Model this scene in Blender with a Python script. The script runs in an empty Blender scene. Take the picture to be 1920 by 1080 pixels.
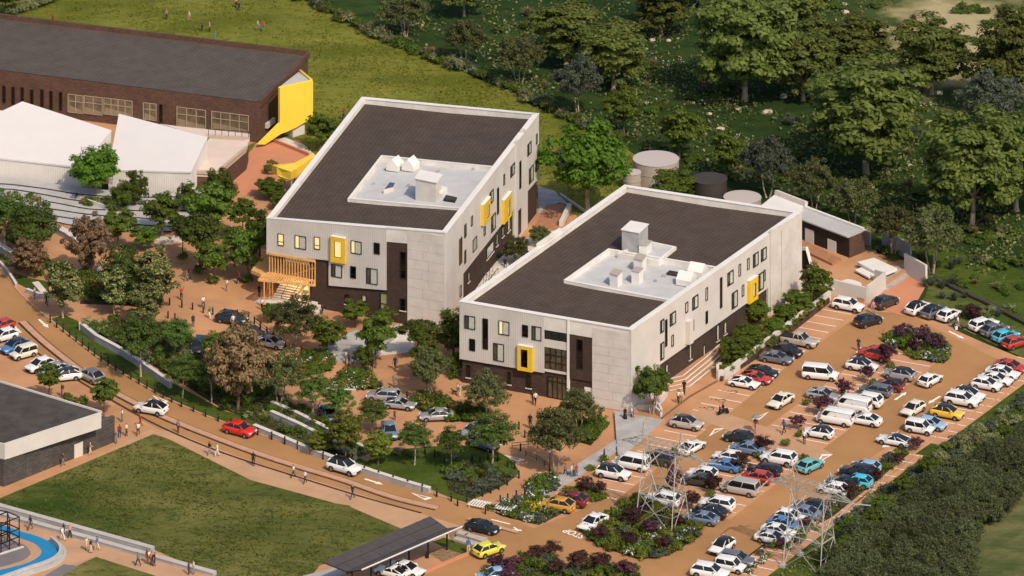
import bpy, bmesh, math, random
import numpy as np
from mathutils import Vector, Matrix
R = math.radians
SC = bpy.context.scene
COL = SC.collection
random.seed(7)

# ------------------------------------------------------------------ camera, sky, sun, exposure
CAM_H, CAM_D = 272.0, 720.0          # aerial viewpoint: height, and distance south of the campus centre
FPX, HZN = 9400.0, -3000.0           # focal length and horizon row, in units of the 1920 px wide picture
cam = bpy.data.cameras.new('camera')
cam.sensor_width = 36.0
cam.lens = FPX / 1920 * 36.0
cam.shift_y = -(540 - HZN) / 1920
cam.clip_start = 5; cam.clip_end = 6000
camo = bpy.data.objects.new('camera', cam); COL.objects.link(camo)
camo.location = (0, -CAM_D, CAM_H); camo.rotation_euler = (R(90), 0, 0)
SC.camera = camo

SUN_EL, SUN_AZ = 46.0, -60.0          # azimuth: direction towards the sun, from +X counter-clockwise
world = bpy.data.worlds.new('World'); SC.world = world; world.use_nodes = True
wn = world.node_tree.nodes; wl = world.node_tree.links
sky = wn.new('ShaderNodeTexSky'); sky.sky_type = 'NISHITA'; sky.sun_disc = False
sky.sun_elevation = R(SUN_EL); sky.sun_rotation = R(90 - SUN_AZ)
sky.air_density = .85; sky.dust_density = 3.0; sky.ozone_density = 1.0
bg = wn['Background']; bg.inputs['Strength'].default_value = 0.15
wl.new(sky.outputs[0], bg.inputs['Color'])
sl = bpy.data.lights.new('sun', 'SUN'); sl.energy = 3.35; sl.angle = R(0.55); sl.color = (1.0, 0.86, 0.67)
so = bpy.data.objects.new('sun', sl); COL.objects.link(so)
sv = Vector((math.cos(R(SUN_EL)) * math.cos(R(SUN_AZ)), math.cos(R(SUN_EL)) * math.sin(R(SUN_AZ)), math.sin(R(SUN_EL))))
so.rotation_euler = sv.to_track_quat('Z', 'Y').to_euler(); so.location = (60, -60, 80)
vs = SC.view_settings
vs.view_transform = 'Standard'; vs.look = 'None'; vs.exposure = 0.0; vs.gamma = 1.0; vs.use_curve_mapping = False
SC.render.engine = 'CYCLES'
cy = SC.cycles
cy.max_bounces = 6; cy.diffuse_bounces = 3; cy.glossy_bounces = 2; cy.transmission_bounces = 3; cy.transparent_max_bounces = 6
cy.use_denoising = True
cy.use_adaptive_sampling = True; cy.adaptive_threshold = 0.02

# ------------------------------------------------------------------ surveying helpers
def G(px, py, z=0.0):
    """world point at height z that the picture shows at (px, py)"""
    d = FPX * (CAM_H - z) / (py - HZN)
    return Vector(((px - 960) * d / FPX, d - CAM_D, z))
def scale_at(py): return (py - HZN) / CAM_H          # px per metre
def pxdir(px, py, vx, vy):
    a, b = G(px, py), G(px + vx, py + vy)
    return math.atan2(b.y - a.y, b.x - a.x)

class Wall:
    """a vertical plane standing on the ground line between two picture points"""
    def __init__(s, b0, b1, z=0.0):
        s.o = G(*b0, z); e = G(*b1, z) - s.o; s.L = e.length
        s.e = e.normalized(); s.n = Vector((s.e.y, -s.e.x, 0))
    def uz(s, px, py):
        k = (px - 960) / FPX
        u = (k * (s.o.y + CAM_D) - s.o.x) / (s.e.x - k * s.e.y)
        d = s.o.y + CAM_D + u * s.e.y
        return u, CAM_H - (py - HZN) * d / FPX
    def P(s, u, z, off=0.0):
        p = s.o + s.e * u + s.n * off
        return Vector((p.x, p.y, z))
    def poly(s, pts): return [s.uz(*p) for p in pts]

# ------------------------------------------------------------------ mesh builder
class MB:
    def __init__(s): s.v = []; s.f = []; s.m = []; s.uv = []
    def add(s, verts, faces, mi=0, uvs=None):
        b = len(s.v); s.v += [tuple(v) for v in verts]
        for f in faces:
            s.f.append(tuple(b + i for i in f)); s.m.append(mi)
            s.uv.append([uvs[i] if uvs else (verts[i][0], verts[i][1]) for i in f])
        return s
    def box(s, c, d, rz=0.0, mi=0, taper=1.0):
        hx, hy, hz = d[0] / 2, d[1] / 2, d[2] / 2
        ca, sa = math.cos(rz), math.sin(rz); vs_ = []
        for z, t in ((-hz, 1.0), (hz, taper)):
            for x, y in ((-hx, -hy), (hx, -hy), (hx, hy), (-hx, hy)):
                x *= t; y *= t
                vs_.append((c[0] + x * ca - y * sa, c[1] + x * sa + y * ca, c[2] + z))
        return s.add(vs_, [(3, 2, 1, 0), (4, 5, 6, 7), (0, 1, 5, 4), (1, 2, 6, 5), (2, 3, 7, 6), (3, 0, 4, 7)], mi)
    def prism(s, pts, z0, z1, mi=0, top_mi=None, top=True):
        """pts: list of (x,y[,..]); z1 may be a list of heights"""
        n = len(pts); a = sum(pts[i][0] * pts[(i + 1) % n][1] - pts[(i + 1) % n][0] * pts[i][1] for i in range(n))
        idx = list(range(n)) if a > 0 else list(range(n))[::-1]
        zt = z1 if isinstance(z1, (list, tuple)) else [z1] * n
        lo = [(pts[i][0], pts[i][1], z0) for i in idx]; hi = [(pts[i][0], pts[i][1], zt[i]) for i in idx]
        for i in range(n):
            j = (i + 1) % n
            q = [lo[i], lo[j], hi[j], hi[i]]
            l = math.hypot(q[1][0] - q[0][0], q[1][1] - q[0][1])
            s.add(q, [(0, 1, 2, 3)], mi, [(0, z0), (l, z0), (l, q[2][2]), (0, q[3][2])])
        if top: s.add(hi, [tuple(range(n))], mi if top_mi is None else top_mi)
        s.add(lo, [tuple(range(n))[::-1]], mi)
        return s
    def wprism(s, w, poly, o0, o1, mi=0):
        """polygon in wall (u,z) coordinates, from offset o0 (back) to o1 (front)"""
        n = len(poly); a = sum(poly[i][0] * poly[(i + 1) % n][1] - poly[(i + 1) % n][0] * poly[i][1] for i in range(n))
        pl = poly if a > 0 else poly[::-1]
        fr = [w.P(u, z, o1) for u, z in pl]; bk = [w.P(u, z, o0) for u, z in pl]
        s.add(fr, [tuple(range(n))], mi, pl); s.add(bk, [tuple(range(n))[::-1]], mi, pl)
        for i in range(n):
            j = (i + 1) % n
            s.add([bk[i], bk[j], fr[j], fr[i]], [(0, 1, 2, 3)], mi, [(pl[i][0], pl[i][1]), (pl[j][0], pl[j][1]), (pl[j][0] + .2, pl[j][1]), (pl[i][0] + .2, pl[i][1])])
        return s
    def wbox(s, w, u0, u1, z0, z1, o0, o1, mi=0):
        return s.wprism(w, [(u0, z0), (u1, z0), (u1, z1), (u0, z1)], o0, o1, mi)
    def tube(s, p0, p1, r0, r1=None, n=6, mi=0, cap=True):
        r1 = r0 if r1 is None else r1
        p0, p1 = Vector(p0), Vector(p1); d = (p1 - p0)
        if d.length < 1e-6: return s
        d.normalize(); a = d.orthogonal().normalized(); b = d.cross(a)
        vs_ = []
        for p, r in ((p0, r0), (p1, r1)):
            for k in range(n):
                t = 2 * math.pi * k / n
                vs_.append(p + a * (r * math.cos(t)) + b * (r * math.sin(t)))
        fs = [(k, (k + 1) % n, n + (k + 1) % n, n + k) for k in range(n)]
        if cap: fs += [tuple(range(n))[::-1], tuple(range(n, 2 * n))]
        return s.add(vs_, fs, mi)
    def bar(s, p0, p1, t=0.1, mi=0): return s.tube(p0, p1, t * .62, n=4, mi=mi)
    def loft(s, rings, mi=0, cap=True, closed=True):
        n = len(rings[0]); vs_ = [p for r in rings for p in r]; fs = []
        for i in range(len(rings) - 1):
            for k in range(n if closed else n - 1):
                j = (k + 1) % n
                fs.append((i * n + k, i * n + j, (i + 1) * n + j, (i + 1) * n + k))
        if cap: fs += [tuple(range(n))[::-1], tuple((len(rings) - 1) * n + k for k in range(n))]
        return s.add(vs_, fs, mi)
    def sphere(s, c, r, n=8, m=6, mi=0, sq=(1, 1, 1)):
        rings = []
        for i in range(1, m):
            t = math.pi * i / m - math.pi / 2
            rings.append([(c[0] + sq[0] * r * math.cos(t) * math.cos(2 * math.pi * k / n), c[1] + sq[1] * r * math.cos(t) * math.sin(2 * math.pi * k / n), c[2] + sq[2] * r * math.sin(t)) for k in range(n)])
        return s.loft(rings, mi)
    def mesh(s, name, mats, org=(0, 0, 0), smooth=False):
        me = bpy.data.meshes.new(name)
        ox, oy, oz = org
        me.from_pydata([(x - ox, y - oy, z - oz) for x, y, z in s.v], [], s.f)
        for m in (mats if isinstance(mats, (list, tuple)) else [mats]): me.materials.append(m)
        me.polygons.foreach_set('material_index', s.m)
        ul = me.uv_layers.new(name='UVMap')
        flat = [c for f in s.uv for p in f for c in p[:2]]
        ul.data.foreach_set('uv', flat)
        if smooth: me.polygons.foreach_set('use_smooth', [True] * len(me.polygons))
        me.update(); return me

def tag(o, label=None, cat=None, group=None, kind=None):
    if label: o['label'] = label
    if cat: o['category'] = cat
    if group: o['group'] = group
    if kind: o['kind'] = kind
    return o
def wloc(o):
    l = Vector((0, 0, 0))
    while o: l += o.location; o = o.parent
    return l
def link(name, me, parent=None, loc=None, rz=0, scale=None):
    o = bpy.data.objects.new(name, me); COL.objects.link(o)
    if parent: o.parent = parent
    if loc is not None: o.location = loc
    if rz: o.rotation_euler = (0, 0, rz)
    if scale is not None: o.scale = scale
    return o
def thing(name, label, cat, loc=(0, 0, 0), rz=0, group=None, scale=None):
    return tag(link(name, None, None, loc, rz, scale), label, cat, group)
def part(name, mb, mats, parent=None, smooth=False, label=None):
    """one mesh object built in world coordinates, placed under its parent"""
    o = link(name, mb.mesh(name, mats, wloc(parent) if parent else (0, 0, 0), smooth), parent)
    if label: o['label'] = label
    return o
def solo(name, mb, mats, label=None, cat=None, group=None, kind=None, smooth=False):
    c = Vector(mb.v[0]) if not kind else Vector((0, 0, 0))
    if not kind:
        xs = [v[0] for v in mb.v]; ys = [v[1] for v in mb.v]; zs = [v[2] for v in mb.v]
        c = Vector(((min(xs) + max(xs)) / 2, (min(ys) + max(ys)) / 2, min(zs)))
    o = link(name, mb.mesh(name, mats, c, smooth)); o.location = c
    return tag(o, label, cat, group, kind)
def copy_tree(o, parent=None):
    c = o.copy(); COL.objects.link(c); c.parent = parent
    for ch in o.children: copy_tree(ch, c)
    return c
def smoothline(pts, k=4):
    """Catmull-Rom through picture points"""
    out = []; n = len(pts)
    for i in range(n - 1):
        p0, p1, p2, p3 = pts[max(i - 1, 0)], pts[i], pts[i + 1], pts[min(i + 2, n - 1)]
        for j in range(k):
            t = j / k
            out.append(tuple(.5 * (2 * b + (c - a) * t + (2 * a - 5 * b + 4 * c - d) * t * t + (3 * b - a - 3 * c + d) * t ** 3) for a, b, c, d in zip(p0, p1, p2, p3)))
    out.append(tuple(pts[-1])); return out
def resample(pts, step):
    out = []; acc = 0.0
    for a, b in zip(pts[:-1], pts[1:]):
        L = (b - a).length
        while acc <= L:
            out.append(a.lerp(b, acc / L if L else 0)); acc += step
        acc -= L
    return out
def inside(p, poly):
    x, y = p[0], p[1]; c = False; n = len(poly)
    for i in range(n):
        x1, y1 = poly[i][0], poly[i][1]; x2, y2 = poly[i - 1][0], poly[i - 1][1]
        if (y1 > y) != (y2 > y) and x < (x2 - x1) * (y - y1) / (y2 - y1) + x1: c = not c
    return c

# ------------------------------------------------------------------ materials
def lin(r, g, b):
    return tuple(((c / 255) / 12.92 if c / 255 <= .04045 else ((c / 255 + .055) / 1.055) ** 2.4) for c in (r, g, b)) + (1.0,)
MATS = {}
def mat(name, col, rough=.8, metal=0.0, var=0.0, vscale=.4, bump=0.0, bscale=6.0, spec=.3, col2=None, detail=4.0, coat=0.0, emit=None, es=0.0):
    """principled material; var / col2: noise-driven colour variation"""
    if name in MATS: return MATS[name]
    m = bpy.data.materials.new(name); m.use_nodes = True; nt = m.node_tree; N = nt.nodes; L = nt.links
    b = N['Principled BSDF']; b.inputs['Roughness'].default_value = rough; b.inputs['Metallic'].default_value = metal
    b.inputs['Specular IOR Level'].default_value = spec; b.inputs['Coat Weight'].default_value = coat; b.inputs['Coat Roughness'].default_value = .08
    c = tuple(col[:3]) + (1.0,)
    b.inputs['Base Color'].default_value = c
    if emit: b.inputs['Emission Color'].default_value = tuple(emit[:3]) + (1,); b.inputs['Emission Strength'].default_value = es
    if var or col2 or bump:
        geo = N.new('ShaderNodeNewGeometry')
    if var or col2:
        nz = N.new('ShaderNodeTexNoise'); nz.inputs['Scale'].default_value = vscale; nz.inputs['Detail'].default_value = detail; nz.inputs['Roughness'].default_value = .62
        L.new(geo.outputs['Position'], nz.inputs['Vector'])
        rp = N.new('ShaderNodeValToRGB'); e = rp.color_ramp.elements
        e[0].position = .33; e[1].position = .67
        if col2: e[0].color = c; e[1].color = tuple(col2[:3]) + (1,)
        else: e[0].color = tuple(x * (1 - var) for x in c[:3]) + (1,); e[1].color = tuple(min(1, x * (1 + var)) for x in c[:3]) + (1,)
        L.new(nz.outputs['Fac'], rp.inputs['Fac']); L.new(rp.outputs['Color'], b.inputs['Base Color'])
    if bump:
        n2 = N.new('ShaderNodeTexNoise'); n2.inputs['Scale'].default_value = bscale; n2.inputs['Detail'].default_value = 5
        L.new(geo.outputs['Position'], n2.inputs['Vector'])
        bp = N.new('ShaderNodeBump'); bp.inputs['Strength'].default_value = 1.0; bp.inputs['Distance'].default_value = bump
        L.new(n2.outputs['Fac'], bp.inputs['Height']); L.new(bp.outputs['Normal'], b.inputs['Normal'])
    MATS[name] = m; return m
def mat_brick(name, c1, c2, mortar, bw=.46, bh=.16, ms=.016, rough=.85, bump=.02, offset=.5):
    if name in MATS: return MATS[name]
    m = mat(name, c1, rough); nt = m.node_tree; N = nt.nodes; L = nt.links; b = N['Principled BSDF']
    uv = N.new('ShaderNodeUVMap'); uv.uv_map = 'UVMap'
    br = N.new('ShaderNodeTexBrick'); br.offset = offset
    br.inputs['Color1'].default_value = tuple(c1[:3]) + (1,); br.inputs['Color2'].default_value = tuple(c2[:3]) + (1,); br.inputs['Mortar'].default_value = tuple(mortar[:3]) + (1,)
    br.inputs['Scale'].default_value = 1.0; br.inputs['Mortar Size'].default_value = ms; br.inputs['Brick Width'].default_value = bw; br.inputs['Row Height'].default_value = bh; br.inputs['Bias'].default_value = -.1
    L.new(uv.outputs['UV'], br.inputs['Vector'])
    nz = N.new('ShaderNodeTexNoise'); nz.inputs['Scale'].default_value = .5; nz.inputs['Detail'].default_value = 6
    geo = N.new('ShaderNodeNewGeometry'); L.new(geo.outputs['Position'], nz.inputs['Vector'])
    mx = N.new('ShaderNodeMix'); mx.data_type = 'RGBA'; mx.blend_type = 'MULTIPLY'; mx.inputs[0].default_value = .55
    mr = N.new('ShaderNodeMapRange'); mr.inputs[1].default_value = .3; mr.inputs[2].default_value = .7; mr.inputs[3].default_value = .7; mr.inputs[4].default_value = 1.25
    L.new(nz.outputs['Fac'], mr.inputs[0]); L.new(br.outputs['Color'], mx.inputs[6]); L.new(mr.outputs[0], mx.inputs[7]); L.new(mx.outputs[2], b.inputs['Base Color'])
    bp = N.new('ShaderNodeBump'); bp.invert = True; bp.inputs['Distance'].default_value = bump; L.new(br.outputs['Fac'], bp.inputs['Height']); L.new(bp.outputs['Normal'], b.inputs['Normal'])
    return m
def mat_rib(name, col, period=.3, depth=.035, rough=.6, dirt=.08):
    """vertical ribbed metal cladding along UV.x"""
    if name in MATS: return MATS[name]
    m = mat(name, col, rough, var=dirt, vscale=.25, detail=6); N = m.node_tree.nodes; L = m.node_tree.links; b = N['Principled BSDF']
    uv = N.new('ShaderNodeUVMap'); uv.uv_map = 'UVMap'; sx = N.new('ShaderNodeSeparateXYZ'); L.new(uv.outputs['UV'], sx.inputs[0])
    d = N.new('ShaderNodeMath'); d.operation = 'DIVIDE'; d.inputs[1].default_value = period; L.new(sx.outputs[0], d.inputs[0])
    f = N.new('ShaderNodeMath'); f.operation = 'FRACT'; L.new(d.outputs[0], f.inputs[0])
    r = N.new('ShaderNodeValToRGB'); e = r.color_ramp.elements; e[0].position = .72; e[1].position = .8; e[0].color = (0, 0, 0, 1); e[1].color = (1, 1, 1, 1)
    L.new(f.outputs[0], r.inputs['Fac'])
    bp = N.new('ShaderNodeBump'); bp.inputs['Distance'].default_value = depth; L.new(r.outputs['Color'], bp.inputs['Height']); L.new(bp.outputs['Normal'], b.inputs['Normal'])
    return m
def mat_leaf(name, c1, c2, trans=.48, rough=.55, flower=None, ff=0.0):
    """leaf colour varies leaf by leaf and tree by tree"""
    if name in MATS: return MATS[name]
    m = bpy.data.materials.new(name); m.use_nodes = True; N = m.node_tree.nodes; L = m.node_tree.links; b = N['Principled BSDF']; out = N['Material Output']
    geo = N.new('ShaderNodeNewGeometry'); oi = N.new('ShaderNodeObjectInfo')
    rp = N.new('ShaderNodeValToRGB'); e = rp.color_ramp.elements; e[0].color = tuple(c1[:3]) + (1,); e[1].color = tuple(c2[:3]) + (1,)
    if flower:
        x = e.new(1 - ff - .001); x.color = tuple(c2[:3]) + (1,); y = e.new(1 - ff); y.color = tuple(flower[:3]) + (1,); e[len(e) - 1].color = tuple(flower[:3]) + (1,)
    L.new(geo.outputs['Random Per Island'], rp.inputs['Fac'])
    hs = N.new('ShaderNodeHueSaturation'); mr = N.new('ShaderNodeMapRange'); mr.inputs[3].default_value = .75; mr.inputs[4].default_value = 1.4
    L.new(oi.outputs['Random'], mr.inputs[0]); L.new(mr.outputs[0], hs.inputs['Value'])
    mr2 = N.new('ShaderNodeMapRange'); mr2.inputs[3].default_value = .478; mr2.inputs[4].default_value = .512
    L.new(oi.outputs['Random'], mr2.inputs[0]); L.new(mr2.outputs[0], hs.inputs['Hue'])
    L.new(rp.outputs['Color'], hs.inputs['Color']); L.new(hs.outputs['Color'], b.inputs['Base Color'])
    b.inputs['Roughness'].default_value = rough; b.inputs['Specular IOR Level'].default_value = .12
    tr = N.new('ShaderNodeBsdfTranslucent'); L.new(hs.outputs['Color'], tr.inputs['Color'])
    mx = N.new('ShaderNodeMixShader'); mx.inputs[0].default_value = trans
    L.new(b.outputs[0], mx.inputs[1]); L.new(tr.outputs[0], mx.inputs[2]); L.new(mx.outputs[0], out.inputs['Surface'])
    MATS[name] = m; return m
def mat_glass(name, tint=(.55, .6, .6), clear=.72):
    """window pane: see-through with a mirror-like sheen"""
    if name in MATS: return MATS[name]
    m = bpy.data.materials.new(name); m.use_nodes = True; N = m.node_tree.nodes; L = m.node_tree.links; out = N['Material Output']; N.remove(N['Principled BSDF'])
    t = N.new('ShaderNodeBsdfTransparent'); t.inputs[0].default_value = tint + (1,)
    g = N.new('ShaderNodeBsdfGlossy'); g.inputs['Roughness'].default_value = .05; g.inputs[0].default_value = (.9, .95, 1, 1)
    fr = N.new('ShaderNodeFresnel'); geo = N.new('ShaderNodeNewGeometry'); io = N.new('ShaderNodeMapRange'); io.inputs[3].default_value = 1.38; io.inputs[4].default_value = 1 / 1.38; L.new(geo.outputs['Backfacing'], io.inputs[0]); L.new(io.outputs[0], fr.inputs['IOR'])
    mx = N.new('ShaderNodeMixShader'); L.new(fr.outputs[0], mx.inputs[0]); L.new(t.outputs[0], mx.inputs[1]); L.new(g.outputs[0], mx.inputs[2]); L.new(mx.outputs[0], out.inputs[0])
    MATS[name] = m; return m
def mat_grass(name, ca, cb, cc, s1=.12, s2=1.6, bump=.12, bs=2.6):
    if name in MATS: return MATS[name]
    m = mat(name, ca, .95, spec=.1); N = m.node_tree.nodes; L = m.node_tree.links; b = N['Principled BSDF']
    geo = N.new('ShaderNodeNewGeometry'); mp = N.new('ShaderNodeMapping'); mp.inputs['Rotation'].default_value = (0, 0, R(8)); mp.inputs['Scale'].default_value = (.55, 1.0, 1.0)
    L.new(geo.outputs['Position'], mp.inputs['Vector'])
    a = N.new('ShaderNodeTexNoise'); a.inputs['Scale'].default_value = s1; a.inputs['Detail'].default_value = 6; a.inputs['Roughness'].default_value = .65
    c = N.new('ShaderNodeTexNoise'); c.inputs['Scale'].default_value = s2; c.inputs['Detail'].default_value = 7; c.inputs['Roughness'].default_value = .72
    for q in (a, c): L.new(mp.outputs[0], q.inputs['Vector'])
    r1 = N.new('ShaderNodeValToRGB'); e = r1.color_ramp.elements; e[0].position = .36; e[1].position = .66; e[0].color = tuple(ca[:3]) + (1,); e[1].color = tuple(cb[:3]) + (1,)
    r2 = N.new('ShaderNodeValToRGB'); e = r2.color_ramp.elements; e[0].position = .5; e[1].position = .68; e[0].color = (0, 0, 0, 1); e[1].color = (1, 1, 1, 1)
    L.new(a.outputs['Fac'], r1.inputs['Fac']); L.new(c.outputs['Fac'], r2.inputs['Fac'])
    mx = N.new('ShaderNodeMix'); mx.data_type = 'RGBA'; L.new(r2.outputs['Color'], mx.inputs[0]); L.new(r1.outputs['Color'], mx.inputs[6]); mx.inputs[7].default_value = tuple(cc[:3]) + (1,)
    L.new(mx.outputs[2], b.inputs['Base Color'])
    n2 = N.new('ShaderNodeTexNoise'); n2.inputs['Scale'].default_value = bs; n2.inputs['Detail'].default_value = 8; n2.inputs['Roughness'].default_value = .75
    L.new(mp.outputs[0], n2.inputs['Vector'])
    bp = N.new('ShaderNodeBump'); bp.inputs['Distance'].default_value = bump; bp.inputs['Strength'].default_value = 1.0
    L.new(n2.outputs['Fac'], bp.inputs['Height']); L.new(bp.outputs['Normal'], b.inputs['Normal'])
    return m

M_white = mat('white_render', (.565, .525, .48), .75, var=.06, vscale=.3, bump=.01, bscale=3)
M_clad = mat_rib('white_ribbed_cladding', (.575, .535, .49), .34, .035)
M_cladw = mat_rib('ribbed_hall_cladding', (.72, .68, .63), .36, .05)
M_conc = mat('pale_concrete', (.58, .53, .48), .85, var=.1, vscale=.5, bump=.01, bscale=5, detail=8)
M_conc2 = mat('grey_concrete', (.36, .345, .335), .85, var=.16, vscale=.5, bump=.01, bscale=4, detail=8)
M_coping = mat('coping_metal', (.70, .67, .63), .5, var=.04)
M_parap = mat('parapet_render', (.66, .62, .57), .85, var=.14, vscale=.35, detail=8)
M_brick = mat_brick('dark_brown_brick', (.062, .037, .027), (.09, .055, .04), (.022, .015, .012), .42, .15, .02)
M_brick2 = mat_brick('red_brown_brick', (.11, .058, .04), (.155, .085, .058), (.045, .028, .022), .5, .18, .022)
M_brick3 = mat_brick('charcoal_brick', (.075, .066, .06), (.115, .1, .09), (.04, .036, .033), .62, .22, .03)
M_tile = mat_brick('brown_roof_tile', (.084, .058, .042), (.073, .05, .037), (.040, .028, .021), .66, .66, .05, .75, .05, 0.0)
M_tileg = mat_brick('grey_roof_tile', (.098, .08, .066), (.086, .07, .058), (.05, .041, .034), .66, .66, .05, .75, .05, 0.0)
M_membrane = mat('pale_roof_membrane', (.47, .47, .475), .7, var=.08, vscale=.45, detail=8)
M_yellow = mat('yellow_panel', (.74, .47, .028), .45, var=.04, vscale=.8)
M_yellow2 = mat('light_yellow_wall', (.86, .58, .06), .5, var=.03)
M_black = mat('black_metal', (.012, .012, .013), .45)
M_frame = mat('dark_bronze_frame', (.02, .016, .013), .4)
M_mull = mat('cream_mullion', (.38, .30, .22), .5)
M_dark = mat('dark_interior', (.035, .031, .027), .9, var=.4, vscale=.8)
M_warm = mat('warm_lit_interior', (.5, .4, .25), .9, emit=(1.0, .72, .32), es=.95)
M_dimwarm = mat('dim_interior', (.12, .09, .055), .9, var=.4, vscale=.7)
M_curtain = mat('pale_curtain', (.72, .69, .64), .9, var=.06, vscale=3)
M_glass = mat_glass('clear_glass', (.94, .95, .94))
M_glassd = mat_glass('smoked_glass', (.55, .56, .56))
M_timber = mat('honey_timber', (.66, .36, .13), .6, var=.15, vscale=1.2)
M_deck = mat('red_timber_deck', (.36, .17, .085), .65, var=.15, vscale=1.0)
M_skin = [mat('skin_a', (.16, .085, .05), .6), mat('skin_b', (.32, .18, .12), .6), mat('skin_c', (.5, .32, .23), .6)]
M_bark = mat('brown_bark', (.13, .09, .06), .9, var=.25, vscale=2, bump=.03, bscale=6)
M_barkp = mat('pale_bark', (.34, .27, .2), .85, var=.2, vscale=2, bump=.02, bscale=6)
M_soil = mat('dark_soil', (.055, .036, .02), .95, var=.3, vscale=.8, bump=.05, bscale=3)
M_stone = mat('pale_stone', (.5, .43, .35), .85, var=.12, vscale=1.2, bump=.05, bscale=2)
# ------------------------------------------------------------------ ground, roads, lawns
M_forest = mat_grass('shade_toned_meadow', (.014, .034, .007), (.040, .066, .014), (.010, .024, .006), .045, .35, .2, 1.0)  # shade of the wood is put into this dark ground colour
M_lawnA = mat_grass('bright_lawn', (.10, .115, .012), (.23, .225, .042), (.075, .10, .012), .08, 1.0, .26, 1.9)  # brighter yellow-green tones of the upper lawn
M_lawnB = mat_grass('mown_lawn', (.034, .066, .008), (.215, .19, .06), (.03, .052, .008), .055, .7, .30, 1.8)
M_lawnC = mat_grass('verge_grass', (.042, .07, .009), (.085, .11, .017), (.03, .055, .007), .2, 1.2, .14, 2)
M_lawnD = mat_grass('dry_grass', (.05, .085, .014), (.16, .15, .05), (.035, .06, .012), .12, 1.1, .2, 1.6)
M_sand = mat('bare_sandy_ground', (.2, .17, .085), .95, col2=(.07, .085, .03), vscale=.09, bump=.05, bscale=1.5)
M_pave = mat('terracotta_paving', (.44, .232, .117), .88, var=.2, vscale=.11, detail=9, bump=.006, bscale=8, spec=.2)
M_road = mat('ochre_road', (.36, .192, .082), .92, var=.13, vscale=.09, detail=9, bump=.008, bscale=10, spec=.15)
M_stall = mat('orange_parking_paving', (.47, .25, .135), .9, var=.1, vscale=.25, detail=9, spec=.2)
M_walk = mat('tan_walkway', (.44, .265, .155), .9, var=.1, vscale=.3, detail=8, spec=.2)
M_pink = mat('salmon_paving', (.52, .225, .125), .85, var=.05, vscale=.4, spec=.2)
M_paint = mat('road_paint', (.8, .77, .72), .7, var=.08, vscale=2)
M_kerb = mat('kerb_stone', (.47, .27, .17), .85, var=.1, vscale=1)
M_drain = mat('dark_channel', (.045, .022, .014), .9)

def sand_mat():
    """bare ground fading raggedly into meadow with distance from the middle of the clearing"""
    m = mat_grass('clearing_ground', (.014, .034, .007), (.040, .066, .014), (.010, .024, .006), .045, .35, .2, 1.0001); N = m.node_tree.nodes; L = m.node_tree.links; b = N['Principled BSDF']  # edge meadow repeats the dark colour that holds the wood's shade
    old = b.inputs['Base Color'].links[0].from_socket; c = G(1805, 75); geo = N.new('ShaderNodeNewGeometry')
    mp = N.new('ShaderNodeVectorMath'); mp.operation = 'SUBTRACT'; mp.inputs[1].default_value = (c.x, c.y, 0); L.new(geo.outputs['Position'], mp.inputs[0])
    sc = N.new('ShaderNodeVectorMath'); sc.operation = 'MULTIPLY'; sc.inputs[1].default_value = (1 / 20., 1 / 40., 0); L.new(mp.outputs[0], sc.inputs[0])
    ln = N.new('ShaderNodeVectorMath'); ln.operation = 'LENGTH'; L.new(sc.outputs[0], ln.inputs[0])
    nz = N.new('ShaderNodeTexNoise'); nz.inputs['Scale'].default_value = .16; nz.inputs['Detail'].default_value = 7; L.new(geo.outputs['Position'], nz.inputs['Vector'])
    ad = N.new('ShaderNodeMath'); ad.operation = 'MULTIPLY_ADD'; ad.inputs[1].default_value = 1.3; L.new(nz.outputs['Fac'], ad.inputs[0]); L.new(ln.outputs['Value'], ad.inputs[2])
    rp = N.new('ShaderNodeValToRGB'); e = rp.color_ramp.elements; e[0].position = .68; e[0].color = (.38, .32, .18, 1); e[1].position = .88; e[1].color = (.19, .175, .075, 1); x = e.new(1.0); x.color = (.05, .075, .018, 1)
    mul = N.new('ShaderNodeMath'); mul.operation = 'MULTIPLY'; mul.inputs[1].default_value = .7; L.new(ad.outputs[0], mul.inputs[0]); L.new(mul.outputs[0], rp.inputs['Fac'])
    mr = N.new('ShaderNodeMapRange'); mr.inputs[1].default_value = .98; mr.inputs[2].default_value = 1.35; L.new(mul.outputs[0], mr.inputs[0])
    mx = N.new('ShaderNodeMix'); mx.data_type = 'RGBA'; L.new(mr.outputs[0], mx.inputs[0]); L.new(rp.outputs['Color'], mx.inputs[6]); L.new(old, mx.inputs[7]); L.new(mx.outputs[2], b.inputs['Base Color']); return m
def sheet(name, px, z, m, label=None, world=False):
    pts = [Vector((p[0], p[1], 0)) for p in px] if world else [G(x, y) for x, y in px]
    bm = bmesh.new(); vs_ = [bm.verts.new((p.x, p.y, z)) for p in pts]
    f = bm.faces.new(vs_); f.normal_update()
    if f.normal.z < 0: f.normal_flip()
    bmesh.ops.triangulate(bm, faces=bm.faces[:])
    me = bpy.data.meshes.new(name); bm.to_mesh(me); bm.free(); me.materials.append(m)
    return tag(link(name, me), label, None, None, 'structure')

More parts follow.
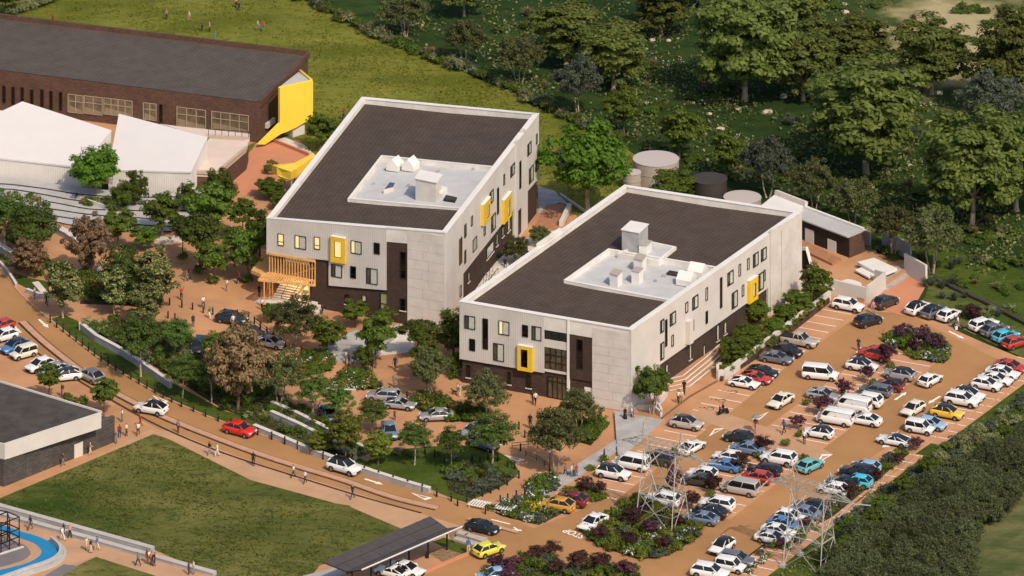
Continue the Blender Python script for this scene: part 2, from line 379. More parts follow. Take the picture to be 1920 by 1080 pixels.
# one terrain sheet to the horizon
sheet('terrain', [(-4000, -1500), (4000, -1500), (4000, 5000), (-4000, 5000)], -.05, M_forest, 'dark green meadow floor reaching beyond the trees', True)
sheet('upper_lawn', [(-260, -30), (575, -30), (612, 10), (660, 48), (720, 72), (770, 98), (850, 124), (900, 150), (960, 172), (1000, 200), (1060, 222), (1110, 246), (1165, 272), (1205, 300), (1150, 380), (1060, 420), (560, 300), (430, 300), (-260, 260)], -.02, M_lawnA, 'bright patchy upper lawn behind the buildings')
sheet('sandy_clearing', [(1560, -30), (1990, -30), (1990, 240), (1560, 240)], -.035, sand_mat(), 'sandy clearing among the trees')
sheet('meadow_edge_grass', [(1490, 430), (1560, 410), (1640, 440), (1720, 510), (1800, 560), (1960, 660), (1960, 520), (1800, 470), (1700, 430), (1560, 390)], -.03, M_lawnC, 'grassy strip behind the school')
sheet('lower_right_field', [(1960, 900), (1860, 960), (1790, 1100), (1780, 1140), (1960, 1160)], .006, mat_grass('rough_field', (.028, .062, .01), (.21, .19, .085), (.05, .075, .018), .085, .4, .3, 1.2), 'dry field beyond the dark tree belt')
sheet('paving', [(-260, 300), (0, 342), (200, 364), (360, 374), (437, 334), (462, 300), (480, 268), (560, 262), (640, 340), (700, 420), (960, 430), (1000, 372), (1040, 378), (1075, 398), (1110, 440), (1330, 480), (1500, 450), (1625, 470), (1735, 535), (1708, 585), (1775, 612), (1850, 645), (1960, 690), (1960, 700), (1900, 735), (1826, 776), (1706, 858), (1640, 915), (1560, 985), (1500, 1035), (1400, 1110), (1300, 1200), (-300, 1200)], 0.0, M_pave, 'terracotta coloured plaza paving')
road_edge_hi = smoothline([(-260, 420), (-60, 462), (0, 505), (40, 553), (94, 600), (150, 645), (200, 682), (300, 741), (400, 785), (520, 826), (640, 873), (790, 920), (872, 944), (930, 960)])
road_edge_lo = smoothline([(-260, 640), (-100, 640), (40, 648), (120, 697), (200, 748), (300, 805), (420, 852), (560, 896), (700, 942), (800, 968), (862, 988)])
sheet('road', road_edge_hi + [(1000, 990), (1075, 963), (1180, 905), (1270, 838), (1355, 780), (1392, 750), (1430, 722), (1520, 655), (1592, 604), (1640, 584), (1700, 588), (1760, 618), (1850, 664), (1960, 712), (1925, 690), (1786, 757), (1695, 815), (1620, 868), (1540, 935), (1440, 1012), (1340, 1088), (1290, 1140), (620, 1140), (700, 1098), (880, 1030), (905, 1010)] + road_edge_lo[::-1], .004, M_road, 'ochre two way road and car park lanes')
sheet('forecourt_paving', [(430, 556), (560, 560), (600, 580), (765, 608), (840, 660), (860, 718), (1112, 764), (1140, 790), (1100, 880), (1040, 912), (1000, 940), (860, 830), (700, 740), (560, 690), (320, 600)], .004, M_pave, 'plaza in front of the school blocks')
# parking stalls
A25, B65 = pxdir(1440, 700, 55, 10), pxdir(1440, 700, 30.6, -22)
VA = Vector((math.cos(A25), math.sin(A25), 0)); VB = Vector((math.cos(B65), math.sin(B65), 0))
def stall_row(name, p0, p1, depth, spacing, zl=.012, lines=True, label=None):
    a, b = G(*p0), G(*p1)
    q = [a, b, b + VA * depth, a + VA * depth]
    sheet(name, [(p.x, p.y) for p in q], .008, M_stall, label, True)
    if lines:
        mb = MB(); L = (b - a).length; d = (b - a).normalized(); k = .4
        while k < L:
            c = a + d * k + VA * (depth * .5)
            mb.box((c.x, c.y, zl), (depth * .94, .13, .006), A25); k += spacing
        o = part('stall_line', mb, M_paint); tag(o, 'white painted stall lines', None, None, 'structure')
stall_row('parking_bays', (1553, 566), (1292, 772), 5.0, 2.55, label='stalls along the white retaining wall')
stall_row('parking_bays', (1262, 792), (1090, 925), 5.0, 2.55, label='stalls beside the long grey steps')
stall_row('parking_bays', (1640, 652), (1236, 948), 9.9, 2.55, label='double row of stalls in the middle of the car park')
stall_row('parking_bays', (1908, 668), (1697, 822), 5.2, 2.55, label='stalls along the green verge')
stall_row('parking_bays', (1668, 842), (1360, 1074), 5.0, 2.55, label='lower stalls along the green verge')
sheet('crossing', [(1290, 777), (1328, 764), (1500, 822), (1560, 850), (1540, 868), (1440, 838)], .016, M_walk, 'paved pedestrian crossing over the car park')
sheet('grid_bays', [(1698, 590), (1712, 572), (1800, 610), (1786, 620)], .0095, M_stall, 'stalls below the grass bank')
sheet('grid_bays', [(1806, 617), (1830, 606), (1935, 655), (1925, 672)], .0095, M_stall, 'stalls below the grass bank')
# walkways
sheet('lawn_walkway', [(0, 934), (100, 892), (215, 838), (286, 803), (330, 812), (480, 868), (640, 916), (860, 985), (905, 1010), (880, 1028), (790, 1004), (640, 950), (470, 900), (317, 823), (288, 813), (0, 946), (-200, 1030), (-200, 1000)], .008, M_walk, 'tan path round the lower lawn')
sheet('bench_walkway', [(-60, 955), (0, 968), (400, 1078), (470, 1110), (330, 1110), (180, 1044), (130, 1060), (60, 1110), (-60, 1110)], .0095, M_walk, 'tan path below the long benches')
sheet('footpath', [(1705, 862), (1726, 846), (1640, 912), (1560, 985), (1545, 1000), (1520, 1012), (1550, 985), (1640, 915)], .03, M_walk, 'narrow path beside the verge')
# lawns and verges
sheet('lower_lawn', [(0, 934), (288, 814), (300, 818), (317, 824), (470, 900), (630, 944), (655, 948), (660, 952), (780, 1003), (600, 1060), (560, 1110), (470, 1110), (396, 1078), (283, 1028), (0, 948), (-200, 900), (-200, 1000)], .014, M_lawnB, 'mown lower lawn beside the road')
sheet('lower_lawn', [(180, 1044), (330, 1092), (400, 1130), (60, 1130), (130, 1068)], .014, M_lawnB, 'small lawn below the benches')
sheet('road_verge', [(96, 598), (120, 590), (146, 602), (150, 612), (232, 652), (320, 716), (420, 770), (560, 812), (700, 870), (806, 915), (800, 921), (640, 872), (520, 825), (400, 784), (300, 739), (200, 680), (150, 643)], .014, M_lawnC, 'grass strip between road bollards and low wall')
sheet('road_verge', smoothline([(688, 866), (720, 848), (800, 838), (880, 836), (940, 850), (970, 878), (968, 892), (935, 915), (870, 944)]) + [(806, 917), (740, 896), (690, 878)], .018, M_lawnC, 'rounded lawn at the bend of the drop off loop')
sheet('road_verge', [(24, 512), (60, 522), (92, 528), (92, 545), (60, 546), (34, 532)], .014, M_lawnC, 'small lawn beside the curved kerb')
sheet('road_verge', [(-60, 440), (20, 462), (30, 500), (0, 500), (-60, 470)], .014, M_lawnD, 'grass at the left edge')
sheet('grass_bank', [(1706, 585), (1735, 556), (1745, 520), (1800, 545), (1960, 640), (1960, 690), (1850, 640), (1795, 606), (1770, 608)], .026, M_lawnD, 'grass bank beside the ramp')
sheet('car_park_verge', [(1960, 690), (1900, 735), (1826, 776), (1706, 858), (1640, 915), (1560, 985), (1500, 1035), (1400, 1110), (1300, 1200), (1960, 1200)], .002, M_lawnC, 'grass verge along the car park')
# planting soil
BEDS = {
 'pylon_island': [(1092, 1000), (1130, 970), (1200, 930), (1300, 985), (1318, 1002), (1255, 1042), (1200, 1050), (1120, 1024)],
 'lower_island': [(900, 1070), (960, 1052), (1000, 1046), (1060, 1060), (1120, 1062), (1200, 1075), (1210, 1120), (900, 1120)],
 'top_island': [(1652, 640), (1700, 622), (1770, 640), (1784, 668), (1770, 682), (1715, 674), (1690, 656)],
 'corner_bed': [(916, 955), (985, 930), (1030, 938), (1060, 960), (1010, 985), (940, 968)],
 'step_bed': [(1045, 930), (1090, 912), (1142, 930), (1118, 942)],
 'lamp_bed': [(985, 922), (1015, 900), (1042, 900), (1040, 920), (1000, 938)],
 'loop_bed': [(835, 885), (900, 870), (962, 895), (935, 914), (880, 935), (842, 920)],
 'wall_bed': [(1345, 690), (1440, 612), (1545, 545), (1556, 560), (1445, 648), (1352, 708)],
 'plaza_bed': [(540, 690), (580, 662), (625, 668), (620, 695), (570, 706)],
 'flower_bed': [(620, 722), (650, 700), (690, 705), (712, 730), (640, 732)],
 'corner_planter': [(1048, 800), (1110, 792), (1135, 802), (1108, 836), (1072, 825)],
 'car_bed': [(768, 758), (800, 740), (870, 760), (920, 770), (910, 792), (820, 790)],
 'long_bed': [(150, 612), (232, 600), (330, 606), (420, 690), (520, 738), (600, 790), (700, 850), (660, 862), (420, 768), (232, 652)],
 'left_grove': [(150, 520), (240, 500), (310, 545), (300, 575), (150, 570)],
 'verge_bed': [(1590, 905), (1690, 838), (1706, 850), (1640, 905), (1560, 970), (1530, 985)],
}
for k, p in BEDS.items():
    if k == 'wall_bed':
        q = [G(x, y, .6) for x, y in p]; tag(part('planting_bed', MB().prism([(v.x, v.y) for v in q], -.1, .6), M_soil), None, None, None, 'structure'); continue
    sheet('planting_bed', p, .022, M_soil, None)
# road markings
def decal(name, polys, m=None, z=.02, label=None, holes=None):
    mb = MB()
    for p in polys:
        pts = [G(x, y) for x, y in p]; c = sum((q for q in pts), Vector()) / len(pts)
        n = (pts[1] - pts[0]).cross(pts[2] - pts[1]).z
        mb.add([(q.x, q.y, z) for q in (pts if n > 0 else pts[::-1])], [tuple(range(len(pts)))])
    return tag(part(name, mb, m or M_paint), label, None, None, 'structure')
def give_way(tip, a, b, w=.26):
    t, p, q = (Vector(x) for x in (tip, a, b)); c = (t + p + q) / 3
    i = [x.lerp(c, w) for x in (t, p, q)]; o = [t, p, q]
    o3 = []
    for k in range(3):
        j = (k + 1) % 3; f = .3 if k != 1 else .62
        o3.append([o[k], o[j], o[j].lerp(c, .5 if j else .36), o[k].lerp(c, .5 if k else .36)])
    decal('road_marking', o3, label='white painted hollow triangle')
give_way((1442, 772), (1409, 786), (1424, 787)); give_way((1358, 803), (1328, 819), (1340, 804))
give_way((1685, 807), (1653, 839), (1668, 838)); give_way((1562, 852), (1529, 871), (1541, 852))
give_way((285, 741), (304, 757), (317, 753)); give_way((326, 797), (344, 800), (361, 811))
give_way((770, 924), (797, 938), (811, 934)); give_way((944, 853), (972, 866), (985, 862))
def arrow(a, b, w=3.4, h=.36, hw=8):
    """painted arrow from picture point a to b; widths in tenths of metres"""
    p, q = G(*a), G(*b); d = (q - p); L = d.length; d.normalize(); n = Vector((-d.y, d.x, 0)); w /= 20; hw /= 20
    m_ = p + d * (L * (1 - h)); mb = MB(); z = Vector((0, 0, .02))
    mb.add([p - n * w + z, m_ - n * w + z, m_ + n * w + z, p + n * w + z], [(0, 1, 2, 3)])
    mb.add([m_ - n * hw + z, q + z, m_ + n * hw + z], [(0, 1, 2)])
    tag(part('road_marking', mb, M_paint), 'white painted arrow', None, None, 'structure')
arrow((39, 624), (21, 607)); arrow((73, 599), (91, 615)); arrow((684, 898), (719, 909)); arrow((921, 974), (957, 983), 2.5, .01, 1)
arrow((1678, 750), (1700, 735)); arrow((1763, 743), (1740, 757)); arrow((1779, 621), (1809, 636))
decal('road_marking', [[(962, 988), (966, 989), (972, 993), (979, 994), (977, 996), (968, 995)], [(960, 992), (966, 993), (966, 994), (961, 993)]], label='small worn white lettering on the road')
def lettering(txt, p0, p1, size, label):
    cu = bpy.data.curves.new('lettering', 'FONT'); cu.body = txt; cu.size = size; cu.align_x = 'CENTER'; cu.align_y = 'CENTER'; cu.offset = .02
    o = bpy.data.objects.new('tmp', cu); COL.objects.link(o); dg = bpy.context.evaluated_depsgraph_get()
    me = bpy.data.meshes.new_from_object(o.evaluated_get(dg)); bpy.data.objects.remove(o)
    me.materials.clear(); me.materials.append(M_paint)
    a, b = G(*p0), G(*p1); c = (a + b) / 2; d = b - a
    t = tag(link('road_lettering', me, None, (c.x, c.y, .02), math.atan2(d.y, d.x)), label, None, None, 'structure')
    t.scale = (1, 1.25, 1)
lettering('STOP', (1092, 1006), (1062, 995), 1.35, 'STOP painted in white on the car park lane')
# bay symbols (seated figure in a wheelchair, drawn as flat strokes)
for (x, y) in ((1372, 735), (1350, 751), (1328, 766)):
    c = G(x, y); mb = MB(); z = .02
    def L2(u, v): return Vector((c.x, c.y, z)) + VB * u * 1.5 - VA * v * 1.5
    def stroke(a, b, t=.055):
        d = (b - a).normalized(); n = Vector((-d.y, d.x, 0)) * t
        mb.add([a - n, b - n, b + n, a + n], [(0, 1, 2, 3)])
    for k in range(10):
        t0, t1 = math.pi * (.75 + 1.35 * k / 10), math.pi * (.75 + 1.35 * (k + 1) / 10)
        stroke(L2(.34 * math.cos(t0), .34 * math.sin(t0) - .15), L2(.34 * math.cos(t1), .34 * math.sin(t1) - .15))
    stroke(L2(-.1, .6), L2(-.05, .1)); stroke(L2(-.05, .1), L2(.32, .1)); stroke(L2(.32, .1), L2(.48, -.4)); stroke(L2(-.08, .38), L2(.2, .38)); stroke(L2(-.17, .78), L2(-.03, .78), .09)
    tag(part('bay_symbol', mb, M_drain), 'accessible bay symbol on the paving', None, None, 'structure')
# raised medians (kerbed strips) and drainage channels
def strip(name, pts, w, z0, z1, m, label=None, kind='structure', cat=None):
    c = [G(*p) for p in pts]; mb = MB()
    for i in range(len(c) - 1):
        d = (c[i + 1] - c[i]).normalized(); n = Vector((-d.y, d.x, 0)) * (w / 2)
        d0 = d if i == 0 else (c[i + 1] - c[i - 1]).normalized(); d1 = d if i == len(c) - 2 else (c[i + 2] - c[i]).normalized()
        n0 = Vector((-d0.y, d0.x, 0)) * (w / 2); n1 = Vector((-d1.y, d1.x, 0)) * (w / 2)
        mb.prism([c[i] - n0, c[i + 1] - n1, c[i + 1] + n1, c[i] + n0], z0, z1)
    return tag(part(name, mb, m), label, cat, None, kind)
med = smoothline([(42, 604), (80, 640), (130, 680), (190, 722), (260, 760), (320, 788), (400, 820), (480, 850), (560, 876), (640, 900), (740, 934), (820, 953)])
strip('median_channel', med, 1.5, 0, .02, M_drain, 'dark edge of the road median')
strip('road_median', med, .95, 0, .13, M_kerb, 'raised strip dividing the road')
strip('median_channel', [(876, 973), (900, 980), (972, 999)], .9, 0, .02, M_drain); strip('road_median', [(877, 973), (900, 980), (971, 999)], .6, 0, .12, M_kerb, 'short raised strip near the junction')
strip('drain_channel', smoothline([(25, 632), (60, 655), (120, 697), (200, 745), (300, 800), (420, 850), (560, 895), (680, 932), (790, 962)]), .35, 0, .026, M_drain, 'dark drain line along the path')
strip('kerb', road_edge_hi[8:], .22, 0, .11, M_kerb, 'kerb of the road verge')
strip('kerb', [(1240, 785), (1292, 745), (1345, 715)], .25, 0, .12, mat('brown_kerb', (.2, .09, .05), .9), 'kerb above the accessible bays')
strip('kerb', [(1925, 716), (1826, 774), (1706, 856)], .22, 0, .12, M_kerb, 'kerb of the verge')
strip('kerb', [(1535, 935), (1450, 1008), (1340, 1092)], .2, 0, .1, M_drain, 'dark kerb line of the lower stalls')
# ------------------------------------------------------------------ buildings
def window(parent, w, bbox, style='dark', rise=False, off=0.0, fr=.085, sill=False, split=None, px=True, dz=0):
    """a framed window on wall w given by its picture box; rise: the wall's horizontals climb to the right"""
    x0, y0, x1, y1 = bbox
    if px:
        u0, u1 = w.uz(x0, y0)[0], w.uz(x1, y0)[0]
        zt = w.uz(x1, y0)[1] if rise else w.uz(x0, y0)[1]
        zb = w.uz(x0, y1)[1] if rise else w.uz(x1, y1)[1]
    else: u0, zt, u1, zb = x0, y0, x1, y1
    zt += dz; zb += dz
    wd = u1 - u0; h = zt - zb; mb = MB()
    f = min(fr, wd * .2)
    mb.wbox(w, u0, u0 + f, zb, zt, off - .02, off + .1); mb.wbox(w, u1 - f, u1, zb, zt, off - .02, off + .1)
    mb.wbox(w, u0 + f, u1 - f, zt - f, zt, off - .02, off + .1); mb.wbox(w, u0 + f, u1 - f, zb, zb + f, off - .02, off + .1)
    if style in ('slit', 'litsplit', 'dark') and h > 1.3 and wd < 1.3 and split is None: split = .3
    if split: mb.wbox(w, u0 + f, u1 - f, zb + h * split, zb + h * split + f * .9, off, off + .09)
    if style in ('curtain', 'curtainl', 'litcurtain'):
        uc = u0 + wd * (.38 if style != 'curtainl' else .62); mb.wbox(w, uc - f * .4, uc + f * .4, zb + f, zt - f, off, off + .09)
    o = part('window', mb, M_frame, parent)
    inn = {'warm': M_warm, 'litsplit': M_warm, 'litcurtain': M_warm, 'dim': M_dimwarm, 'curtain': M_dimwarm, 'pale': M_curtain}.get(style, M_dark)
    ib = MB().wbox(w, u0 + f * .5, u1 - f * .5, zb + f * .5, zt - f * .5, off - .02, off + .008)
    part('room', ib, inn, o)
    if style in ('curtain', 'curtainl', 'litcurtain'):
        a, b = (u0 + wd * .38, u1 - f) if style != 'curtainl' else (u0 + f, u0 + wd * .62)
        cb = MB(); n = max(4, int((b - a) / .12))
        for i in range(n): cb.wbox(w, a + (b - a) * i / n, a + (b - a) * (i + 1) / n, zb + f, zt - f, off + .01, off + .022 + .012 * (i % 2))
        part('curtain', cb, M_curtain, o)
    part('pane', MB().wbox(w, u0 + f, u1 - f, zb + f, zt - f, off + .046, off + .056), M_glassd if style in ('dark', 'slit', 'dim') else M_glass, o)
    if sill: part('sill', MB().wbox(w, u0 - .12, u1 + .12, zb - .14, zb - .01, off, off + .16), M_white, o)
    return o

def bay_box(parent, w, bbox, win, rise=False, depth=.75, mside=None, style='warm', border=None):
    """protruding yellow window surround"""
    x0, y0, x1, y1 = bbox
    u0, u1 = w.uz(x0, y0)[0], w.uz(x1, y0)[0]
    zt = w.uz(x1, y0)[1] if rise else w.uz(x0, y0)[1]; zb = w.uz(x0, y1)[1] if rise else w.uz(x1, y1)[1]
    a0, a1 = w.uz(win[0], win[1])[0], w.uz(win[2], win[1])[0]
    bt = w.uz(win[2], win[1])[1] if rise else w.uz(win[0], win[1])[1]; bb = w.uz(win[0], win[3])[1] if rise else w.uz(win[2], win[3])[1]
    mb = MB(); mb.wbox(w, u0, a0, zb, zt, .25, depth); mb.wbox(w, a1, u1, zb, zt, .25, depth); mb.wbox(w, a0, a1, bt, zt, .25, depth); mb.wbox(w, a0, a1, zb, bb, .25, depth)
    o = part('yellow_window_box', mb, M_yellow, parent)
    part('top_cap', MB().wbox(w, u0 - .02, u1 + .02, zt + .004, zt + .06, .25, depth + .03), M_coping, o)
    window(o, w, (a0, bt, a1, bb), style, off=depth - .22, px=False)
    return o

class Roof:
    """bilinear roof between four corner columns (front-left, front-right, back-right, back-left)"""
    def __init__(s, c): s.c = [Vector(p) for p in c]
    def P(s, u, v, dz=0.0):
        a, b, c, d = s.c; p = (a * (1 - u) + b * u) * (1 - v) + (d * (1 - u) + c * u) * v
        return Vector((p.x, p.y, p.z + dz))
    def uv(s, px, py, dz=0.0):
        u = v = .5
        for _ in range(25):
            p = s.P(u, v, dz); q = G(px, py, p.z); e = q - p
            du = (s.P(u + .01, v, dz) - p) / .01; dv = (s.P(u, v + .01, dz) - p) / .01
            det = du.x * dv.y - du.y * dv.x
            u += (e.x * dv.y - e.y * dv.x) / det; v += (du.x * e.y - du.y * e.x) / det
        return u, v
    def at(s, px, py, dz=0.0): return s.P(*s.uv(px, py, dz), dz)
    def patch(s, mb, quad, dz, n=16, mi=0, fold=.45):
        """quad: four (u,v), subdivided"""
        W = (s.c[1] - s.c[0]).length; D = (s.c[3] - s.c[0]).length; q = [Vector((a, b, 0)) for a, b in quad]
        pts = []; uvs = []
        for j in range(n + 1):
            for i in range(n + 1):
                a, b = i / n, j / n; t = (q[0] * (1 - a) + q[1] * a) * (1 - b) + (q[3] * (1 - a) + q[2] * a) * b
                pts.append(s.P(t.x, t.y, dz - fold * min(t.x, 1 - t.x))); uvs.append((t.x * W, t.y * D))
        mb.add(pts, [(j * (n + 1) + i, j * (n + 1) + i + 1, (j + 1) * (n + 1) + i + 1, (j + 1) * (n + 1) + i) for j in range(n) for i in range(n)], mi, uvs)
        return mb
def ring_wall(mb, pts, thick, zb, mi=0, closed=True):
    """wall along a 3D line, pts: (x,y,ztop); zb: height below the top; grows to the right of the line"""
    n = len(pts)
    for i in range(n if closed else n - 1):
        a, b = Vector(pts[i]), Vector(pts[(i + 1) % n]); d = Vector((b.x - a.x, b.y - a.y, 0)).normalized(); nn = Vector((d.y, -d.x, 0)) * thick
        A, B = a - d * 0.0, b + d * (thick if closed else 0)
        lo = [A, B, B + nn, A + nn]; z = Vector((0, 0, zb))
        vs_ = [p - z for p in lo] + lo
        l_ = (B - A).length; za, zc = lo[0].z, lo[1].z
        mb.add(vs_, [(3, 2, 1, 0), (4, 5, 6, 7), (0, 1, 5, 4), (1, 2, 6, 5), (2, 3, 7, 6), (3, 0, 4, 7)], mi, [(0, 0), (l_, 0), (l_, .01), (0, .01), (0, zb), (l_, zb), (l_, zb + .3), (0, zb + .3)])
    return mb

def school_block(name, label, FL, FR, BR, BLpx, tops, notch=None):
    """core volume; returns walls and roof"""
    a, b, c = G(*FL), G(*FR), G(*BR)
    e = b - a; k = (BLpx - 960) / FPX
    # back-left corner: along the back line, at picture column BLpx
    s_ = (c.x - k * (c.y + CAM_D)) / (e.x - k * e.y); d = c - e * s_
    base = [a, b, c, d]
    zs = [CAM_H - (t - HZN) * (p.y + CAM_D) / FPX for t, p in zip(tops, base)]
    th = thing(name, label, 'school building', (b.x, b.y, 0))
    core = MB(); ins = 0.02
    zt = [z - 1.9 for z in zs]
    if notch:
        # open corner hall: the lower storeys are cut back behind the front line
        w = Wall(FL, FR); u1, dep, zn = notch
        L_ = (d - a).normalized(); q = [w.P(u1, 0), w.P(u1, 0, -dep), a + L_ * dep]
        core.prism([(p.x, p.y) for p in (q[0], b, c, d, q[2], q[1])], -.3, zn); core.prism([(p.x, p.y) for p in base], zn, zt)
    else: core.prism([(p.x, p.y) for p in base], -.3, zt)
    part('brick_core', core, M_brick, th)
    return th, base, zs, Roof([(p.x, p.y, z) for p, z in zip(base, zs)])

def parapet(th, base, zs, right_open=None):
    """upstand on the four sides: inner render faces and a metal coping"""
    cp = MB(); inn = MB(); n = 4; t = .42
    ctr = sum(base, Vector()) / 4
    for i in range(4):
        j = (i + 1) % 4; a, b = base[i], base[j]
        d = (b - a).normalized(); nn = Vector((d.y, -d.x, 0))
        o0, o1 = a + nn * .27 - d * .27, b + nn * .27 + d * .27
        i0, i1 = a - nn * t + d * t, b - nn * t - d * t
        za, zb = zs[i], zs[j]
        inn.add([(o0.x, o0.y, za - 1.95), (o1.x, o1.y, zb - 1.95), (i1.x, i1.y, zb - 1.95), (i0.x, i0.y, za - 1.95), (o0.x, o0.y, za - .06), (o1.x, o1.y, zb - .06), (i1.x, i1.y, zb - .06), (i0.x, i0.y, za - .06)],
                [(3, 2, 1, 0), (4, 5, 6, 7), (0, 1, 5, 4), (2, 3, 7, 6)], 0, [(0, za - 1.9), ((b - a).length, zb - 1.9)] * 4)
        w = .08
        o0, o1 = o0 + nn * w - d * w, o1 + nn * w + d * w; i0, i1 = i0 - nn * w + d * w, i1 - nn * w - d * w
        cp.add([(o0.x, o0.y, za - .056), (o1.x, o1.y, zb - .056), (i1.x, i1.y, zb - .056), (i0.x, i0.y, za - .056), (o0.x, o0.y, za), (o1.x, o1.y, zb), (i1.x, i1.y, zb), (i0.x, i0.y, za)],
               [(3, 2, 1, 0), (4, 5, 6, 7), (0, 1, 5, 4), (2, 3, 7, 6)])
    p = part('parapet', inn, M_parap, th); part('coping', cp, M_coping, p)

def roof_box(parent, rf, foot, h, name, m, mcap=None, cap=.12, dz=-1.0, over=.08):
    """box standing on the roof: foot = picture points of its ground corners (front-left, front-right, back-right)"""
    a, b, c = (rf.at(x, y, dz) for x, y in foot); d = a + (c - b); q = [a, b, c, d]
    z0 = min(p.z for p in q) - .2; z1 = max(p.z for p in q) + h
    o = part(name, MB().prism([(p.x, p.y) for p in q], z0, z1), m, parent)
    if mcap:
        ctr = sum(q, Vector()) / 4; qq = [ctr + (p - ctr) * (1 + over) for p in q]
        part('cap', MB().prism([(p.x, p.y) for p in qq], z1 + .003, z1 + cap), mcap, o)
    return o
def skylight(parent, rf, px, w, l, h, rz, m):
    """ridged roof light"""
    c = rf.at(px[0], px[1], -1.0); e = Vector((math.cos(rz), math.sin(rz), 0)); n = Vector((-e.y, e.x, 0)); mb = MB()
    prof = [(-w / 2, 0), (w / 2, 0), (w / 2, h * .45), (0, h), (-w / 2, h * .45)]
    rings = [[c + e * x + n * t + Vector((0, 0, z - .1)) for x, z in prof] for t in (-l / 2, l / 2)]
    mb.loft(rings); return part('roof_light', mb, m, parent)

def concrete_panels(th, w, x0, x1, ztop, zbot, rows, off=.3, stag=False, split=.5, base_y=None):
    u0, u1 = w.uz(x0, 600)[0], w.uz(x1, 600)[0]
    hh = (ztop - zbot) / rows; rnd = random.Random(int(x0))
    # top rows butt against the sloping top line: each panel its own mesh
    for r in range(rows):
        z0, z1 = zbot + r * hh, zbot + (r + 1) * hh
        cuts = [u0, u1] if not stag and r % 3 else [u0, u0 + (u1 - u0) * (split if r % 2 else 1 - split), u1]
        for a, b in zip(cuts[:-1], cuts[1:]):
            part('concrete_panel', MB().wbox(w, a + .015, b - .015, z0 + .015, z1 - .015, off - .1, off + rnd.uniform(.0, .012)), M_conc, th)

# =============================================================== left school block
th, base, zs, rf = school_block('school_block', 'left three storey white school block with brown tiled roof and a timber entrance', (505, 562), (834, 620), (1006, 400), 681, (408, 435, 213, 183), (6.45, 5.0, 6.75))
B1 = th; WF = Wall((505, 562), (834, 620)); WS = Wall((834, 620), (1006, 400)); WF1, WS1, RF1 = WF, WS, rf
parapet(th, base, zs)
LF, LS = WF.L, WS.L
def topz(w, zs2, u): return zs2[0] + (zs2[1] - zs2[0]) * u / w.L - .06
uu = lambda w, x, y=600: w.uz(x, y)[0]
# front cladding
pl = [(0 - .3, zs[0] - .06), (uu(WF, 726), topz(WF, zs[:2], uu(WF, 726)))] + WF.poly([(726, 543), (618, 534), (618, 487)]) + [(-.3, WF.uz(505, 476)[1])]
part('white_cladding', MB().wprism(WF, pl, -.02, .3), M_clad, th)
u0 = uu(WF, 726) + .02; u1 = uu(WF, 765) - .02
part('brick_tower', MB().wprism(WF, [(u0, -.2), (u1, -.2), (u1, topz(WF, zs[:2], u1)), (u0, topz(WF, zs[:2], u0))], -.02, .2), M_brick, th)
part('tower_coping', MB().wprism(WF, [(u0, topz(WF, zs[:2], u0) + .06), (LF + .3, zs[1]), (LF + .3, zs[1] + .12), (u0, topz(WF, zs[:2], u0) + .18)], -.1, .36), M_coping, th)
uL = uu(WF, 765)
part('concrete_wall', MB().wprism(WF, [(uL, -.2), (LF + .3, -.2), (LF + .3, topz(WF, zs[:2], LF)), (uL, topz(WF, zs[:2], uL))], -.02, .22), M_conc, th)
concrete_panels(th, WF, 765.5, 834, zs[1] - .5, .1, 10, stag=True, split=.42)
for bb, st in (((523, 436, 534, 460), 'litsplit'), ((555, 439, 576, 467), 'litcurtain'), ((591, 442, 602, 467), 'litsplit'), ((660, 449, 680, 476), 'litcurtain'), ((703, 453, 714, 476), 'dim'), ((623, 493, 643, 520), 'curtain'), ((659, 497, 669.5, 521), 'dark'), ((689, 500, 710, 533), 'curtain')):
    window(th, WF, bb, st, off=.3)
bay_box(th, WF, (624, 440, 651, 492), (630, 448, 644, 482), style='warm')
window(th, WF, (752, 470, 762.5, 522), 'slit', off=.2)
window(th, WF, (647, 551, 656, 571), 'dark', off=0.0, sill=True); window(th, WF, (679, 552, 687.5, 566), 'pale', off=0.0); window(th, WF, (752, 558, 762, 582), 'dark', off=.2, sill=True)
# main glass doors in a dark recess
def glass_doors(parent, w, x0, y0, x1, z0=0.0, n=2, off=.02, style=M_dimwarm, trans=True):
    u0_, u1_ = uu(w, x0), uu(w, x1); zt = w.uz(x0, y0)[1]; mb = MB()
    for i in range(n + 1): q = u0_ + (u1_ - u0_) * i / n; mb.wbox(w, q - .05, q + .05, z0, zt, off, off + .12)
    for z in [z0 + .05, zt - .06] + ([z0 + 2.3] if trans else []): mb.wbox(w, u0_, u1_, z - .05, z + .05, off + .005, off + .112)
    o = part('glass_entrance', mb, M_frame, parent)
    part('room', MB().wbox(w, u0_, u1_, z0, zt, off - .02, off + .01), style, o)
    for i in range(n): part('pane', MB().wbox(w, u0_ + (u1_ - u0_) * i / n + .06, u0_ + (u1_ - u0_) * (i + 1) / n - .06, z0 + .1, zt - .1, off + .05, off + .065), M_glass, o)
    return o
glass_doors(th, WF, 714, 548, 743, style=mat('dim_green_lobby', (.3, .27, .13), .8, emit=(.8, .7, .35), es=.12))
part('entrance_recess', MB().wprism(WF, [(uu(WF, 703), 5.1), (uu(WF, 713.5), 5.1), (uu(WF, 713.5), 0), (uu(WF, 711), 0)], .0, .03), M_dark, th)
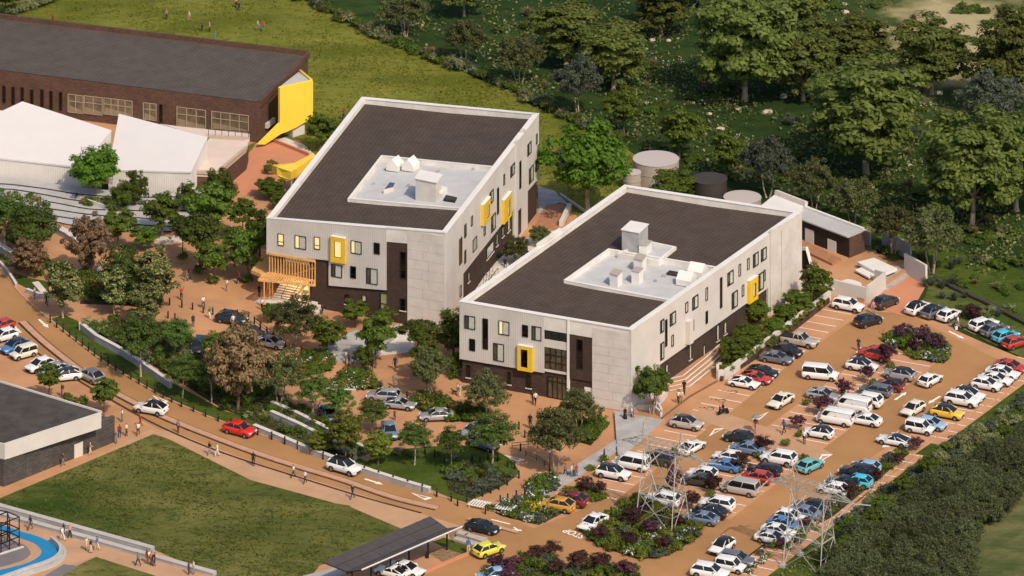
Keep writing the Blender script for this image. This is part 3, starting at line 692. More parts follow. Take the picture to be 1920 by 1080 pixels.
# timber fronted open corner
ut0, ut1 = .15, uu(WF, 592); ztb = WF.uz(545, 478)[1]
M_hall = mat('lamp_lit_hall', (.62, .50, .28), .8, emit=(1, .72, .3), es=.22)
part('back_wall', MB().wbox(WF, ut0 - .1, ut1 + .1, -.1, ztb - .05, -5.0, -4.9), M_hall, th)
part('hall_floor', MB().wbox(WF, ut0, ut1, -.05, .02, -4.9, .3), M_conc, th)
part('hall_ceiling', MB().wbox(WF, ut0, ut1, ztb - .12, ztb - .02, -4.88, .28), M_timber, th)
for q_ in (.25, .6, .9): part('ceiling_lamp', MB().wbox(WF, ut0 + (ut1 - ut0) * q_ - .5, ut0 + (ut1 - ut0) * q_ + .5, 3.5, 3.58, -3.2, -2.2), mat('warm_lamp', (.9, .8, .6), .5, emit=(1, .70, .32), es=34), th)
part('gallery', MB().wbox(WF, ut0, ut1, 3.6, 3.9, -4.88, -.2), M_timber, th)
part('dark_doorway', MB().wbox(WF, ut0 + 1.4, ut0 + 2.4, 1.9, 3.5, -4.88, -4.8), M_dark, th)
for i in range(10): part('hall_step', MB().wbox(WF, ut0 + .1, ut0 + 3.4, -.02 if i == 0 else .19 * i, .19 * (i + 1), -4.6, -.1 - .42 * i), M_conc, th)
for i in range(4): part('seating_step', MB().wprism(WF, [(ut0 + 3.5 + .25 * i, -.02 if i == 0 else .45 * i), (ut1 - .05, -.02 if i == 0 else .45 * i), (ut1 - .05, .45 * (i + 1)), (ut0 + 3.5 + .25 * i, .45 * (i + 1))], -4.7, -.3 - 1.0 * i), M_hall if i == 3 else M_conc, th)
for q_ in (.1, 1.75, 3.4): part('handrail', MB().bar(WF.P(ut0 + q_, .95, -.2), WF.P(ut0 + q_, 2.8, -4.3), .06).bar(WF.P(ut0 + q_, .1, -.2), WF.P(ut0 + q_, .95, -.2), .06), M_black, th)
for i in range(17):
    a = ut0 + (ut1 - ut0) * i / 16
    part('timber_slat', MB().wbox(WF, a - .055, a + .055, 3.9 if i > 1 else 0, ztb, .1, .3), M_timber, th)
part('timber_beam', MB().wbox(WF, ut0, ut1 - .02, ztb - .3, ztb, .345, .5), M_timber, th)
part('stair_rail', MB().wprism(WF, [(ut0 + 3.4, 4.0), (ut1, 5.7), (ut1, 5.85), (ut0 + 3.4, 4.15)], .03, .09), M_timber, th)
# slatted canopy
def slatted_canopy():
    cz = 3.95
    q = [G(485, 525, cz), G(590, 535, cz), WF.P(ut1, cz, .4), WF.P(ut0 - .1, cz, .4)]
    q = [Vector((p.x, p.y, cz)) for p in q]
    t = thing('timber_canopy', 'honey coloured slatted timber canopy over the entrance steps', 'canopy', (q[0].x, q[0].y, 0))
    for a, b in ((q[0], q[1]), (q[3], q[2]), (q[0], q[3]), (q[1], q[2])): part('edge_beam', MB().bar(a, b, .32), M_timber, t)
    for i in range(1, 18):
        f = i / 18; part('slat', MB().bar(q[0].lerp(q[1], f), q[3].lerp(q[2], f), .2), M_timber, t)
    for p in (q[0].lerp(q[1], .1), q[0].lerp(q[1], .9)): part('post', MB().bar((p.x, p.y, 0), (p.x, p.y, cz), .2), M_timber, t)
    d = [G(471, 506, 3.6), G(489, 514, 3.6), G(515, 508, 3.6), G(511, 487, 3.6), G(489, 484, 3.6)]
    t2 = thing('timber_deck', 'folded timber deck jutting from the left corner of the entrance', 'deck', (d[0].x, d[0].y, 0))
    part('deck_board', MB().prism([(p.x, p.y) for p in d], 3.1, 3.6), M_timber, t2)
    c = sum(d, Vector()) / 5
    part('post', MB().bar((c.x + .5, c.y + .6, 0), (c.x + .5, c.y + .6, 3.1), .3), M_timber, t2)
    part('back_wall', MB().prism([(p.x, p.y) for p in (d[3], d[4], d[4] + Vector((.1, .3, 0)), d[3] + Vector((.1, .3, 0)))], 3.6, 4.9), M_timber, t2)
slatted_canopy()
# steps spilling out of the open corner
t = thing('entrance_steps', 'pale concrete steps spilling out at the foot of the timber entrance', 'steps', WF.P(3, 0, 1))
for i in range(3): part('step', MB().wbox(WF, ut0 - 1.6 + .4 * i, ut1 - 1.0, -.05 if i == 0 else .15 * i, .15 * (i + 1), .32, 1.9 - .45 * i), M_conc, t)
for i in range(3): part('step', MB().wbox(WF, ut1 - .95 + .1 * i, ut1 + 1.5 - .5 * i, -.05 if i == 0 else .35 * i, .35 * (i + 1), .32, 2.2 - .5 * i), M_conc, t)
# side facade
pl = [(-.3, -.2), (uu(WS, 865), -.2)] + WS.poly([(865, 513), (961, 391)]) + [(uu(WS, 961), -.2), (uu(WS, 986), -.2)] + WS.poly([(986, 358), (1006, 335)]) + [(LS + .3, WS.uz(1006, 335)[1]), (LS + .3, topz(WS, zs[1:3], LS)), (-.3, topz(WS, zs[1:3], 0))]
part('white_cladding', MB().wprism(WS, pl, -.02, .3), M_clad, th)
part('pier', MB().wbox(WS, uu(WS, 962), uu(WS, 965), 0, topz(WS, zs[1:3], uu(WS, 963)) + .5, .3, .5), M_white, th)
part('pier', MB().wbox(WS, uu(WS, 978), uu(WS, 981), topz(WS, zs[1:3], uu(WS, 980)) - .5, topz(WS, zs[1:3], uu(WS, 980)) + .4, -.2, .36), M_white, th)
for bb, st in (((857, 443, 862, 498), 'slit'), ((866.5, 418, 870, 447), 'dark'), ((866.5, 467, 869.5, 495), 'dark'), ((879, 403, 882, 425), 'pale'), ((882.5, 441, 890, 474), 'pale'), ((914, 353, 921, 385), 'curtain'), ((928, 350, 931, 403), 'slit'), ((917, 397, 925, 437), 'curtain'), ((903, 423, 906, 443), 'pale'), ((940, 325, 942.5, 348), 'pale'), ((953, 303, 961, 334), 'curtain'), ((951, 357, 953.5, 380), 'pale'), ((970, 300, 973, 355), 'slit'), ((985, 263, 992, 294), 'curtain'), ((988, 307, 996, 346), 'curtain'), ((1000, 293, 1006, 323), 'curtain'), ((1001, 249, 1003.5, 271), 'pale'), ((858, 533, 861, 558), 'pale')):
    window(th, WS, bb, st, rise=True, off=.3, fr=.16 if st == 'curtain' else .1)
bay_box(th, WS, (898, 368, 911, 423), (904, 380, 910, 412), True, style='pale'); bay_box(th, WS, (937, 358, 951, 420), (944, 370, 949, 408), True, style='pale')
for bb in ((877, 508, 880, 530), (912, 450, 925, 487), (930, 436, 933, 462), (951, 405, 956, 436), (941, 423, 944, 445)): window(th, WS, bb, 'pale', rise=True, off=.0, sill=True)
part('service_door', MB().wbox(WS, uu(WS, 968), uu(WS, 973), .6, 4.2, .3, .36), M_frame, th)
part('brick_plinth', MB().wbox(WS, uu(WS, 912), uu(WS, 961), -.1, 1.0, 0, .25), M_brick, th)
# roof with its sunken plant well
DZ = -.75
wFL, wFR, wBR, wBL = rf.uv(658, 371, DZ + .3), (1 - .014, rf.uv(866, 389, DZ + .3)[1]), (1 - .014, rf.uv(927, 313, DZ + .3)[1]), rf.uv(718, 293, DZ + .3)
m = MB()
rf.patch(m, [(.01, .01), wFL, wBL, (.01, .99)], DZ); rf.patch(m, [(.01, .01), (.99, .01), wFR, wFL], DZ); rf.patch(m, [wBL, wBR, (.99, .99), (.01, .99)], DZ)
roofo = part('tiled_roof', m, M_tile, th)
def well(th, rf, ring, depth, up, t=.38, closed_right=True):
    """sunken flat roof with render upstands; ring: (u,v) front-left, front-right, back-right, back-left"""
    P = [rf.P(u, v, DZ + up) for u, v in ring]; zf = min(p.z for p in P) - depth
    fl = [(p.x, p.y) for p in P]
    o = part('flat_roof', MB().prism(fl, zf - .15, [p.z - up - depth * .8 + 0.0 for p in P]), M_membrane, th)
    mb = MB(); cp = MB()
    for i in (0, 1, 2, 3):
        a, b = P[i], P[(i + 1) % 4]; d = (b - a); d.z = 0; d.normalize(); n = Vector((d.y, -d.x, 0))
        if i == 1 and not closed_right: continue
        for mm, w0, w1, za, zb in ((mb, 0, t, -depth - up - .4, -.05), (cp, -.03, t + .03, -.046, 0)):
            q = [a + n * w0 - d * t, b + n * w0 + d * t, b + n * w1 + d * t, a + n * w1 - d * t]
            mm.add([(p.x, p.y, p.z + za) for p in q] + [(p.x, p.y, p.z + zb) for p in q], [(3, 2, 1, 0), (4, 5, 6, 7), (0, 1, 5, 4), (1, 2, 6, 5), (2, 3, 7, 6), (3, 0, 4, 7)])
    w_ = part('well_upstand', mb, M_parap, th); part('coping', cp, M_coping, w_)
    return o
fl1 = well(th, rf, [wFL, wFR, wBR, wBL], .55, .3, closed_right=False)
roof_box(th, rf, ((779, 373), (818, 378), (828, 362)), 2.6, 'plant_room', M_conc, M_coping)
roof_box(th, rf, ((818, 368), (828, 371), (839, 358)), .5, 'vent_box', M_coping)
roof_box(th, rf, ((832, 375), (853, 378), (857, 370)), .02, 'roof_hatch', M_dark)
for x in (741, 770): skylight(th, rf, (x, 315), 1.9, 2.2, 1.7, R(-24), M_coping)
tri = [rf.at(*p, -1.0) for p in ((719, 361), (738, 355), (742, 346), (731, 345))]
o = part('triangular_roof_light', MB().prism([(p.x, p.y) for p in tri], tri[0].z - .3, tri[0].z + .4), M_conc, th)
tc = sum(tri, Vector()) / 4; part('pane', MB().prism([((p.x - tc.x) * .86 + tc.x, (p.y - tc.y) * .86 + tc.y) for p in tri], tri[0].z + .4, tri[0].z + .45), mat('roof_glass', (.05, .07, .09), .15, spec=.6), o)
for x, y in ((700, 343), (765, 347), (822, 320), (887, 316)): roof_box(th, rf, ((x - 2, y + 1), (x + 2, y + 1), (x + 3, y)), .15, 'roof_outlet', M_conc2)

# =============================================================== right school block
th, base, zs, rf = school_block('school_block', 'right three storey white school block with brown tiled roof beside the car park', (867, 717), (1182, 772), (1497, 549), 1173, (564, 617, 397, 348))
B2 = th; WF = Wall((867, 717), (1182, 772)); WS = Wall((1182, 772), (1497, 549)); WF2, WS2, RF2 = WF, WS, rf
parapet(th, base, zs); LF, LS = WF.L, WS.L
pl = [(-.3, zs[0] - .06), (uu(WF, 1022), topz(WF, zs[:2], uu(WF, 1022)))] + WF.poly([(1022, 698)]) + [(-.3, WF.uz(867, 672)[1])]
part('white_cladding', MB().wprism(WF, pl, -.02, .3), M_clad, th)
# glazed bay
ub0, ub1 = uu(WF, 1022) + .02, uu(WF, 1065); tz = lambda u: topz(WF, zs[:2], u)
z_a, z_b, z_c, z_d = WF.uz(1022, 605)[1], WF.uz(1022, 634)[1], WF.uz(1022, 649)[1], WF.uz(1022, 690)[1]
part('bay_band', MB().wprism(WF, [(ub0, z_a), (ub1, z_a), (ub1, tz(ub1)), (ub0, tz(ub0))], -.02, .24), M_white, th)
part('bay_band', MB().wbox(WF, ub0, ub1, z_c, z_b, -.02, .24), M_white, th); part('bay_band', MB().wbox(WF, ub0, ub1, z_d - .35, z_d, -.02, .24), M_white, th)
part('white_post', MB().wprism(WF, [(ub1 + .01, -.1), (ub1 + .3, -.1), (ub1 + .3, tz(ub1) + .1), (ub1 + .01, tz(ub1) + .1)], -.02, .4), M_coping, th)
def ribbon(parent, w, u0_, u1_, z0, z1, cols, rows, off, room=M_dark):
    mb = MB()
    for i in range(cols + 1): q = u0_ + (u1_ - u0_) * i / cols; mb.wbox(w, q - .05, q + .05, z0, z1, off, off + .1)
    for j in range(rows + 1): q = z0 + (z1 - z0) * j / rows; mb.wbox(w, u0_, u1_, q - .05, q + .05, off + .005, off + .09)
    o = part('window', mb, M_frame, parent); part('room', MB().wbox(w, u0_, u1_, z0, z1, off - .02, off + .01), room, o)
    for i in range(cols): part('pane', MB().wbox(w, u0_ + (u1_ - u0_) * i / cols + .05, u0_ + (u1_ - u0_) * (i + 1) / cols - .05, z0 + .05, z1 - .05, off + .045, off + .056), M_glass, o)
    return o
ribbon(th, WF, ub0, ub1, z_b, z_a, 3, 1, .12); ribbon(th, WF, ub0, ub1, z_d, z_c, 4, 3, .12, M_dimwarm)
glass_doors(th, WF, 1028, 703, 1064, n=4, style=M_dimwarm)
u0, u1 = ub1 + .32, uu(WF, 1111)
part('brick_tower', MB().wprism(WF, [(u0, 3.2), (u1, 3.2), (u1, tz(u1)), (u0, tz(u0))], -.02, .2), M_brick, th)
part('tower_coping', MB().wprism(WF, [(u0 - .3, tz(u0) + .06), (LF + .3, zs[1]), (LF + .3, zs[1] + .1), (u0 - .3, tz(u0) + .16)], -.1, .36), M_coping, th)
part('service_door', MB().wbox(WF, uu(WF, 1096), u1, 0, 2.3, .0, .06), M_coping, th)
part('concrete_wall', MB().wprism(WF, [(u1 + .01, -.2), (LF + .3, -.2), (LF + .3, tz(LF)), (u1 + .01, tz(u1))], -.02, .22), M_conc, th)
concrete_panels(th, WF, 1112, 1182, zs[1] - .5, .05, 9, stag=True, split=.55)
for bb, st in (((873, 589, 893, 617), 'curtain'), ((907, 595, 917, 654), 'slit'), ((937, 599, 957, 628), 'litcurtain'), ((981, 607, 992, 631), 'dark'), ((999, 609, 1017, 638), 'curtain'), ((882, 633, 893, 657), 'dim'), ((927, 641, 947, 677), 'curtain')):
    window(th, WF, bb, st, off=.3)
bay_box(th, WF, (974, 644, 1002, 695), (980, 651, 993, 687), style='dark')
for bb in ((875, 683, 882, 708), (911, 690, 918, 702), (952, 697, 958, 721), (987, 703, 996, 728)): window(th, WF, bb, 'dim', off=0, sill=True)
window(th, WF, (1083, 634, 1094, 691), 'slit', off=.2)
pl = [(-.3, -.2), (uu(WS, 1234), -.2)] + WS.poly([(1234, 683), (1265, 661)]) + WS.poly([(1288, 645), (1437, 539)]) + [(uu(WS, 1437), -.2), (LS + .3, -.2), (LS + .3, topz(WS, zs[1:3], LS)), (-.3, topz(WS, zs[1:3], 0))]
part('white_cladding', MB().wprism(WS, pl, -.02, .3), M_white, th)
part('pier', MB().wbox(WS, uu(WS, 1439), uu(WS, 1444), 0, topz(WS, zs[1:3], uu(WS, 1440)) + .55, .3, .55), M_conc, th)
uP = uu(WS, 1444.5)
part('concrete_end', MB().wprism(WS, [(uP, -.1), (LS + .3, -.1), (LS + .3, topz(WS, zs[1:3], LS) - .1), (uP, topz(WS, zs[1:3], uP) + .3)], .3, .42), M_conc, th)
part('downpipe', MB().tube(WS.P(uu(WS, 1460), 1.5, .5), WS.P(uu(WS, 1460), 11, .5), .06), M_conc, th)
for bb, st in (((1234, 596, 1241, 625), 'curtain'), ((1243, 597, 1247, 650), 'slit'), ((1252, 581, 1263, 612), 'curtain'), ((1234, 639, 1241, 676), 'curtain'), ((1255, 626, 1259, 650), 'pale'), ((1281, 564, 1286, 587), 'pale'), ((1294, 550, 1305, 582), 'curtain'), ((1293, 598, 1297, 621), 'pale'), ((1319, 537, 1323, 564), 'pale'), ((1319, 581, 1323, 607), 'dim'), ((1346, 518, 1350, 578), 'slit'), ((1360, 504, 1371, 537), 'curtain'), ((1368, 542, 1379, 580), 'curtain'), ((1381, 493, 1385, 518), 'pale'), ((1387, 532, 1391, 556), 'pale'), ((1397, 482, 1401, 506), 'pale'), ((1408, 470, 1418, 502), 'curtain'), ((1423, 461, 1433, 491), 'curtain'), ((1417, 507, 1428, 547), 'curtain'), ((1428, 504, 1431, 527), 'pale')):
    window(th, WS, bb, st, rise=True, off=.3, fr=.15 if st == 'curtain' else .1)
bay_box(th, WS, (1397, 515, 1413, 569), (1404, 527, 1410, 558), True, style='pale')
for bb in ((1248, 681, 1252, 702), (1292, 645, 1296, 675), (1318, 645, 1322, 670), (1343, 607, 1348, 640), (1357, 602, 1362, 628)): window(th, WS, bb, 'pale', rise=True, off=0, sill=True)
zt_, zb_ = WS.uz(1281, 606)[1], WS.uz(1265, 660)[1]
ribbon(th, WS, uu(WS, 1265), uu(WS, 1281), zb_, zt_, 3, 3, .05)
part('bay_fin', MB().wbox(WS, uu(WS, 1281.5), uu(WS, 1288.5), zb_ + .3, zt_ + .3, .3, 1.0), M_white, th)
wFL, wFR, wBR, wBL = rf.uv(1064, 524, DZ + .3), (1 - .014, rf.uv(1257, 561, DZ + .3)[1]), (1 - .014, rf.uv(1339, 501, DZ + .3)[1]), rf.uv(1143, 468, DZ + .3)
m = MB()
rf.patch(m, [(.01, .01), wFL, wBL, (.01, .99)], DZ); rf.patch(m, [(.01, .01), (.99, .01), wFR, wFL], DZ); rf.patch(m, [wBL, wBR, (.99, .99), (.01, .99)], DZ)
part('tiled_roof', m, M_tile, th)
well(th, rf, [wFL, wFR, wBR, wBL], .55, .3, closed_right=False)
# small upper well beside the lift overrun
ex = [rf.uv(*p, DZ + .3) for p in ((1163, 474), (1233, 487), (1262, 463), (1215, 453))]
P = [rf.P(u, v, DZ + .3) for u, v in ex]
o = part('small_flat_roof', MB().prism([(p.x, p.y) for p in P], P[0].z - 1, P[0].z - .24), M_membrane, th)
mb = MB(); ring_wall(mb, [tuple(p) for p in P], .36, 1.0); part('upstand', mb, M_parap, o)
roof_box(th, rf, ((1166, 470), (1198, 476), (1215, 460)), 2.9, 'lift_overrun', M_conc2, M_coping, dz=DZ)
roof_box(th, rf, ((1198, 477), (1213, 479), (1222, 470)), 1.3, 'vent_box', M_coping, M_conc2, dz=DZ)
for ft, h in ((((1188, 506), (1204, 510), (1212, 500)), 1.5), (((1184, 529), (1198, 532), (1206, 524)), 1.5), (((1143, 534), (1158, 538), (1167, 529)), 1.5)): roof_box(th, rf, ft, h, 'vent_box', M_coping, mat('vent_cap', (.38, .33, .28), .7))
roof_box(th, rf, ((1249, 513), (1271, 517), (1277, 511)), .03, 'roof_hatch', M_dark); roof_box(th, rf, ((1240, 517), (1248, 518), (1250, 515)), .06, 'roof_outlet', M_conc2)
roof_box(th, rf, ((1226, 526), (1231, 527), (1232, 525)), .1, 'roof_outlet', M_conc2)
for x, y in ((1287, 530), (1308, 514)): skylight(th, rf, (x, y), 2.2, 2.2, 1.75, R(64), M_coping)
# stepped outer parapet on the left side
pa = [rf.at(1008, 470, -.3), rf.at(1008, 459, .35), rf.at(1054, 431, .35)]
a, b = rf.uv(1010, 458, .3)[1], rf.uv(1056, 428, .3)[1]
q = [rf.P(-.018, a), rf.P(.016, a), rf.P(.016, b), rf.P(-.018, b)]
part('parapet_step', MB().prism([(p.x, p.y) for p in q], q[0].z - 1.9, q[0].z + .35), M_parap, th)

# =============================================================== sports hall (brick, top left)
WG = Wall((-260, 173), (486, 268)); th = thing('sports_hall', 'long dark brick hall with sloping grey roof at the top left', 'hall', G(486, 268)); GYM = th
eb = G(486, 268); side = Vector((-WG.n.x, -WG.n.y, 0)) * 20.3
fl, fr = WG.o.copy(), eb; bl, br = fl + side, fr + side
zf = WG.uz(490, 193)[1]; zb = CAM_H - (105 - HZN) * (br.y + CAM_D) / FPX
part('brick_wall', MB().prism([(p.x, p.y) for p in (fl, fr, br, bl)], -.2, [zf, zf, zb, zb]), M_brick2, th)
rg = Roof([(fl.x, fl.y, zf + .08), (fr.x, fr.y, zf + .08), (br.x, br.y, zb + .08), (bl.x, bl.y, zb + .08)])
part('roof', rg.patch(MB(), [(0, 0.0), (.996, 0.0), (.993, .97), (0, .97)], .02, 8, 0, 0), M_tileg, th)
mb = MB(); ring_wall(mb, [(bl.x, bl.y, zb + .75), (br.x, br.y, zb + .75)], -.4, 1.0, closed=False); d = (fr - br).normalized()
b2 = br + Vector((0, 0, 0)); ring_wall(mb, [(br.x, br.y, zb + .75), (fr.x, fr.y, zf + .3)], -.35, .9, closed=False)
part('parapet', mb, M_brick2, th)
for i, (x, y0, y1) in enumerate(((-22, 150, 186), (-8, 154, 190), (7, 160, 193), (24, 162, 197), (41, 163, 192), (59, 167, 202), (78, 167, 200), (95, 170, 205), (113, 172, 207), (301, 195, 230))): window(th, WG, (x - 2, y0, x + 4, y1), 'slit', off=.0)
def big_glazing(bb, cols, rows=2, room=M_dimwarm):
    x0, y0, x1, y1 = bb; u0_, u1_ = uu(WG, x0, 220), uu(WG, x1, 220); zt = WG.uz(x0, y0)[1]; z0 = WG.uz(x1, y1)[1]; mb = MB()
    for i in range(cols + 1): q = u0_ + (u1_ - u0_) * i / cols; mb.wbox(WG, q - .05, q + .05, z0, zt, .02, .14)
    for z in (z0, zt, z0 + (zt - z0) * .62): mb.wbox(WG, u0_, u1_, z - .045, z + .045, .025, .13)
    o = part('window', mb, M_mull, th); part('room', MB().wbox(WG, u0_, u1_, z0, zt, -.02, .01), room, o)
    for i in range(cols): part('pane', MB().wbox(WG, u0_ + (u1_ - u0_) * i / cols + .07, u0_ + (u1_ - u0_) * (i + 1) / cols - .07, z0, zt, .05, .065), M_glass, o)
    bm_ = MB().wprism(WG, [(u0_ + .2, z0 + .1), (u1_ - .2, z0 + .1), (u1_ - .2, z0 + .5), (u0_ + .2, z0 + 1.0)], .012, .03); part('stair_flight', bm_, M_mull, o)
hall_room = mat('hall_room', (.2, .15, .1), .9, var=.5, vscale=.6)
for bb, c in (((128, 176, 156, 213), 2), ((158, 179, 192, 216), 2), ((195, 183, 248, 220), 4), ((269, 192, 293, 226), 2), ((332, 200, 386, 241), 3), ((397, 208, 466, 250), 4)): big_glazing(bb, c, room=hall_room)
WGs = Wall((486, 268), (577, 190))
part('side_window', MB().wbox(WGs, uu(WGs, 505), uu(WGs, 510), WGs.uz(505, 228)[1], WGs.uz(510, 194)[1], 0, .05), M_frame, th)
part('side_sill', MB().wbox(WGs, uu(WGs, 497), uu(WGs, 511), WGs.uz(500, 238)[1], WGs.uz(500, 229)[1], 0, .5), M_white, th)
# yellow entrance fin, roofed in white
WY = Wall((485, 279), (590, 248)); t2 = thing('yellow_fin', 'tall bright yellow folded fin wall on the end of the brick hall', 'fin wall', G(560, 256))
part('fin', MB().wprism(WY, WY.poly([(525, 165), (587, 152), (587, 220), (556, 239), (536, 248), (527, 251), (497, 271), (485, 271), (525, 231)]), -.45, 0), M_yellow2, t2)
apx = WGs.P(uu(WGs, 562), WGs.uz(562, 133)[1], 0); a = WY.P(uu(WY, 526), WY.uz(526, 165)[1] - .02, -.45); b = WY.P(uu(WY, 587), WY.uz(587, 152)[1] - .02, -.45)
mb = MB(); mb.add([a, b, apx, a - Vector((0, 0, .2)), b - Vector((0, 0, .2)), apx - Vector((0, 0, .2))], [(0, 1, 2), (5, 4, 3), (0, 3, 4, 1), (1, 4, 5, 2), (2, 5, 3, 0)])
part('white_roof', mb, M_white, t2); part('yellow_edge', MB().bar(b, apx, .45), M_yellow2, t2); part('yellow_edge', MB().bar(a, b, .2), M_yellow2, t2)
part('plinth', MB().wprism(WY, [(uu(WY, 553), -.1), (uu(WY, 575), -.1), (uu(WY, 575), WY.uz(575, 236)[1]), (uu(WY, 553), WY.uz(553, 243)[1])], -2.5, -.5), M_conc, t2)

# =============================================================== white folded roof hall
th = thing('folded_roof_hall', 'low white hall with two folded white roofs at the left edge', 'hall', G(180, 366))
WH = Wall((-140, 330), (360, 378))
def tri_roof(name, pts, label=None, t=.25):
    """pts: (px,py,z) corner list; skirt walls to the ground"""
    P = [G(x, y, z) for x, y, z in pts[:3]]; nv = (P[1] - P[0]).cross(P[2] - P[0])
    for x, y, z in pts[3:]:
        a, b = G(x, y, 0), G(x, y, 1) - G(x, y, 0); P.append(a + b * (nv.dot(P[0] - a) / nv.dot(b)))
    P = P[:2] + P[3:] + [P[2]]; n = len(P); mb = MB()
    mb.add(P, [tuple(range(n))]); mb.add([p - Vector((0, 0, t)) for p in P], [tuple(range(n))[::-1]])
    for i in range(n):
        j = (i + 1) % n; mb.add([P[i] - Vector((0, 0, t)), P[j] - Vector((0, 0, t)), P[j], P[i]], [(0, 1, 2, 3)])
    bm = bmesh.new(); vs_ = [bm.verts.new(p) for p in mb.v]
    for f in mb.f: bm.faces.new([vs_[i] for i in f])
    bmesh.ops.triangulate(bm, faces=[f for f in bm.faces if len(f.verts) > 4]); bmesh.ops.recalc_face_normals(bm, faces=bm.faces[:])
    me = bpy.data.meshes.new(name); bm.to_mesh(me); bm.free(); me.materials.append(M_white_roof)
    ol = wloc(th); me.transform(Matrix.Translation(-ol)); o = link(name, me, th)
    return o, P
M_white_roof = mat('white_roof_sheet', (.62, .59, .575), .6, var=.02, vscale=.3)
def zh(x, y): return WH.uz(x, y)[1]
_, P1 = tri_roof('folded_roof', [(-150, 280, zh(-150, 280)), (153, 313, zh(153, 313)), (42, 190, 7.8), (209, 244, 0), (190, 238, 0)])
_, P2 = tri_roof('folded_roof', [(203, 318, zh(203, 318)), (359, 322, zh(359, 322)), (223, 213, 7.2), (389, 257, 0)])
_, P3 = tri_roof('folded_roof', [(-80, 255, 6.0), (-3, 232, 6.2), (-60, 190, 6.6), (14, 211, 0)])
for P in (P1, P2):
    mb = MB(); ctr = sum(P, Vector()) / len(P); Q = [Vector((p.x + (ctr.x - p.x) * .004, p.y + (ctr.y - p.y) * .02, p.z - .26)) for p in P]
    mb.prism([(p.x, p.y) for p in Q], -.1, [p.z for p in Q], top=False); part('ribbed_wall', mb, M_cladw, th)
part('doorway', MB().wbox(WH, uu(WH, 164), uu(WH, 188), 0, zh(164, 330), -.6, .0), mat('tan_recess', (.3, .2, .14), .9), th)
part('base_ledge', MB().wbox(WH, -1, WH.L, -.1, .3, .05, .5), M_conc2, th)
sheet('hall_terrace', [(-120, 186), (486, 266), (470, 270), (400, 330), (300, 350), (-120, 330)], .012, M_pave, 'paved strip between the white roofs and the brick hall')
# pink terrace roof block between the halls
th = thing('terrace_block', 'small brick block with pale pink flat roof between the white roofs and patio', 'building', G(430, 330))
q = [G(x, y, z) for x, y, z in ((359, 323, 3.3), (407, 325, 3.3), (462, 278, 3.3), (466, 262, 3.3), (392, 258, 3.3))]
part('brick_wall', MB().prism([(p.x, p.y) for p in q], -.1, 2.7), M_brick2, th)
part('roof_slab', MB().prism([(p.x, p.y) for p in q], 2.71, 3.2), mat('pink_terrace', (.62, .5, .43), .85, var=.04), th)
ctr = sum(q, Vector()) / 5
mb = MB()
for i in range(5):
    a, b = q[i], q[(i + 1) % 5]
    if i in (0, 1, 3): mb.bar((a.x, a.y, 3.4), (b.x, b.y, 3.4), .5)
part('roof_edge', mb, mat('tan_edge', (.45, .35, .27), .8), th)
q2 = [G(x, y, 3.4) for x, y in ((385, 256), (468, 262), (468, 251), (330, 236), (300, 232))]
part('walkway', MB().prism([(p.x, p.y) for p in q2], 3.0, 3.4), mat('pink_terrace', (.6, .5, .43)), th)
mb = MB(); a, b = G(391, 254, 3.45), G(466, 259, 3.45)
for i in range(7): p = a.lerp(b, i / 6); mb.bar(p, p + Vector((0, 0, 1.0)), .09)
mb.bar(a + Vector((0, 0, 1)), b + Vector((0, 0, 1)), .08); part('railing', mb, M_black, th)

# salmon patio, ramp and yellow play house
sheet('patio', [(437, 336), (462, 292), (478, 275), (505, 264), (545, 276), (576, 292), (560, 330), (520, 352), (445, 372), (436, 366)], .02, M_pink, 'salmon coloured patio behind the halls')
WK = Wall((506, 264), (578, 293))
t = thing('patio_wall', 'low terracotta wall along the back of the salmon patio', 'wall', WK.o); part('wall', MB().wbox(WK, 0, WK.L, 0, .5, -.3, 0), M_pink, t)
sheet('patio_slab', [(508, 262), (535, 258), (570, 272), (590, 290), (578, 292), (545, 277)], .03, M_conc, 'pale concrete apron')
th = thing('yellow_shelter', 'angular yellow shelter with zigzag end beside the white school block', 'shelter', G(545, 350))
zt = 4.2
ridge = [G(510, 308, zt), G(519, 312, zt), G(528, 322, zt - .4), G(545, 335, zt - .6), G(552, 333, zt - .5), G(592, 294, zt + 1.2), G(590, 288, zt + 1.2), G(552, 306, zt)]
mb = MB()
zz = [3.7, 4.4, 3.7, 4.2, 4.1, 5.2, 5.3, 4.3]
pts = [G(510, 309, 3.7), G(519, 313, 4.4), G(528, 323, 3.7), G(545, 322, 4.2), G(556, 316, 4.1), G(592, 292, 5.2), G(588, 287, 5.3), G(552, 305, 4.3)]
lo = [Vector((p.x, p.y, p.z - (1.25 if i < 5 else .8))) for i, p in enumerate(pts)]
mb.add(pts, [(0, 1, 7), (1, 2, 3), (1, 3, 7), (3, 4, 7), (4, 5, 6), (4, 6, 7)]); mb.add(lo, [(7, 1, 0), (3, 2, 1), (7, 3, 1), (7, 4, 3), (6, 5, 4), (7, 6, 4)])
for i in range(8): j = (i + 1) % 8; mb.add([lo[i], lo[j], pts[j], pts[i]], [(0, 1, 2, 3)])
part('folded_shell', mb, M_yellow2, th)
for i in (2, 3, 7): p = pts[i].lerp(pts[7], .25); part('post', MB().bar((p.x, p.y, 0), (p.x, p.y, 3.0), .25), M_conc2, th)

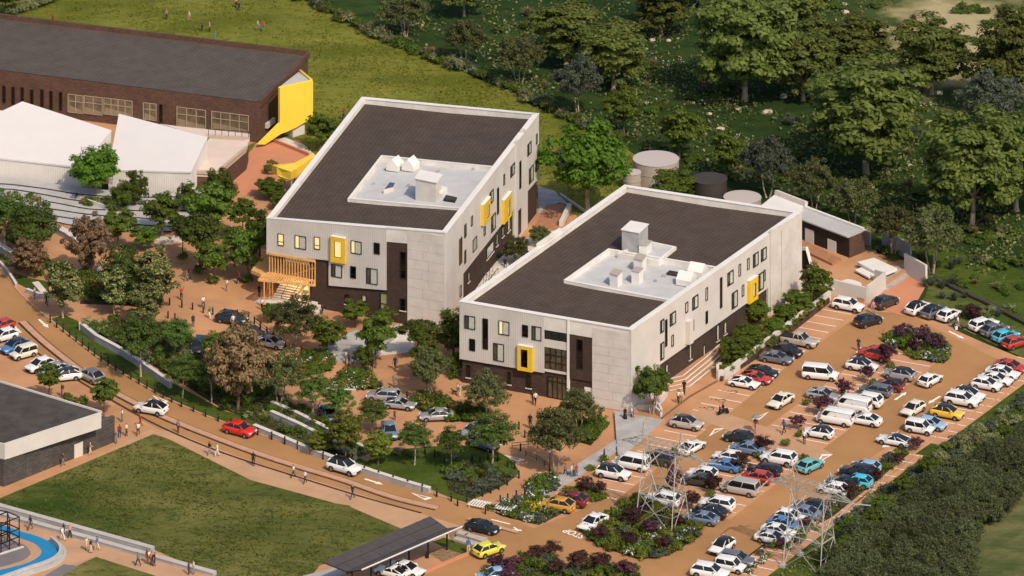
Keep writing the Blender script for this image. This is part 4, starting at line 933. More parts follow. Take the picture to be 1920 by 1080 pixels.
# =============================================================== low dark block behind the right school block
th = thing('changing_block', 'low dark brick block with flat pale roof and two white doors', 'building', G(1598, 492))
WL = Wall((1470, 444), (1592, 491)); WL2 = Wall((1592, 491), (1621, 479))
zt = WL.uz(1584, 440)[1]
a, b, c = G(1470, 444), G(1592, 491), G(1621, 479); d = a + (c - b)
part('dark_wall', MB().prism([(p.x, p.y) for p in (a, b, c, d)], -.1, zt - .2), mat('dark_panel', (.028, .022, .016), .8), th)
part('brick_end', MB().wbox(WL2, 0, WL2.L, -.1, zt - .2, 0, .12), M_brick2, th)
part('roof', MB().prism([(p.x, p.y) for p in (a - WL.n * -.3, b + WL.n * .3, c, d)], zt - .19, zt), mat('grey_roof_sheet', (.43, .42, .41), .7, var=.06), th)
part('roof_upstand', MB().prism([(p.x, p.y) for p in (d, c, c + (b - c) * .12, d + (b - c) * .12)], zt, zt + .35), M_coping, th)
for x0, x1, y0, y1 in ((1510, 1526, 427, 463), (1552, 1568, 447, 478)): part('door', MB().wbox(WL, uu(WL, x0), uu(WL, x1), .35, WL.uz(x0, y0)[1], 0, .07), M_coping, th)
th = thing('service_wing', 'pale flat roofed wing rising behind the right school block', 'building', G(1490, 410))
q = [G(x, y, 4.0) for x, y in ((1420, 392), (1503, 402), (1507, 381), (1455, 364))]
part('wall', MB().prism([(p.x, p.y) for p in q], -.1, 3.9), M_conc, th)
part('roof', MB().prism([(p.x, p.y) for p in q], 3.91, 4.1), M_coping, th)
mb = MB(); a, b = G(1455, 364, 4.1), G(1512, 386, 4.1); mb.bar(a + Vector((0, 0, .3)), b + Vector((0, 0, .3)), .7); part('upstand', mb, M_conc, th)
# =============================================================== tilted white portal beside the terrace
th = thing('portal_frame', 'leaning white portal frame with dark opening behind the school block corner', 'portal', G(1512, 515))
Wp = Wall((1490, 508), (1526, 520)); mb = MB()
a = [Wp.P(uu(Wp, x), Wp.uz(x, y)[1], 0) for x, y in ((1497, 466), (1513, 466), (1522, 500), (1512, 512), (1497, 511))]
for p, q_ in zip(a[:-1], a[1:]): mb.bar(p, q_, .5)
part('frame', mb, M_coping, th); part('opening', MB().wprism(Wp, Wp.poly([(1497, 470), (1510, 469), (1518, 500), (1510, 509), (1497, 508)]), -.3, -.2), M_dark, th)

# =============================================================== bottom left flat roofed block
th = thing('brick_pavilion', 'flat roofed charcoal brick pavilion with white fascia at the left edge', 'pavilion', G(7, 913))
WB = Wall((7, 913), (215, 829)); zt = WB.uz(7, 863)[1]; zr = zt + 2.0
back = WB.n * -14; a, b = WB.o, WB.P(WB.L, 0); 
lft = Vector((-8.5, 3.5, 0))
part('brick_wall', MB().wbox(WB, 0, WB.L, -.1, zt, -.5, 0), M_brick3, th)
W3 = Wall((-140, 872), (7, 913)); part('brick_wall', MB().wbox(W3, 0, W3.L, -.1, zt, -.5, 0), M_brick3, th)
q = [G(x, y, zr) for x, y in ((9, 833), (190, 774), (0, 717), (-260, 640), (-260, 770))]
part('core', MB().prism([(p.x, p.y) for p in [WB.P(.6, 0, -.6), WB.P(WB.L - .6, 0, -.6), q[2] + Vector((0, -2, 0)), q[3], q[4]]], -.1, zt - .1), M_brick3, th)
part('fascia', MB().prism([(p.x, p.y) for p in q], zt - .02, zr), M_white, th)
c = sum(q, Vector()) / 5; part('roof', MB().prism([(p.x + (c.x - p.x) * .022, p.y + (c.y - p.y) * .022) for p in q], zr, zr + .05), mat('dark_flat_roof', (.06, .05, .045), .9, var=.3, vscale=.5, bump=.02, bscale=5, detail=8), th)
part('coping', MB().bar(q[1] + Vector((0, 0, .1)), q[2] + Vector((0, 0, .1)), .3), M_white, th)
part('door', MB().wbox(WB, uu(WB, 139), uu(WB, 155), 0, WB.uz(139, 834)[1], 0, .06), M_white, th)
for i in range(6): part('brick_pier', MB().wbox(WB, WB.L * (.2 + .05 * i) - .1, WB.L * (.2 + .05 * i) + .1, .2, zt - .1, 0, .05), M_brick3, th) if i in (0, 5) else None
# ------------------------------------------------------------------ vegetation prototypes
def leaf_mesh(name, mats, pos, nrm, size, aspect=.55, rng=None, mi=None, up=0.0):
    """one small bent leaf (two triangles) per position"""
    n = len(pos); t = rng.normal(size=(n, 3)) + np.array([0, 0, up]); t -= nrm * (t * nrm).sum(1, keepdims=True); t /= np.linalg.norm(t, axis=1, keepdims=True) + 1e-9
    b = np.cross(nrm, t); s = (size * rng.uniform(.7, 1.3, n))[:, None] if np.isscalar(size) else (size * rng.uniform(.8, 1.2, n))[:, None]
    v = np.empty((n, 4, 3)); v[:, 0] = pos - t * s; v[:, 1] = pos - b * s * aspect + nrm * s * .12; v[:, 2] = pos + t * s; v[:, 3] = pos + b * s * aspect + nrm * s * .12
    me = bpy.data.meshes.new(name); me.vertices.add(n * 4); me.vertices.foreach_set('co', v.reshape(-1).astype(np.float32))
    me.loops.add(n * 4); me.loops.foreach_set('vertex_index', np.arange(n * 4, dtype=np.int32))
    me.polygons.add(n); me.polygons.foreach_set('loop_start', np.arange(0, n * 4, 4, dtype=np.int32)); me.polygons.foreach_set('loop_total', np.full(n, 4, np.int32))
    for m in mats: me.materials.append(m)
    if mi is not None: me.polygons.foreach_set('material_index', mi.astype(np.int32))
    me.update(); me.validate(); return me

def crown_points(rng, c, rx, rz, nclump, nleaf, cs, flat=.55, shell=2.2, low=-1.0, lobes=0):
    """leaf positions in clumps through a crown volume; returns positions, normals, clump centres"""
    d = rng.normal(size=(nclump * 3, 3)); d /= np.linalg.norm(d, axis=1, keepdims=True); d = d[d[:, 2] > low][:nclump]; n = len(d)
    r = rng.uniform(0, 1, n) ** (1 / shell)
    bump = 1 + .16 * np.sin(d[:, 0] * 5 + rng.uniform(0, 6)) * np.cos(d[:, 1] * 4 + rng.uniform(0, 6)) + .12 * np.sin(d[:, 2] * 6 + rng.uniform(0, 6))
    cc = d * (r * bump)[:, None] * np.array([rx, rx, rz]) + np.array(c)
    per = rng.integers(int(nleaf * .6), int(nleaf * 1.4) + 1, n); idx = np.repeat(np.arange(n), per)
    sz = cs * rng.uniform(.7, 1.3, n)
    off = rng.normal(size=(len(idx), 3)); off /= np.linalg.norm(off, axis=1, keepdims=True); off *= (rng.uniform(0, 1, len(idx)) ** .5)[:, None]
    off[:, 2] = off[:, 2] * flat + .12
    p = cc[idx] + off * sz[idx][:, None]
    nr = off * np.array([.8, .8, 1.0]) + d[idx] * .35 + np.array([0, 0, .55]) + rng.normal(size=(len(idx), 3)) * .35
    nr /= np.linalg.norm(nr, axis=1, keepdims=True)
    return p, nr, cc

def trunk_mesh(rng, h0, ctr, targets, r, m, multi=1, flare=1.5):
    mb = MB()
    for s in range(multi):
        ang = 2 * math.pi * s / max(1, multi) + rng.uniform(0, 1); sp = 0 if multi == 1 else .55
        base = Vector((math.cos(ang) * sp * .35, math.sin(ang) * sp * .35, -.1)); top = Vector((math.cos(ang) * sp * 1.3 + rng.uniform(-.15, .15), math.sin(ang) * sp * 1.3 + rng.uniform(-.15, .15), h0))
        rr = r / math.sqrt(multi); mid = base.lerp(top, .5) + Vector((rng.uniform(-.1, .1), rng.uniform(-.1, .1), 0))
        mb.tube(base, base.lerp(mid, .25), rr * flare, rr * 1.05, 7, cap=False); mb.tube(base.lerp(mid, .25), mid, rr * 1.05, rr * .9, 7, cap=False); mb.tube(mid, top, rr * .9, rr * .75, 7)
        for t in targets[s::multi]:
            t = Vector(t); k = top.lerp(t, .5) + Vector((0, 0, -.12 * (t - top).length)); mb.tube(top, k, rr * .55, rr * .32, 5, cap=False); mb.tube(k, t, rr * .32, rr * .12, 5)
    return mb.mesh('trunk', m, smooth=True)

LEAF = {
 'green': mat_leaf('leaf_green', (.07, .115, .016), (.155, .215, .035)),
 'fresh': mat_leaf('leaf_fresh', (.06, .13, .014), (.14, .26, .03)),
 'dark': mat_leaf('leaf_dark', (.058, .098, .015), (.13, .18, .034)),
 'feather': mat_leaf('leaf_feather', (.058, .112, .02), (.14, .21, .05)),
 'bronze': mat_leaf('leaf_bronze', (.11, .07, .036), (.24, .16, .085), .25),
 'blossom': mat_leaf('leaf_blossom', (.05, .085, .016), (.12, .15, .04), .3, .55, (.30, .29, .12), .38),
 'olive': mat_leaf('leaf_olive', (.085, .10, .034), (.17, .185, .075)),
 'grey': mat_leaf('leaf_grey', (.075, .095, .062), (.15, .175, .12)),
 'forest': mat_leaf('leaf_forest', (.08, .11, .022), (.185, .215, .055)),
 'lime': mat_leaf('leaf_lime', (.095, .125, .016), (.215, .235, .045)),
 'purple': mat_leaf('leaf_purple', (.038, .016, .018), (.10, .04, .05), .3, .6, (.18, .075, .125), .25),
 'maroon': mat_leaf('leaf_maroon', (.036, .017, .015), (.09, .042, .036), .3),
 'yellow': mat_leaf('leaf_yellow_flower', (.08, .11, .012), (.15, .17, .02), .3, .6, (.75, .55, .03), .35),
 'white': mat_leaf('leaf_white_flower', (.035, .065, .016), (.08, .12, .03), .3, .6, (.7, .68, .62), .3),
 'straw': mat_leaf('leaf_straw', (.13, .10, .045), (.25, .21, .11), .3),
 'belt': mat_leaf('leaf_belt', (.05, .064, .026), (.12, .135, .06), .3),
 'hedge': mat_leaf('leaf_hedge', (.11, .13, .05), (.26, .27, .13), .3),
 'blue': mat_leaf('leaf_blue_flower', (.05, .08, .05), (.1, .14, .1), .3, .6, (.2, .18, .5), .2),
 'orange': mat_leaf('leaf_orange', (.08, .085, .018), (.17, .15, .035), .3, .6, (.36, .17, .05), .14),
}
TREES = {}
def tree_proto(key, leaf, h, rx, cz, rz, nclump, nleaf, cs, ls, tr=.16, bark=None, multi=1, seeds=(1, 2), flat=.55, shell=2.2, low=-1.0, aspect=.55, clear=None, up=0.0):
    out = []
    for sd in seeds:
        rng = np.random.default_rng(sd * 101 + len(TREES) * 7)
        p, n, cc = crown_points(rng, (0, 0, cz), rx, rz, nclump, nleaf, cs, flat, shell, low)
        if up: n = n + rng.normal(size=n.shape) * .7; n /= np.linalg.norm(n, axis=1, keepdims=True)
        cm = leaf_mesh('crown', [LEAF[leaf]], p, n, ls, aspect, rng, None, up)
        t = cc[rng.permutation(len(cc))[:10]]; t = [tuple(np.array([0, 0, cz]) + (x - np.array([0, 0, cz])) * .8) for x in t]
        tm = trunk_mesh(rng, clear if clear else max(.6, cz - rz * .75), cz, t, tr, bark or M_bark, multi)
        out.append((tm, cm))
    TREES[key] = (out, h, rx)
# nominal heights in metres; every tree is one of these, turned and scaled
tree_proto('broadleaf', 'green', 7.2, 3.0, 4.6, 2.5, 84, 64, .85, .26, .16, seeds=(1, 2, 3), flat=.42)
tree_proto('layered', 'dark', 7.4, 3.2, 5.0, 2.2, 70, 66, .9, .25, .15, seeds=(1, 2), flat=.32, low=-.5)
tree_proto('feathery', 'feather', 7.4, 3.3, 4.9, 2.4, 96, 66, .78, .17, .15, M_barkp, seeds=(1, 2, 3), flat=.4, low=-.7)
tree_proto('bronze', 'bronze', 7.5, 3.4, 4.5, 3.0, 130, 70, .6, .2, .18, seeds=(1, 2), flat=.6)
tree_proto('blossom', 'blossom', 8.0, 2.3, 4.8, 3.1, 110, 60, .55, .2, .14, M_barkp, seeds=(1, 2), flat=.7)
tree_proto('bright', 'fresh', 8.0, 3.3, 5.2, 2.8, 120, 70, .75, .22, .2, M_barkp, seeds=(1, 2), flat=.6)
tree_proto('bushy_dark', 'dark', 6.0, 2.4, 3.6, 2.3, 92, 62, .62, .19, .15, seeds=(1, 2), flat=.7, shell=3)
tree_proto('ball', 'green', 5.5, 1.8, 3.5, 1.8, 90, 60, .5, .17, .1, seeds=(1, 2), flat=.8, shell=3)
tree_proto('olive', 'olive', 6.5, 2.9, 4.1, 2.3, 110, 58, .6, .2, .16, M_barkp, 3, seeds=(1, 2, 3), flat=.6, low=-.6, aspect=.42, up=.3)
tree_proto('grey', 'grey', 7.0, 3.0, 4.4, 2.5, 120, 60, .6, .22, .15, M_barkp, 2, seeds=(1, 2), flat=.7, low=-.6, aspect=.38, up=.5)
tree_proto('forest', 'forest', 14.0, 5.0, 8.0, 5.8, 230, 80, 1.1, .32, .3, M_barkp, seeds=(1, 2, 3), flat=.5, low=-.9)
tree_proto('lime', 'lime', 6.5, 2.0, 3.8, 2.5, 90, 60, .6, .2, .11, seeds=(1, 2), flat=.6)
tree_proto('purple', 'purple', 2.9, 1.2, 1.9, .9, 42, 50, .35, .11, .06, multi=3, seeds=(1, 2, 3), flat=.7)
tree_proto('maroon', 'maroon', 2.9, 1.25, 1.85, .95, 44, 50, .35, .11, .06, multi=3, seeds=(1, 2, 3), flat=.7)
tree_proto('belt', 'belt', 5.0, 2.2, 2.6, 2.2, 120, 58, .62, .21, .12, multi=3, seeds=(1, 2, 3, 4), flat=1.0, clear=.8, aspect=.3, up=1.3)
tree_proto('multi', 'dark', 6.5, 2.6, 4.2, 2.2, 110, 65, .55, .19, .2, M_barkp, 4, seeds=(1,), flat=.7, low=-.6)

def plant_tree(kind, px, py, top, r, label, group=None, name='tree'):
    """trunk foot at (px,py), crown top at row `top`, crown radius r, all read off the picture"""
    protos, h0, r0 = TREES[kind]; g = G(px, py); s = scale_at(py)
    h = max(1.2, (py - top) / s); rr = r / s * (1.12 if kind == 'forest' else .9 if kind in ('broadleaf', 'layered', 'bushy_dark') else 1)
    o = thing(name, label, 'tree', g, random.uniform(0, 6.28), group, (rr / r0, rr / r0, h / h0))
    tm, cm = protos[random.randrange(len(protos))]
    link('trunk', tm, o); link('crown', cm, o); return o

# ------------------------------------------------------------------ shrub prototypes
SHRUBS = {}
def shrub_proto(key, leaf, n=420, h=.9, r=.7, ls=.1, spiky=False, seeds=(1, 2, 3)):
    out = []
    for sd in seeds:
        rng = np.random.default_rng(sd * 37 + len(SHRUBS) * 11)
        if spiky:
            mb = MB(); k = 60
            for i in range(k):
                a = rng.uniform(0, 6.28); t = rng.uniform(.15, 1.0); L = h * rng.uniform(.8, 1.15); e = Vector((math.cos(a), math.sin(a), 0)); s = Vector((-e.y, e.x, 0)) * ls * .5
                p0 = e * .06; p1 = e * r * t * .55 + Vector((0, 0, L * (1 - .3 * t) * .7)); p2 = e * r * t * 1.1 + Vector((0, 0, L * (1 - .45 * t)))
                mb.add([p0 - s, p0 + s, p1 + s * .8, p1 - s * .8], [(0, 1, 2, 3)]); mb.add([p1 - s * .8, p1 + s * .8, p2], [(0, 1, 2)])
            out.append(mb.mesh('foliage', LEAF[leaf]))
        else:
            p, nr, _ = crown_points(rng, (0, 0, h * .45), r * .8, h * .42, max(8, n // 22), 22, r * .33, .7, 2.5, -.5)
            p[:, 2] = np.maximum(p[:, 2], .03)
            out.append(leaf_mesh('foliage', [LEAF[leaf]], p, nr, ls * 1.1, .5, rng, None, .2))
    SHRUBS[key] = (out, h, r)
shrub_proto('round_green', 'green', 520, 1.1, .85, .10)
shrub_proto('dark_green', 'dark', 520, 1.0, .85, .10)
shrub_proto('lime', 'lime', 420, .7, .75, .10)
shrub_proto('grey', 'grey', 420, .8, .7, .09)
shrub_proto('white_flower', 'white', 420, .75, .7, .085)
shrub_proto('yellow_flower', 'yellow', 420, .75, .7, .09)
shrub_proto('orange', 'orange', 320, .7, .6, .09)
shrub_proto('blue_flower', 'blue', 320, .6, .55, .08)
shrub_proto('hedge', 'hedge', 620, 1.7, 1.2, .12)
shrub_proto('grass', 'straw', 1, 1.2, .9, .09, True)
shrub_proto('greygrass', 'grey', 1, 1.3, 1.0, .1, True)
shrub_proto('greengrass', 'lime', 1, .9, .7, .08, True)
SHN = {'round_green': 'round mid green shrub', 'dark_green': 'dark green shrub', 'lime': 'yellow green mounded shrub', 'grey': 'silver grey shrub', 'white_flower': 'shrub dotted with white flowers', 'yellow_flower': 'shrub covered in yellow flowers', 'orange': 'orange tinted shrub', 'blue_flower': 'low plant with blue flowers', 'hedge': 'pale olive hedge shrub', 'grass': 'straw coloured grass tuft', 'greygrass': 'spiky grey green plant', 'greengrass': 'tuft of light green grass'}
SHQ = []
def shrub(kind, px, py, size, label, group, z=0.0, hs=1.0):
    SHQ.append((kind, px, py, size, label, group, z, hs, random.uniform(0, 6.28), random.randrange(3)))
def finish_shrubs(keep=(285, 130)):
    """the largest shrubs and grass tufts become things; the small rest is one leafy mass"""
    cnt = [0, 0]; rest = []; vis = lambda q: q[3] * (1 if -20 < q[1] < 1940 and -10 < q[2] < 1095 else .01)
    for q in sorted(SHQ, key=vis, reverse=True):
        kind, px, py, size, label, group, z, hs, rz, k = q; ms, h0, r0 = SHRUBS[kind]; g = G(px, py, z); s = size / scale_at(py) / r0
        t = 1 if 'grass' in kind else 0
        if cnt[t] < keep[t] and vis(q) > 1:
            cnt[t] += 1; tag(link('grass_tuft' if t else 'shrub', ms[k], None, g, rz, (s, s, s * hs)), label, 'plant', group)
        elif vis(q) > 1: rest.append((ms[k], g, rz, s, hs))
    ml = []; V = []; MI = []; SZ = []
    for me, g, rz, s, hs in rest:
        n = len(me.vertices); a = np.empty(n * 3, np.float32); me.vertices.foreach_get('co', a); a = a.reshape(-1, 3)
        if len(me.polygons) != n // 4: continue
        a = a.reshape(-1, 4, 3)[::2]; c = a.mean(1, keepdims=True); a = (c + (a - c) * 1.35).reshape(-1, 3)
        ca, sa = math.cos(rz), math.sin(rz); x = (a[:, 0] * ca - a[:, 1] * sa) * s + g.x; y = (a[:, 0] * sa + a[:, 1] * ca) * s + g.y; z = a[:, 2] * s * hs + g.z
        m = me.materials[0]
        if m not in ml: ml.append(m)
        V.append(np.stack([x, y, z], 1)); MI.append(np.full(len(a) // 4, ml.index(m), np.int32))
    if not V: return
    V = np.concatenate(V); MI = np.concatenate(MI); n = len(MI)
    me = bpy.data.meshes.new('shrub_mass'); me.vertices.add(n * 4); me.vertices.foreach_set('co', V.reshape(-1).astype(np.float32)); me.loops.add(n * 4); me.loops.foreach_set('vertex_index', np.arange(n * 4, dtype=np.int32))
    me.polygons.add(n); me.polygons.foreach_set('loop_start', np.arange(0, n * 4, 4, dtype=np.int32)); me.polygons.foreach_set('loop_total', np.full(n, 4, np.int32))
    for m in ml: me.materials.append(m)
    me.polygons.foreach_set('material_index', MI); me.update()
    tag(link('shrub_mass', me), 'small low shrubs filling the planting beds and meadow', None, None, 'stuff')
def fill_bed(poly, kinds, n, size, where, hs=1.0, mind=.75, z=0.0):
    xs = [p[0] for p in poly]; ys = [p[1] for p in poly]; got = []; tries = 0
    while len(got) < n and tries < n * 40:
        tries += 1; x, y = random.uniform(min(xs), max(xs)), random.uniform(min(ys), max(ys))
        if not inside((x, y), poly): continue
        if any((x - a) ** 2 + ((y - b) * 2.2) ** 2 < (size * mind) ** 2 for a, b in got): continue
        got.append((x, y)); k = random.choice(kinds)
        shrub(k, x, y, size * random.uniform(.75, 1.25), SHN[k] + ' ' + where, 'plants ' + where, z, hs)
def ground_cover(name, poly, kinds, n, label, ls=.11, h=.35, z=0.0, seed=1, clump=0.0):
    """leafy cover nobody could count: one object"""
    rng = np.random.default_rng(seed); xs = [p[0] for p in poly]; ys = [p[1] for p in poly]; P = []
    while len(P) < n:
        x, y = rng.uniform(min(xs), max(xs)), rng.uniform(min(ys), max(ys))
        if inside((x, y), poly):
            g = G(x, y)
            if clump:
                q = math.sin(g.x * .31 + 1.3 * math.sin(g.y * .17 + seed)) * math.sin(g.y * .23 + 1.7 * math.sin(g.x * .13)) + .6 * math.sin(g.x * 1.1 + g.y * .7) * math.sin(g.y * .9 - g.x * .6)
                if rng.uniform(-1, 1) * (1 - clump) + q * clump < .05: continue
            P.append(g)
    P = np.array([(p.x, p.y, z) for p in P]); P[:, 2] += rng.uniform(.02, h, n)
    nr = rng.normal(size=(n, 3)) * .6 + np.array([0, 0, .8]); nr /= np.linalg.norm(nr, axis=1, keepdims=True)
    me = leaf_mesh(name, [LEAF[k] for k in kinds], P, nr, ls, .6, rng, rng.integers(0, len(kinds), n))
    return tag(link(name, me), label, None, None, 'stuff')
# ------------------------------------------------------------------ trees, one by one
T = plant_tree
# by the white hall and round the plaza
T('bright', 179, 377, 275, 45, 'bright green tree in front of the white folded roof hall')
T('bushy_dark', 255, 394, 322, 26, 'dark dense tree against the ribbed white wall')
T('bushy_dark', 228, 402, 343, 26, 'lower dark tree left of the dense one by the ribbed wall')
T('broadleaf', 304, 446, 364, 38, 'spreading green tree in front of the pale terrace steps')
T('bushy_dark', 349, 405, 343, 22, 'small rounded dark tree beside the brick block corner')
T('bushy_dark', 408, 405, 320, 34, 'tall rounded dark tree at the foot of the salmon patio')
T('broadleaf', 398, 450, 348, 50, 'large spreading green tree below the salmon patio')
T('layered', 456, 452, 374, 28, 'slim green tree between the patio and the left school block')
T('broadleaf', 223, 468, 390, 36, 'green tree with visible trunk right of the tall bronze tree')
T('layered', 343, 485, 404, 30, 'green tree on the plaza with its trunk in a small bed, left one')
T('layered', 374, 510, 402, 46, 'wide green tree at the centre of the upper plaza')
T('broadleaf', 402, 532, 449, 34, 'green tree standing alone on the plaza above the bollards')
T('layered', 440, 500, 424, 30, 'green tree behind the lone plaza tree')
T('broadleaf', 464, 530, 430, 36, 'dark green tree left of the timber entrance')
T('bushy_dark', 487, 480, 395, 30, 'dark tree in the shade at the left school block corner')
T('broadleaf', 270, 470, 425, 28, 'short green tree behind the pale blossoming tree')
T('bronze', 168, 520, 400, 43, 'tall bronze leaved tree near the left terrace steps')
T('bronze', 52, 522, 448, 36, 'smaller bronze leaved tree at the curved kerb on the left')
T('feathery', 62, 492, 385, 50, 'wide deep green tree behind the small bronze tree')
T('feathery', 10, 470, 362, 48, 'deep green tree cut by the left edge of the photo')
T('blossom', 118, 596, 488, 34, 'pale blossoming tree at the start of the road bollards')
T('blossom', 214, 590, 498, 26, 'slender pale blossoming tree above the planted slope')
T('blossom', 290, 585, 462, 38, 'tallest pale blossoming tree by the plaza paving')
T('blossom', 272, 612, 530, 30, 'pale blossoming tree in front of the tallest one')
T('feathery', 228, 575, 455, 40, 'deep green tree between the pale blossoming trees')
T('feathery', 264, 706, 592, 46, 'feathery green tree standing on the road verge by the low wall')
T('feathery', 328, 672, 598, 32, 'feathery green tree beside the blue black car')
T('broadleaf', 408, 690, 622, 32, 'green tree right of the blue black car')
T('feathery', 342, 746, 668, 34, 'feathery green tree above the hollow road triangle')
T('feathery', 397, 755, 672, 32, 'feathery green tree left of the big bronze tree')
T('bronze', 446, 768, 602, 58, 'largest bronze leaved tree in the middle of the slope')
T('olive', 524, 760, 660, 42, 'thin olive tree right of the largest bronze tree')
T('olive', 549, 655, 562, 48, 'big eucalyptus like tree with pale stems before the entrance steps')
T('ball', 508, 605, 570, 18, 'round green tree beside the bottom entrance step')
T('broadleaf', 612, 668, 598, 33, 'round green tree on the shaded grey steps')
T('broadleaf', 667, 614, 564, 28, 'green tree in front of the left brick facade')
T('broadleaf', 722, 618, 579, 22, 'small green tree before the left glass entrance')
T('broadleaf', 704, 690, 592, 36, 'tall green tree in the gap before the left school block')
T('broadleaf', 682, 700, 648, 22, 'short green tree below the tall one on the steps')
T('layered', 782, 672, 600, 40, 'green tree left of the gap between the school blocks')
T('broadleaf', 800, 715, 632, 30, 'green tree just behind the olive tree at the corner')
T('bushy_dark', 850, 672, 582, 38, 'dense dark tree against the right block corner')
T('olive', 806, 745, 655, 38, 'olive tree standing on the plaza left of the right school block')
T('bushy_dark', 852, 708, 662, 16, 'small shaded tree beside the right block brick base')
T('olive', 911, 790, 702, 38, 'dark olive tree in the bed before the right brick facade')
T('feathery', 588, 782, 702, 36, 'feathery green tree above the concrete ramp')
T('feathery', 636, 790, 728, 32, 'feathery green tree hiding a dark car')
T('feathery', 697, 812, 752, 32, 'feathery green tree left of the blue grey hatchback')
T('lime', 648, 858, 768, 30, 'tall yellow green tree beside the low wall')
T('lime', 600, 850, 808, 22, 'short yellow green tree left of the tall one')
T('lime', 709, 872, 806, 26, 'yellow green tree with forked trunk right of the tall one')
T('feathery', 777, 872, 790, 32, 'feathery green tree left of the rounded lawn')
T('feathery', 847, 878, 803, 30, 'feathery green tree on the rounded lawn, middle one')
T('feathery', 922, 880, 774, 46, 'largest feathery green tree at the bend of the rounded lawn')
T('olive', 1042, 885, 766, 44, 'dark olive tree beside the lamp post')
T('olive', 1086, 815, 730, 34, 'dark olive tree in the corner planter of the forecourt')
T('multi', 1222, 776, 686, 36, 'multi stemmed tree in the white planter at the block corner')
# behind and between
T('bright', 1102, 402, 236, 76, 'huge bright green tree behind the gap between the school blocks')
T('fre' if False else 'broadleaf', 600, 284, 213, 28, 'small rounded tree by the yellow fin wall')
T('broadleaf', 634, 284, 222, 24, 'small rounded tree right of the one by the yellow fin wall')
T('ball', 506, 372, 336, 26, 'fresh green tree below the yellow shelter'); T('ball', 531, 392, 360, 20, 'low fresh green tree touching the left block roof edge')
T('olive', 968, 505, 445, 26, 'thin tree by the outdoor steps between the school blocks'); T('olive', 1012, 470, 424, 22, 'thin tree on the landing between the school blocks')
# right side planting bed of the car park
T('broadleaf', 1527, 580, 496, 31, 'green tree at the end of the white retaining wall')
for x, y, t, r, l in ((1497, 590, 545, 26, 'round tree nearest the end of the white retaining wall'), (1472, 612, 570, 22, 'round tree behind the silver pickup, upper one'), (1452, 632, 596, 20, 'round tree behind the silver pickup, lower one'), (1418, 612, 562, 26, 'round tree under the yellow window box on the car park side'), (1402, 656, 610, 28, 'round tree above the grey sedan by the retaining wall'), (1376, 682, 634, 28, 'round tree at the low end of the white retaining wall')):
    T('ball', x, y, t, r, l, 'round trees in the retaining wall bed')
T('broadleaf', 92, 748, 680, 23, 'round street tree beside the parked white cars'); T('broadleaf', 195, 780, 707, 27, 'round street tree above the pavilion corner')
# behind: forest meadow
for k, x, y, t, r, l in (
 ('olive', 760, 68, -8, 40, 'grey olive tree at the top edge above the left block'), ('olive', 870, 118, 40, 38, 'small olive tree on the meadow edge above the left block'),
 ('olive', 975, 162, 70, 42, 'multi stemmed olive tree behind the lawn edge'), ('grey', 1085, 218, 112, 42, 'grey leaved tree beside the lawn corner'),
 ('broadleaf', 1170, 255, 168, 38, 'green tree on the meadow above the pale water tank'), ('broadleaf', 1273, 298, 202, 46, 'green tree behind the pale water tank'),
 ('forest', 1062, 120, 4, 60, 'broad forest tree left of the white boulder'), ('forest', 1150, 168, 36, 58, 'broad forest tree right of the white boulder'),
 ('forest', 1240, 64, -40, 48, 'forest tree with pale trunk at the top edge'), ('forest', 1396, 188, -20, 84, 'tallest forest tree left of centre in the wood'),
 ('forest', 1506, 188, 56, 56, 'forest tree right of the tallest one with its trunk showing'), ('forest', 1602, 140, 32, 60, 'forest tree behind the central giant'),
 ('forest', 1624, 326, 108, 92, 'giant forest tree in the middle of the meadow'), ('forest', 1746, 176, 34, 62, 'forest tree standing at the sandy clearing'),
 ('forest', 1898, 215, 18, 66, 'forest tree at the right edge beside the clearing'), ('grey', 1860, 262, 136, 60, 'large silver grey tree near the right edge'),
 ('forest', 1822, 425, 214, 82, 'large forest tree above the spiky meadow plants'), ('forest', 1905, 395, 205, 78, 'forest tree behind it at the right edge'),
 ('broadleaf', 1363, 335, 246, 36, 'light green tree right of the dark water tank'), ('grey', 1440, 370, 260, 48, 'grey green tree above the service wing'),
 ('olive', 1526, 398, 303, 40, 'small olive tree above the low dark block'), ('olive', 1600, 428, 338, 46, 'olive tree right above the low dark block roof'),
 ('olive', 1674, 485, 384, 40, 'olive tree in front of the grey boundary wall'), ('olive', 1748, 512, 394, 56, 'olive tree with forked pale trunk above the ramp wall'),
 ('broadleaf', 1262, 378, 322, 50, 'bushy green tree between the water tanks'), ('forest', 1490, 60, -70, 60, 'forest tree cut by the top edge, middle one'), ('forest', 870, 30, -60, 40, 'forest tree cut by the top edge, left one'), ('forest', 1330, 10, -80, 50, 'forest tree cut by the top edge above the tallest one'), ('forest', 1535, 130, 40, 50, 'forest tree in the shade behind the giant'),
 ('broadleaf', 10, 30, -40, 34, 'green tree in the top left corner of the lawn')):
    T(k, x, y, t, r, l, 'trees of the meadow and wood' if y < 520 and x > 700 else None)
